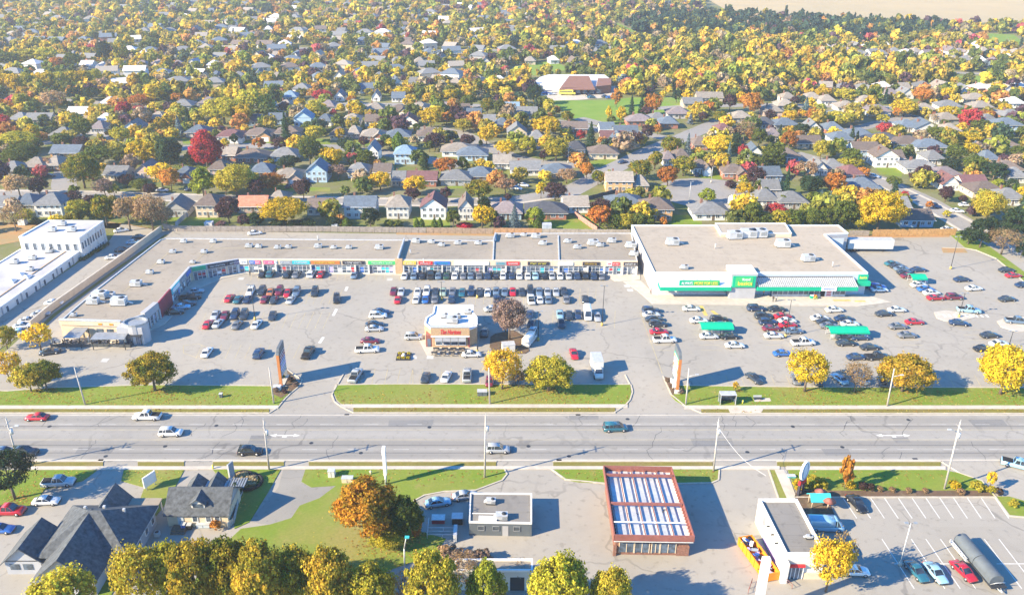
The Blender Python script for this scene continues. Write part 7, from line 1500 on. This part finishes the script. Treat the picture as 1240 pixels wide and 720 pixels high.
# ---------------------------------------------------------------- boxes, cabinets, hydrants
def cab(x, y, w_, d_, h, mat, label, nm='utility_cabinet', cat='cabinet', rz=0):
    g = G(x, y); t = thing(nm, label, cat, (g.x,g.y,.1), None, R(rz)); m = MB(); m.box(-w_/2,w_/2,-d_/2,d_/2,0,h); link('housing', m.mesh('housing', M[mat]), t); m = MB(); m.box(-w_/2-.06,w_/2+.06,-d_/2-.06,d_/2+.06,h,h+.08); link('lid', m.mesh('lid', M['galv' if mat != 'green' else 'greymetal']), t); m = MB(); m.box(-.03,.03,-d_/2-.02,-d_/2,.1,h-.1); link('door_seam', m.mesh('door_seam', M['darkmetal']), t)
cab(402,576,1.2,1.2,1.3,'wallwhite','white cabinet on the lawn left of the beige box'); cab(421,583,2.0,1.0,.9,'wallcream','wide beige utility box on the central south lawn'); cab(584,478,2.1,1.2,1.0,'green' if 0 else 'tarp','dark green transformer box left of the central north pole'); cab(268,481,.6,.6,.9,'tarp','small dark green pedestal on the west lawn'); cab(336,471.5,1.6,1.2,.8,'wallwhite','pale box at the foot of the western pylon sign'); cab(615.5,424,3.0,2.0,1.8,'wallwhite','white shed between the leafless tree and the yellow tree','storage_shed','shed',8); cab(958,577.5,1.4,.7,.3,'steal','flat teal utility lid on the grass near the oval sign')
cab(254,275.5,2.6,2.2,1.9,'wallwhite','tiny white garden shed against the left fence','garden_shed','shed'); cab(406,278,1.9,1.8,1.9,'wallwhite','small white garden shed at the fence below the pale house','garden_shed','shed'); cab(662,279,3,2.6,2.2,'wallblue','pale blue garden shed at the fence right of the blue spruce','garden_shed','shed'); cab(28,272,2.4,2,2,'wallwhite','small white shed beside the left grove','garden_shed','shed')
for x, y, lab in ((899,488.5,'yellow hydrant beside the bus shelter'),(258,567.5,'yellow hydrant at the driveway end, south side'),(449,574,'pale hydrant post left of the tall white pole sign')):
    g = G(x, y); t = thing('fire_hydrant', lab, 'hydrant', (g.x,g.y,.1)); m = MB(); m.tube((0,0,0),(0,0,.75),.17,.15,8); m.tube((0,0,.75),(0,0,.9),.15,.05,8); link('barrel', m.mesh('barrel', M['syel'] if 'pale' not in lab else M['wallcream']), t); m = MB(); m.tube((-.28,0,.55),(.28,0,.55),.08,.08,6); link('outlet', m.mesh('outlet', M['galv']), t)
# bus shelter and bench
g = G(880,488.5); t = thing('bus_shelter', 'dark roofed glass bus shelter on the east lawn beside the sidewalk', 'bus shelter', (g.x,g.y,.12))
m = MB(); m.box(-1.7,1.7,-.8,.9,2.4,2.52); link('roof', m.mesh('roof', M['galv']), t); m = MB(); m.box(-1.6,1.6,.8,.84,.2,2.3); m.box(-1.62,-1.58,-.6,.78,.2,2.3); m.box(1.58,1.62,-.6,.78,.2,2.3); link('glass_panel', m.mesh('glass_panel', M['hglass']), t)
for sx in (-1.62,1.62):
    for sy in (-.7,.84): m = MB(); m.box(sx-.05,sx+.05,sy-.05,sy+.05,0,2.4); link('post', m.mesh('post', M['galv']), t)
m = MB(); m.box(-1.0,1.0,.3,.65,.45,.5); m.box(-.9,-.84,.35,.6,0,.45); m.box(.84,.9,.35,.6,0,.45); link('bench', m.mesh('bench', M['darkmetal']), t)
g = G(917,484); t = thing('park_bench', 'bench on a small slab on the east lawn, right of the hydrant', 'bench', (g.x,g.y,.12)); m = MB(); m.box(-.9,.9,-.25,.2,.42,.48); link('seat', m.mesh('seat', M['darkmetal']), t); m = MB(); m.box(-.9,.9,.2,.26,.5,.95); link('backrest', m.mesh('backrest', M['galv']), t)
for s_ in (-.7,.7): m = MB(); m.box(s_-.04,s_+.04,-.22,.22,0,.42); link('leg', m.mesh('leg', M['darkmetal']), t)
slab('bench_pad', [PP('912,483 932,482 934,486 914,486.5')], .115, M['conc'])
# flower bed in the lot
g = G(489,432); t = thing('flower_bed', 'square raised bed with dark border and yellow mums left of the coffee shop', 'planter', (g.x,g.y,0))
m = MB(); [m.box(*q) for q in ((-1.7,1.7,-1.7,-1.5,0,.3),(-1.7,1.7,1.5,1.7,0,.3),(-1.7,-1.5,-1.5,1.5,0,.3),(1.5,1.7,-1.5,1.5,0,.3))]; link('border', m.mesh('border', M['darkmetal']), t); m = MB(); m.box(-1.5,1.5,-1.5,1.5,0,.2); link('soil', m.mesh('soil', M['mulch']), t)
m = MB(); m.tube((0,0,.2),(0,0,.9),.6,.35,8); link('boulder', m.mesh('boulder', M['wallwhite']), t)
for x, y in ((-1.1,-1.1),(1.1,-1.1),(-1.1,1.1),(1.1,1.1),(0,-1.1),(-.2,1.2)): o = link('mum_plant', TP[('round','F')][0][0], t); o.location = (x,y,.0); o.scale = (.9,.9,.8); o.color = (.6,.5,.04,.1)
# round planters (black rings) on south lawn
for i, (x, y, rr) in enumerate(((293,580,1.9),(302,585,2.3))):
    g = G(x, y); t = thing('ring_planter', f"large black ring planter with pale flowers, {('left','right')[i]} of the pair near the dormer house", 'planter', (g.x,g.y,.1), None); m = MB(); ks = [2*math.pi*k/18 for k in range(19)]
    for a, b_ in zip(ks, ks[1:]): m.tube((rr*math.cos(a),rr*math.sin(a),.3),(rr*math.cos(b_),rr*math.sin(b_),.3),.33,.33,7,0,False)
    link('ring', m.mesh('ring', M['black']), t); o = link('flowers', TP[('round','F')][1][0], t); o.scale = (rr*1.5,rr*1.5,1.3); o.location = (0,0,-.15); o.color = (.5,.38,.22,.2)
# yard with rails beside garage
g = G(536,652); t = thing('storage_rack', 'low steel rail enclosure left of the flat-roofed garage', 'rack', (g.x,g.y,0)); m = MB()
for y in (-.1, 2.0, 4.2): m.tube((-2.6,y*.4+.2,.8),(2.2,y*.4+.2,.8),.06,.06,6)
m.tube((-2.6,0,.8),(-2.6,4.4,.8),.06,.06,6); m.tube((2.4,0,.8),(2.4,2.2,.8),.06,.06,6); link('rail', m.mesh('rail', M['galv']), t); m = MB(); [m.tube((x,y,0),(x,y,.8),.05,.05,6) for x in (-2.6,0,2.4) for y in (0,2,)]; link('rail_post', m.mesh('rail_post', M['galv']), t)
cab(554,632,1.8,1.5,1.3,'black','black bin left of the flat-roofed garage','waste_bin','bin'); cab(531,631,2.2,1.4,.8,'maroon','maroon covered crate in the yard left of the garage','crate','crate'); cab(551.5,650,.5,2.6,1.4,'swhite','narrow white upright case at the garage yard corner','cabinet','cabinet')
g = G(490,684); t = thing('street_lamp', 'curved pale lamp post with teal head on the dark lawn, lower centre-left', 'lamp post', (g.x,g.y,.1)); tubeobj('pole', t, [((0,0,0),(.1,0,3.4),.14,.12,8),((.1,0,3.35),(.5,0,5.6),.12,.08,8)], M['galv']); m = MB(); m.box(.3,1.0,-.25,.25,5.6,5.8); link('lamp_head', m.mesh('lamp_head', M['steal']), t)
# red rails of the fast food terrace
for i, (x, y, rz) in enumerate(((908,712,62),(930,702,20),(945,700,20),(951,706,-60))):
    g = G(x, y); t = thing('terrace_railing', f"red terrace railing piece, {ordinal(i,4)} below the fast food building", 'railing', (g.x,g.y,0), 'red terrace railings', R(rz)); m = MB(); m.tube((-1.3,0,.95),(1.3,0,.95),.04,.04,6); m.tube((-1.3,0,.5),(1.3,0,.5),.03,.03,6); link('rail', m.mesh('rail', M['redsteel']), t)
    for s_ in (-1.3,0,1.3): m = MB(); m.tube((s_,0,0),(s_,0,.95),.04,.04,6); link('post', m.mesh('post', M['redsteel']), t)
# bins by the dormer house
cab(223,640,.7,.7,1.0,'sblue','blue wheelie bin behind the cream dormer house','wheelie_bin','bin'); cab(247,637.5,2.2,.9,.7,'wallblue','pale blue chest by the back wall of the dormer house','storage_box','box'); cab(230,640,.7,.7,.9,'black','black wheelie bin right of the blue one','wheelie_bin','bin')
fence('garden_fence', '289,611 284,633 276,640', 1.3, (.4,.42,.45), 'low grey garden fence right of the dormer house')
cab(878.5,355.7,1.0,.8,1.2,'green','green recycling bin under the supermarket sign tower','recycling_bin','bin'); cab(886,356,1.4,.9,1.3,'swhite','white ice chest beside the sign tower','ice_chest','box')
# cart shelters
def cart_shelter(x0, x1, y, label):
    a, b_ = G(x0, y), G(x1, y); L_ = (b_.x-a.x); t = thing('cart_shelter', label, 'cart shelter', ((a.x+b_.x)/2, a.y, 0), 'green cart shelters')
    for nm_, y0, y1, z0, z1 in (('roof_panel',-1.9,-.05,2.1,2.75),('roof_panel',.05,1.9,2.75,2.1)):
        m = MB(); m.add([(-L_/2,y0,z0),(L_/2,y0,z0),(L_/2,y1,z1),(-L_/2,y1,z1),(-L_/2,y0,z0-.12),(L_/2,y0,z0-.12),(L_/2,y1,z1-.12),(-L_/2,y1,z1-.12)], [(0,1,2,3),(7,6,5,4),(0,4,5,1),(1,5,6,2),(2,6,7,3),(3,7,4,0)]); link(nm_, m.mesh(nm_, M['green']), t)
    for k in range(4):
        for sy in (-1.5,1.5): x = -L_/2+.3+(L_-.6)*k/3; m = MB(); m.box(x-.05,x+.05,sy-.05,sy+.05,0,2.15); link('post', m.mesh('post', M['galv']), t)
    m = MB(); m.box(-L_/2,L_/2,-1.95,-1.88,1.75,2.1); link('fascia', m.mesh('fascia', M['green']), t); m = MB(); [m.tube((-L_/2+.3,sy,z),(L_/2-.3,sy,z),.03,.03,5) for sy in (-1.5,1.5) for z in (.6,1.1)]; link('side_rail', m.mesh('side_rail', M['galv']), t)
    m = MB(); jr = random.Random(int(x0)); [m.box(x, x+.8, -.9+.0, -.35, .35, .95) for x in [(-L_/2+1+.35*k) for k in range(0, 12, 3)]]; link('trolley_row', m.mesh('trolley_row', M['galv']), t)
cart_shelter(846.5,885.5,402.5,'teal green cart shelter among the cars, left of the two large ones'); cart_shelter(1001,1048,407.5,'teal green cart shelter among the cars, right of the two large ones'); cart_shelter(1100,1118,342.5,'small green cart shelter in the angled column east of the store')
# patio of the restaurant
def canopy(s, h, label):
    P = PP(s, h); cx = sum(p[0] for p in P)/4; cy = sum(p[1] for p in P)/4; t = thing('patio_canopy', label, 'canopy', (cx,cy,.12), 'restaurant patio canopies'); q = [(p[0]-cx,p[1]-cy) for p in P]
    m = MB(); m.prism(q, h-.12, h, 0, bot=True); link('canopy_roof', m.mesh('canopy_roof', M['greymetal']), t)
    for p in q: m = MB(); m.box(p[0]*.94-.08,p[0]*.94+.08,p[1]*.9-.08,p[1]*.9+.08,0,h-.12); link('post', m.mesh('post', M['darkmetal']), t)
canopy('90.5,396.4 107.4,396.8 96,409.5 76,409', 3.0, 'grey flat patio canopy, left one, south of the restaurant'); canopy('116.5,402.6 156,402 150.3,411 109,411', 3.0, 'grey flat patio canopy, right one, south of the restaurant')
for i, x in enumerate((64.5,109,153)):
    g = G(x, 418.5); t = thing('closed_parasol', f"closed cream parasol, {('left','middle','right')[i]} one of the restaurant patio", 'parasol', (g.x,g.y,.12), 'closed patio parasols'); m = MB(); m.tube((0,0,.9),(0,0,2.6),.32,.06,8); link('fabric', m.mesh('fabric', M['haybale']), t); m = MB(); m.tube((0,0,0),(0,0,.95),.05,.05,6); link('pole', m.mesh('pole', M['darkmetal']), t)
for i, x in enumerate((72,82,92,102,117,127,137,147)):
    g = G(x, 417.4 - (i % 2)*2.2); t = thing('patio_table', f"dark patio table, {ordinal(i,8)} on the restaurant terrace", 'table', (g.x,g.y,.12), 'patio tables'); m = MB(); m.tube((0,0,.7),(0,0,.75),.55,.55,10); link('table_top', m.mesh('table_top', M['darkmetal'] if i % 3 else M['wallcream']), t); m = MB(); m.tube((0,0,0),(0,0,.7),.06,.06,6); link('leg', m.mesh('leg', M['darkmetal']), t)
    for s_ in (-1,1): m = MB(); m.box(s_*.9-.22,s_*.9+.22,-.22,.22,.4,.46); m.box(s_*1.08-.03,s_*1.08+.03,-.22,.22,.46,.9); t2 = thing('patio_chair', f"dark patio chair, {'left' if s_<0 else 'right'} of the patio table that is {ordinal(i,8)}", 'chair', (g.x,g.y,.12), 'patio chairs'); link('seat', m.mesh('seat', M['black']), t2); m = MB(); [m.box(s_*.9+a-.02,s_*.9+a+.02,b_-.02,b_+.02,0,.4) for a in (-.18,.18) for b_ in (-.18,.18)]; o = link('leg_set', m.mesh('leg_set', M['black']), t2)
fence('patio_railing', '62,420.5 158,420.5 164,414', 1.0, (.09,.10,.11), 'dark railing along the front of the restaurant patio', None, 'railing', 1.6)
# produce crates and people before the supermarket
for i, (x, y, c) in enumerate(((967,358,'orange'),(972,358,'sred'),(975.5,357.6,'sblue'),(979,358,'spink'),(983,361,'green'),(987,361.4,'syel'),(963,357.4,'haybale'),(970,356.8,'sor'),(990,357,'syel'))):
    g = G(x, y); t = thing('produce_crate', f"{dict(orange='orange',sred='red',sblue='blue',spink='pink',green='green',syel='yellow',haybale='cream',sor='rust')[c]} crate of goods, {ordinal(i,9) if 0 else ORD[i+1]} of the display at the supermarket door", 'crate', (g.x,g.y,.12), 'crates at the supermarket door'); m = MB(); m.box(-.5,.5,-.4,.4,0,.7); link('box', m.mesh('box', M[c]), t); m = MB(); jr = random.Random(i); [m.tube((a,b_,.65),(a+.01,b_,.9),.16,.08,6) for a in (-.3,0,.3) for b_ in (-.18,.18)]; link('produce', m.mesh('produce', M['orange' if i % 2 else 'swhite']), t)
def person(x, y, face, top, legs, label, h=1.72, step=.12):
    g = G(x, y); me = bpy.data.meshes.new('person'); s_ = h/1.72
    J = [(0,0,.95,.15,.11),(0,0,1.18,.14,.10),(0,0,1.38,.17,.11),(0,0,1.50,.06,.06),(0,0.01,1.62,.095,.10),(0,.0,1.72,.06,.07),
         (.10,0,.88,.10,.10),(.11,step,.50,.07,.07),(.11,step*.7,.08,.05,.05),(.11,step*.7+.14,.04,.045,.035),(-.10,0,.88,.10,.10),(-.11,-step*.6,.50,.07,.07),(-.11,-step*1.6,.09,.05,.05),(-.11,-step*1.6+.14,.04,.045,.035),
         (.20,0,1.42,.06,.06),(.25,-.04,1.15,.045,.045),(.24,.10,.92,.035,.035),(.24,.14,.84,.03,.02),(-.20,0,1.42,.06,.06),(-.25,.06,1.15,.045,.045),(-.24,.16,.93,.035,.035),(-.24,.20,.85,.03,.02)]
    E = [(0,1),(1,2),(2,3),(3,4),(4,5),(0,6),(6,7),(7,8),(8,9),(0,10),(10,11),(11,12),(12,13),(2,14),(14,15),(15,16),(16,17),(2,18),(18,19),(19,20),(20,21)]
    me.from_pydata([(a*s_,b_*s_,c*s_) for a,b_,c,_,_ in J], E, []); o = bpy.data.objects.new('tmp', me); C.objects.link(o); md = o.modifiers.new('s','SKIN'); me.skin_vertices[0].data[0].use_root = True
    for i, q in enumerate(J): me.skin_vertices[0].data[i].radius = (q[3]*s_, q[4]*s_)
    o.modifiers.new('d','SUBSURF').levels = 1; o.modifiers['d'].render_levels = 1; bpy.context.view_layer.update()
    nm = bpy.data.meshes.new_from_object(o.evaluated_get(bpy.context.evaluated_depsgraph_get())); bpy.data.objects.remove(o)
    for mt in (M['skin'], M[top], M[legs], M['black']): nm.materials.append(mt)
    for p in nm.polygons:
        z = p.center.z/s_; p.material_index = 2 if .1 < z < .93 and abs(p.center.x) < .2*s_ else (3 if z <= .1 else (1 if .93 <= z < 1.49 or (abs(p.center.x) > .2*s_ and z > .95) else 0)); p.use_smooth = True
    t = link('person', nm); t.location = (g.x,g.y,.12 if y < 366 else 0); t.rotation_euler = (0,0,R(face)); tag(t, label, 'person')
    m = MB(); m.tube((0,-.02*s_,1.66*s_),(0,-.02*s_,1.79*s_),.115*s_,.07*s_,8); o = link('hair', m.mesh('hair', M['black' if legs != 'tarp' else 'bark']), t)
person(935.8,365.5,160,'black','tarp','person in dark clothes crossing the lane below the supermarket, left of two'); person(939.5,365.5,170,'sgrey','black','person in grey crossing the lane below the supermarket, right of two'); person(924.4,358,40,'orange','tarp','person in an orange top on the store sidewalk near the sign tower')
person(303,334.2,180,'black','black','person in black before the left shops of the strip mall'); person(788,356,90,'maroon','black','person in maroon at the left corner of the supermarket'); person(985,363,-90,'sred','tarp','person in red among the crates at the supermarket door')
# overhead cable
a, b_ = G(864,570), G(923,603); t = thing('overhead_cable', 'thin pale cable from the utility pole down to the fast food roof', 'cable', (a.x,a.y,9)); m = MB(); pa, pb = Vector((0,0,.5)), Vector((b_.x-a.x,b_.y-a.y,-4))
pts = [pa.lerp(pb,k/12)-Vector((0,0,1.2*math.sin(math.pi*k/12))) for k in range(13)]; [m.tube(pts[k],pts[k+1],.03,.03,4,0,False) for k in range(12)]; link('wire', m.mesh('wire', M['swhite']), t)

# fallen leaves on the lawns, near the trees
rs3 = np.random.RandomState(9); P_ = []
for (x, y, r_) in TXY:
    if y < 185: n = int(60*r_); a = rs3.uniform(0, 6.28, n); d = r_*np.abs(rs3.normal(0, .9, n)); P_.append(np.stack([x+d*np.cos(a)+1.0, y+d*np.sin(a)+.3, np.full(n, .135)],1))
lx = rs3.uniform(-130, 140, 5200); ly = rs3.choice([YSW1+1.5, YSW1+4, YSW0-1, YT0-1.2], 5200)+rs3.normal(0, 1.6, 5200); P_.append(np.stack([lx, ly, np.full(5200,.135)],1))
P_ = np.concatenate(P_); LP_ = [PP(q[0]) for q in L.values()] + [rectY(-200,326,495.2,499.6), rectY(428,745,493.8,499.4), rectY(849,1500,495.4,500.2)]
P_ = np.array([q for q in P_ if any(inside(pl, q[0], q[1]) for pl in LP_)]); v, f = leaves(rs3, P_, np.tile([0,0,4.0],(len(P_),1)), .13); v[:,2] = np.clip(v[:,2], .12, .2)
cc = np.repeat(np.array([[.40,.26,.07,0],[.30,.16,.05,0],[.45,.36,.08,0]])[rs3.randint(0,3,len(P_))], 4, 0)
o = link('fallen_leaves', np_mesh('fallen_leaves', v, f, M['leafa'], cc)); o['kind'] = 'stuff'; tag(o, 'fallen autumn leaves scattered over the lawns and verges', 'leaves')
# ---------------------------------------------------------------- thin autumn haze
hz = MB(); hz.box(-1500, 1500, -250, 2000, -1.1, 112)
m = bpy.data.materials.new('haze'); m.use_nodes = True; t = m.node_tree; t.nodes.clear()
pv = t.nodes.new('ShaderNodeVolumePrincipled'); pv.inputs['Color'].default_value = (.93,.96,1,1); pv.inputs['Density'].default_value = .00021; pv.inputs['Anisotropy'].default_value = .2
ou = t.nodes.new('ShaderNodeOutputMaterial'); t.links.new(pv.outputs[0], ou.inputs['Volume'])
hob = hz.build('haze', m); hob['kind'] = 'stuff'
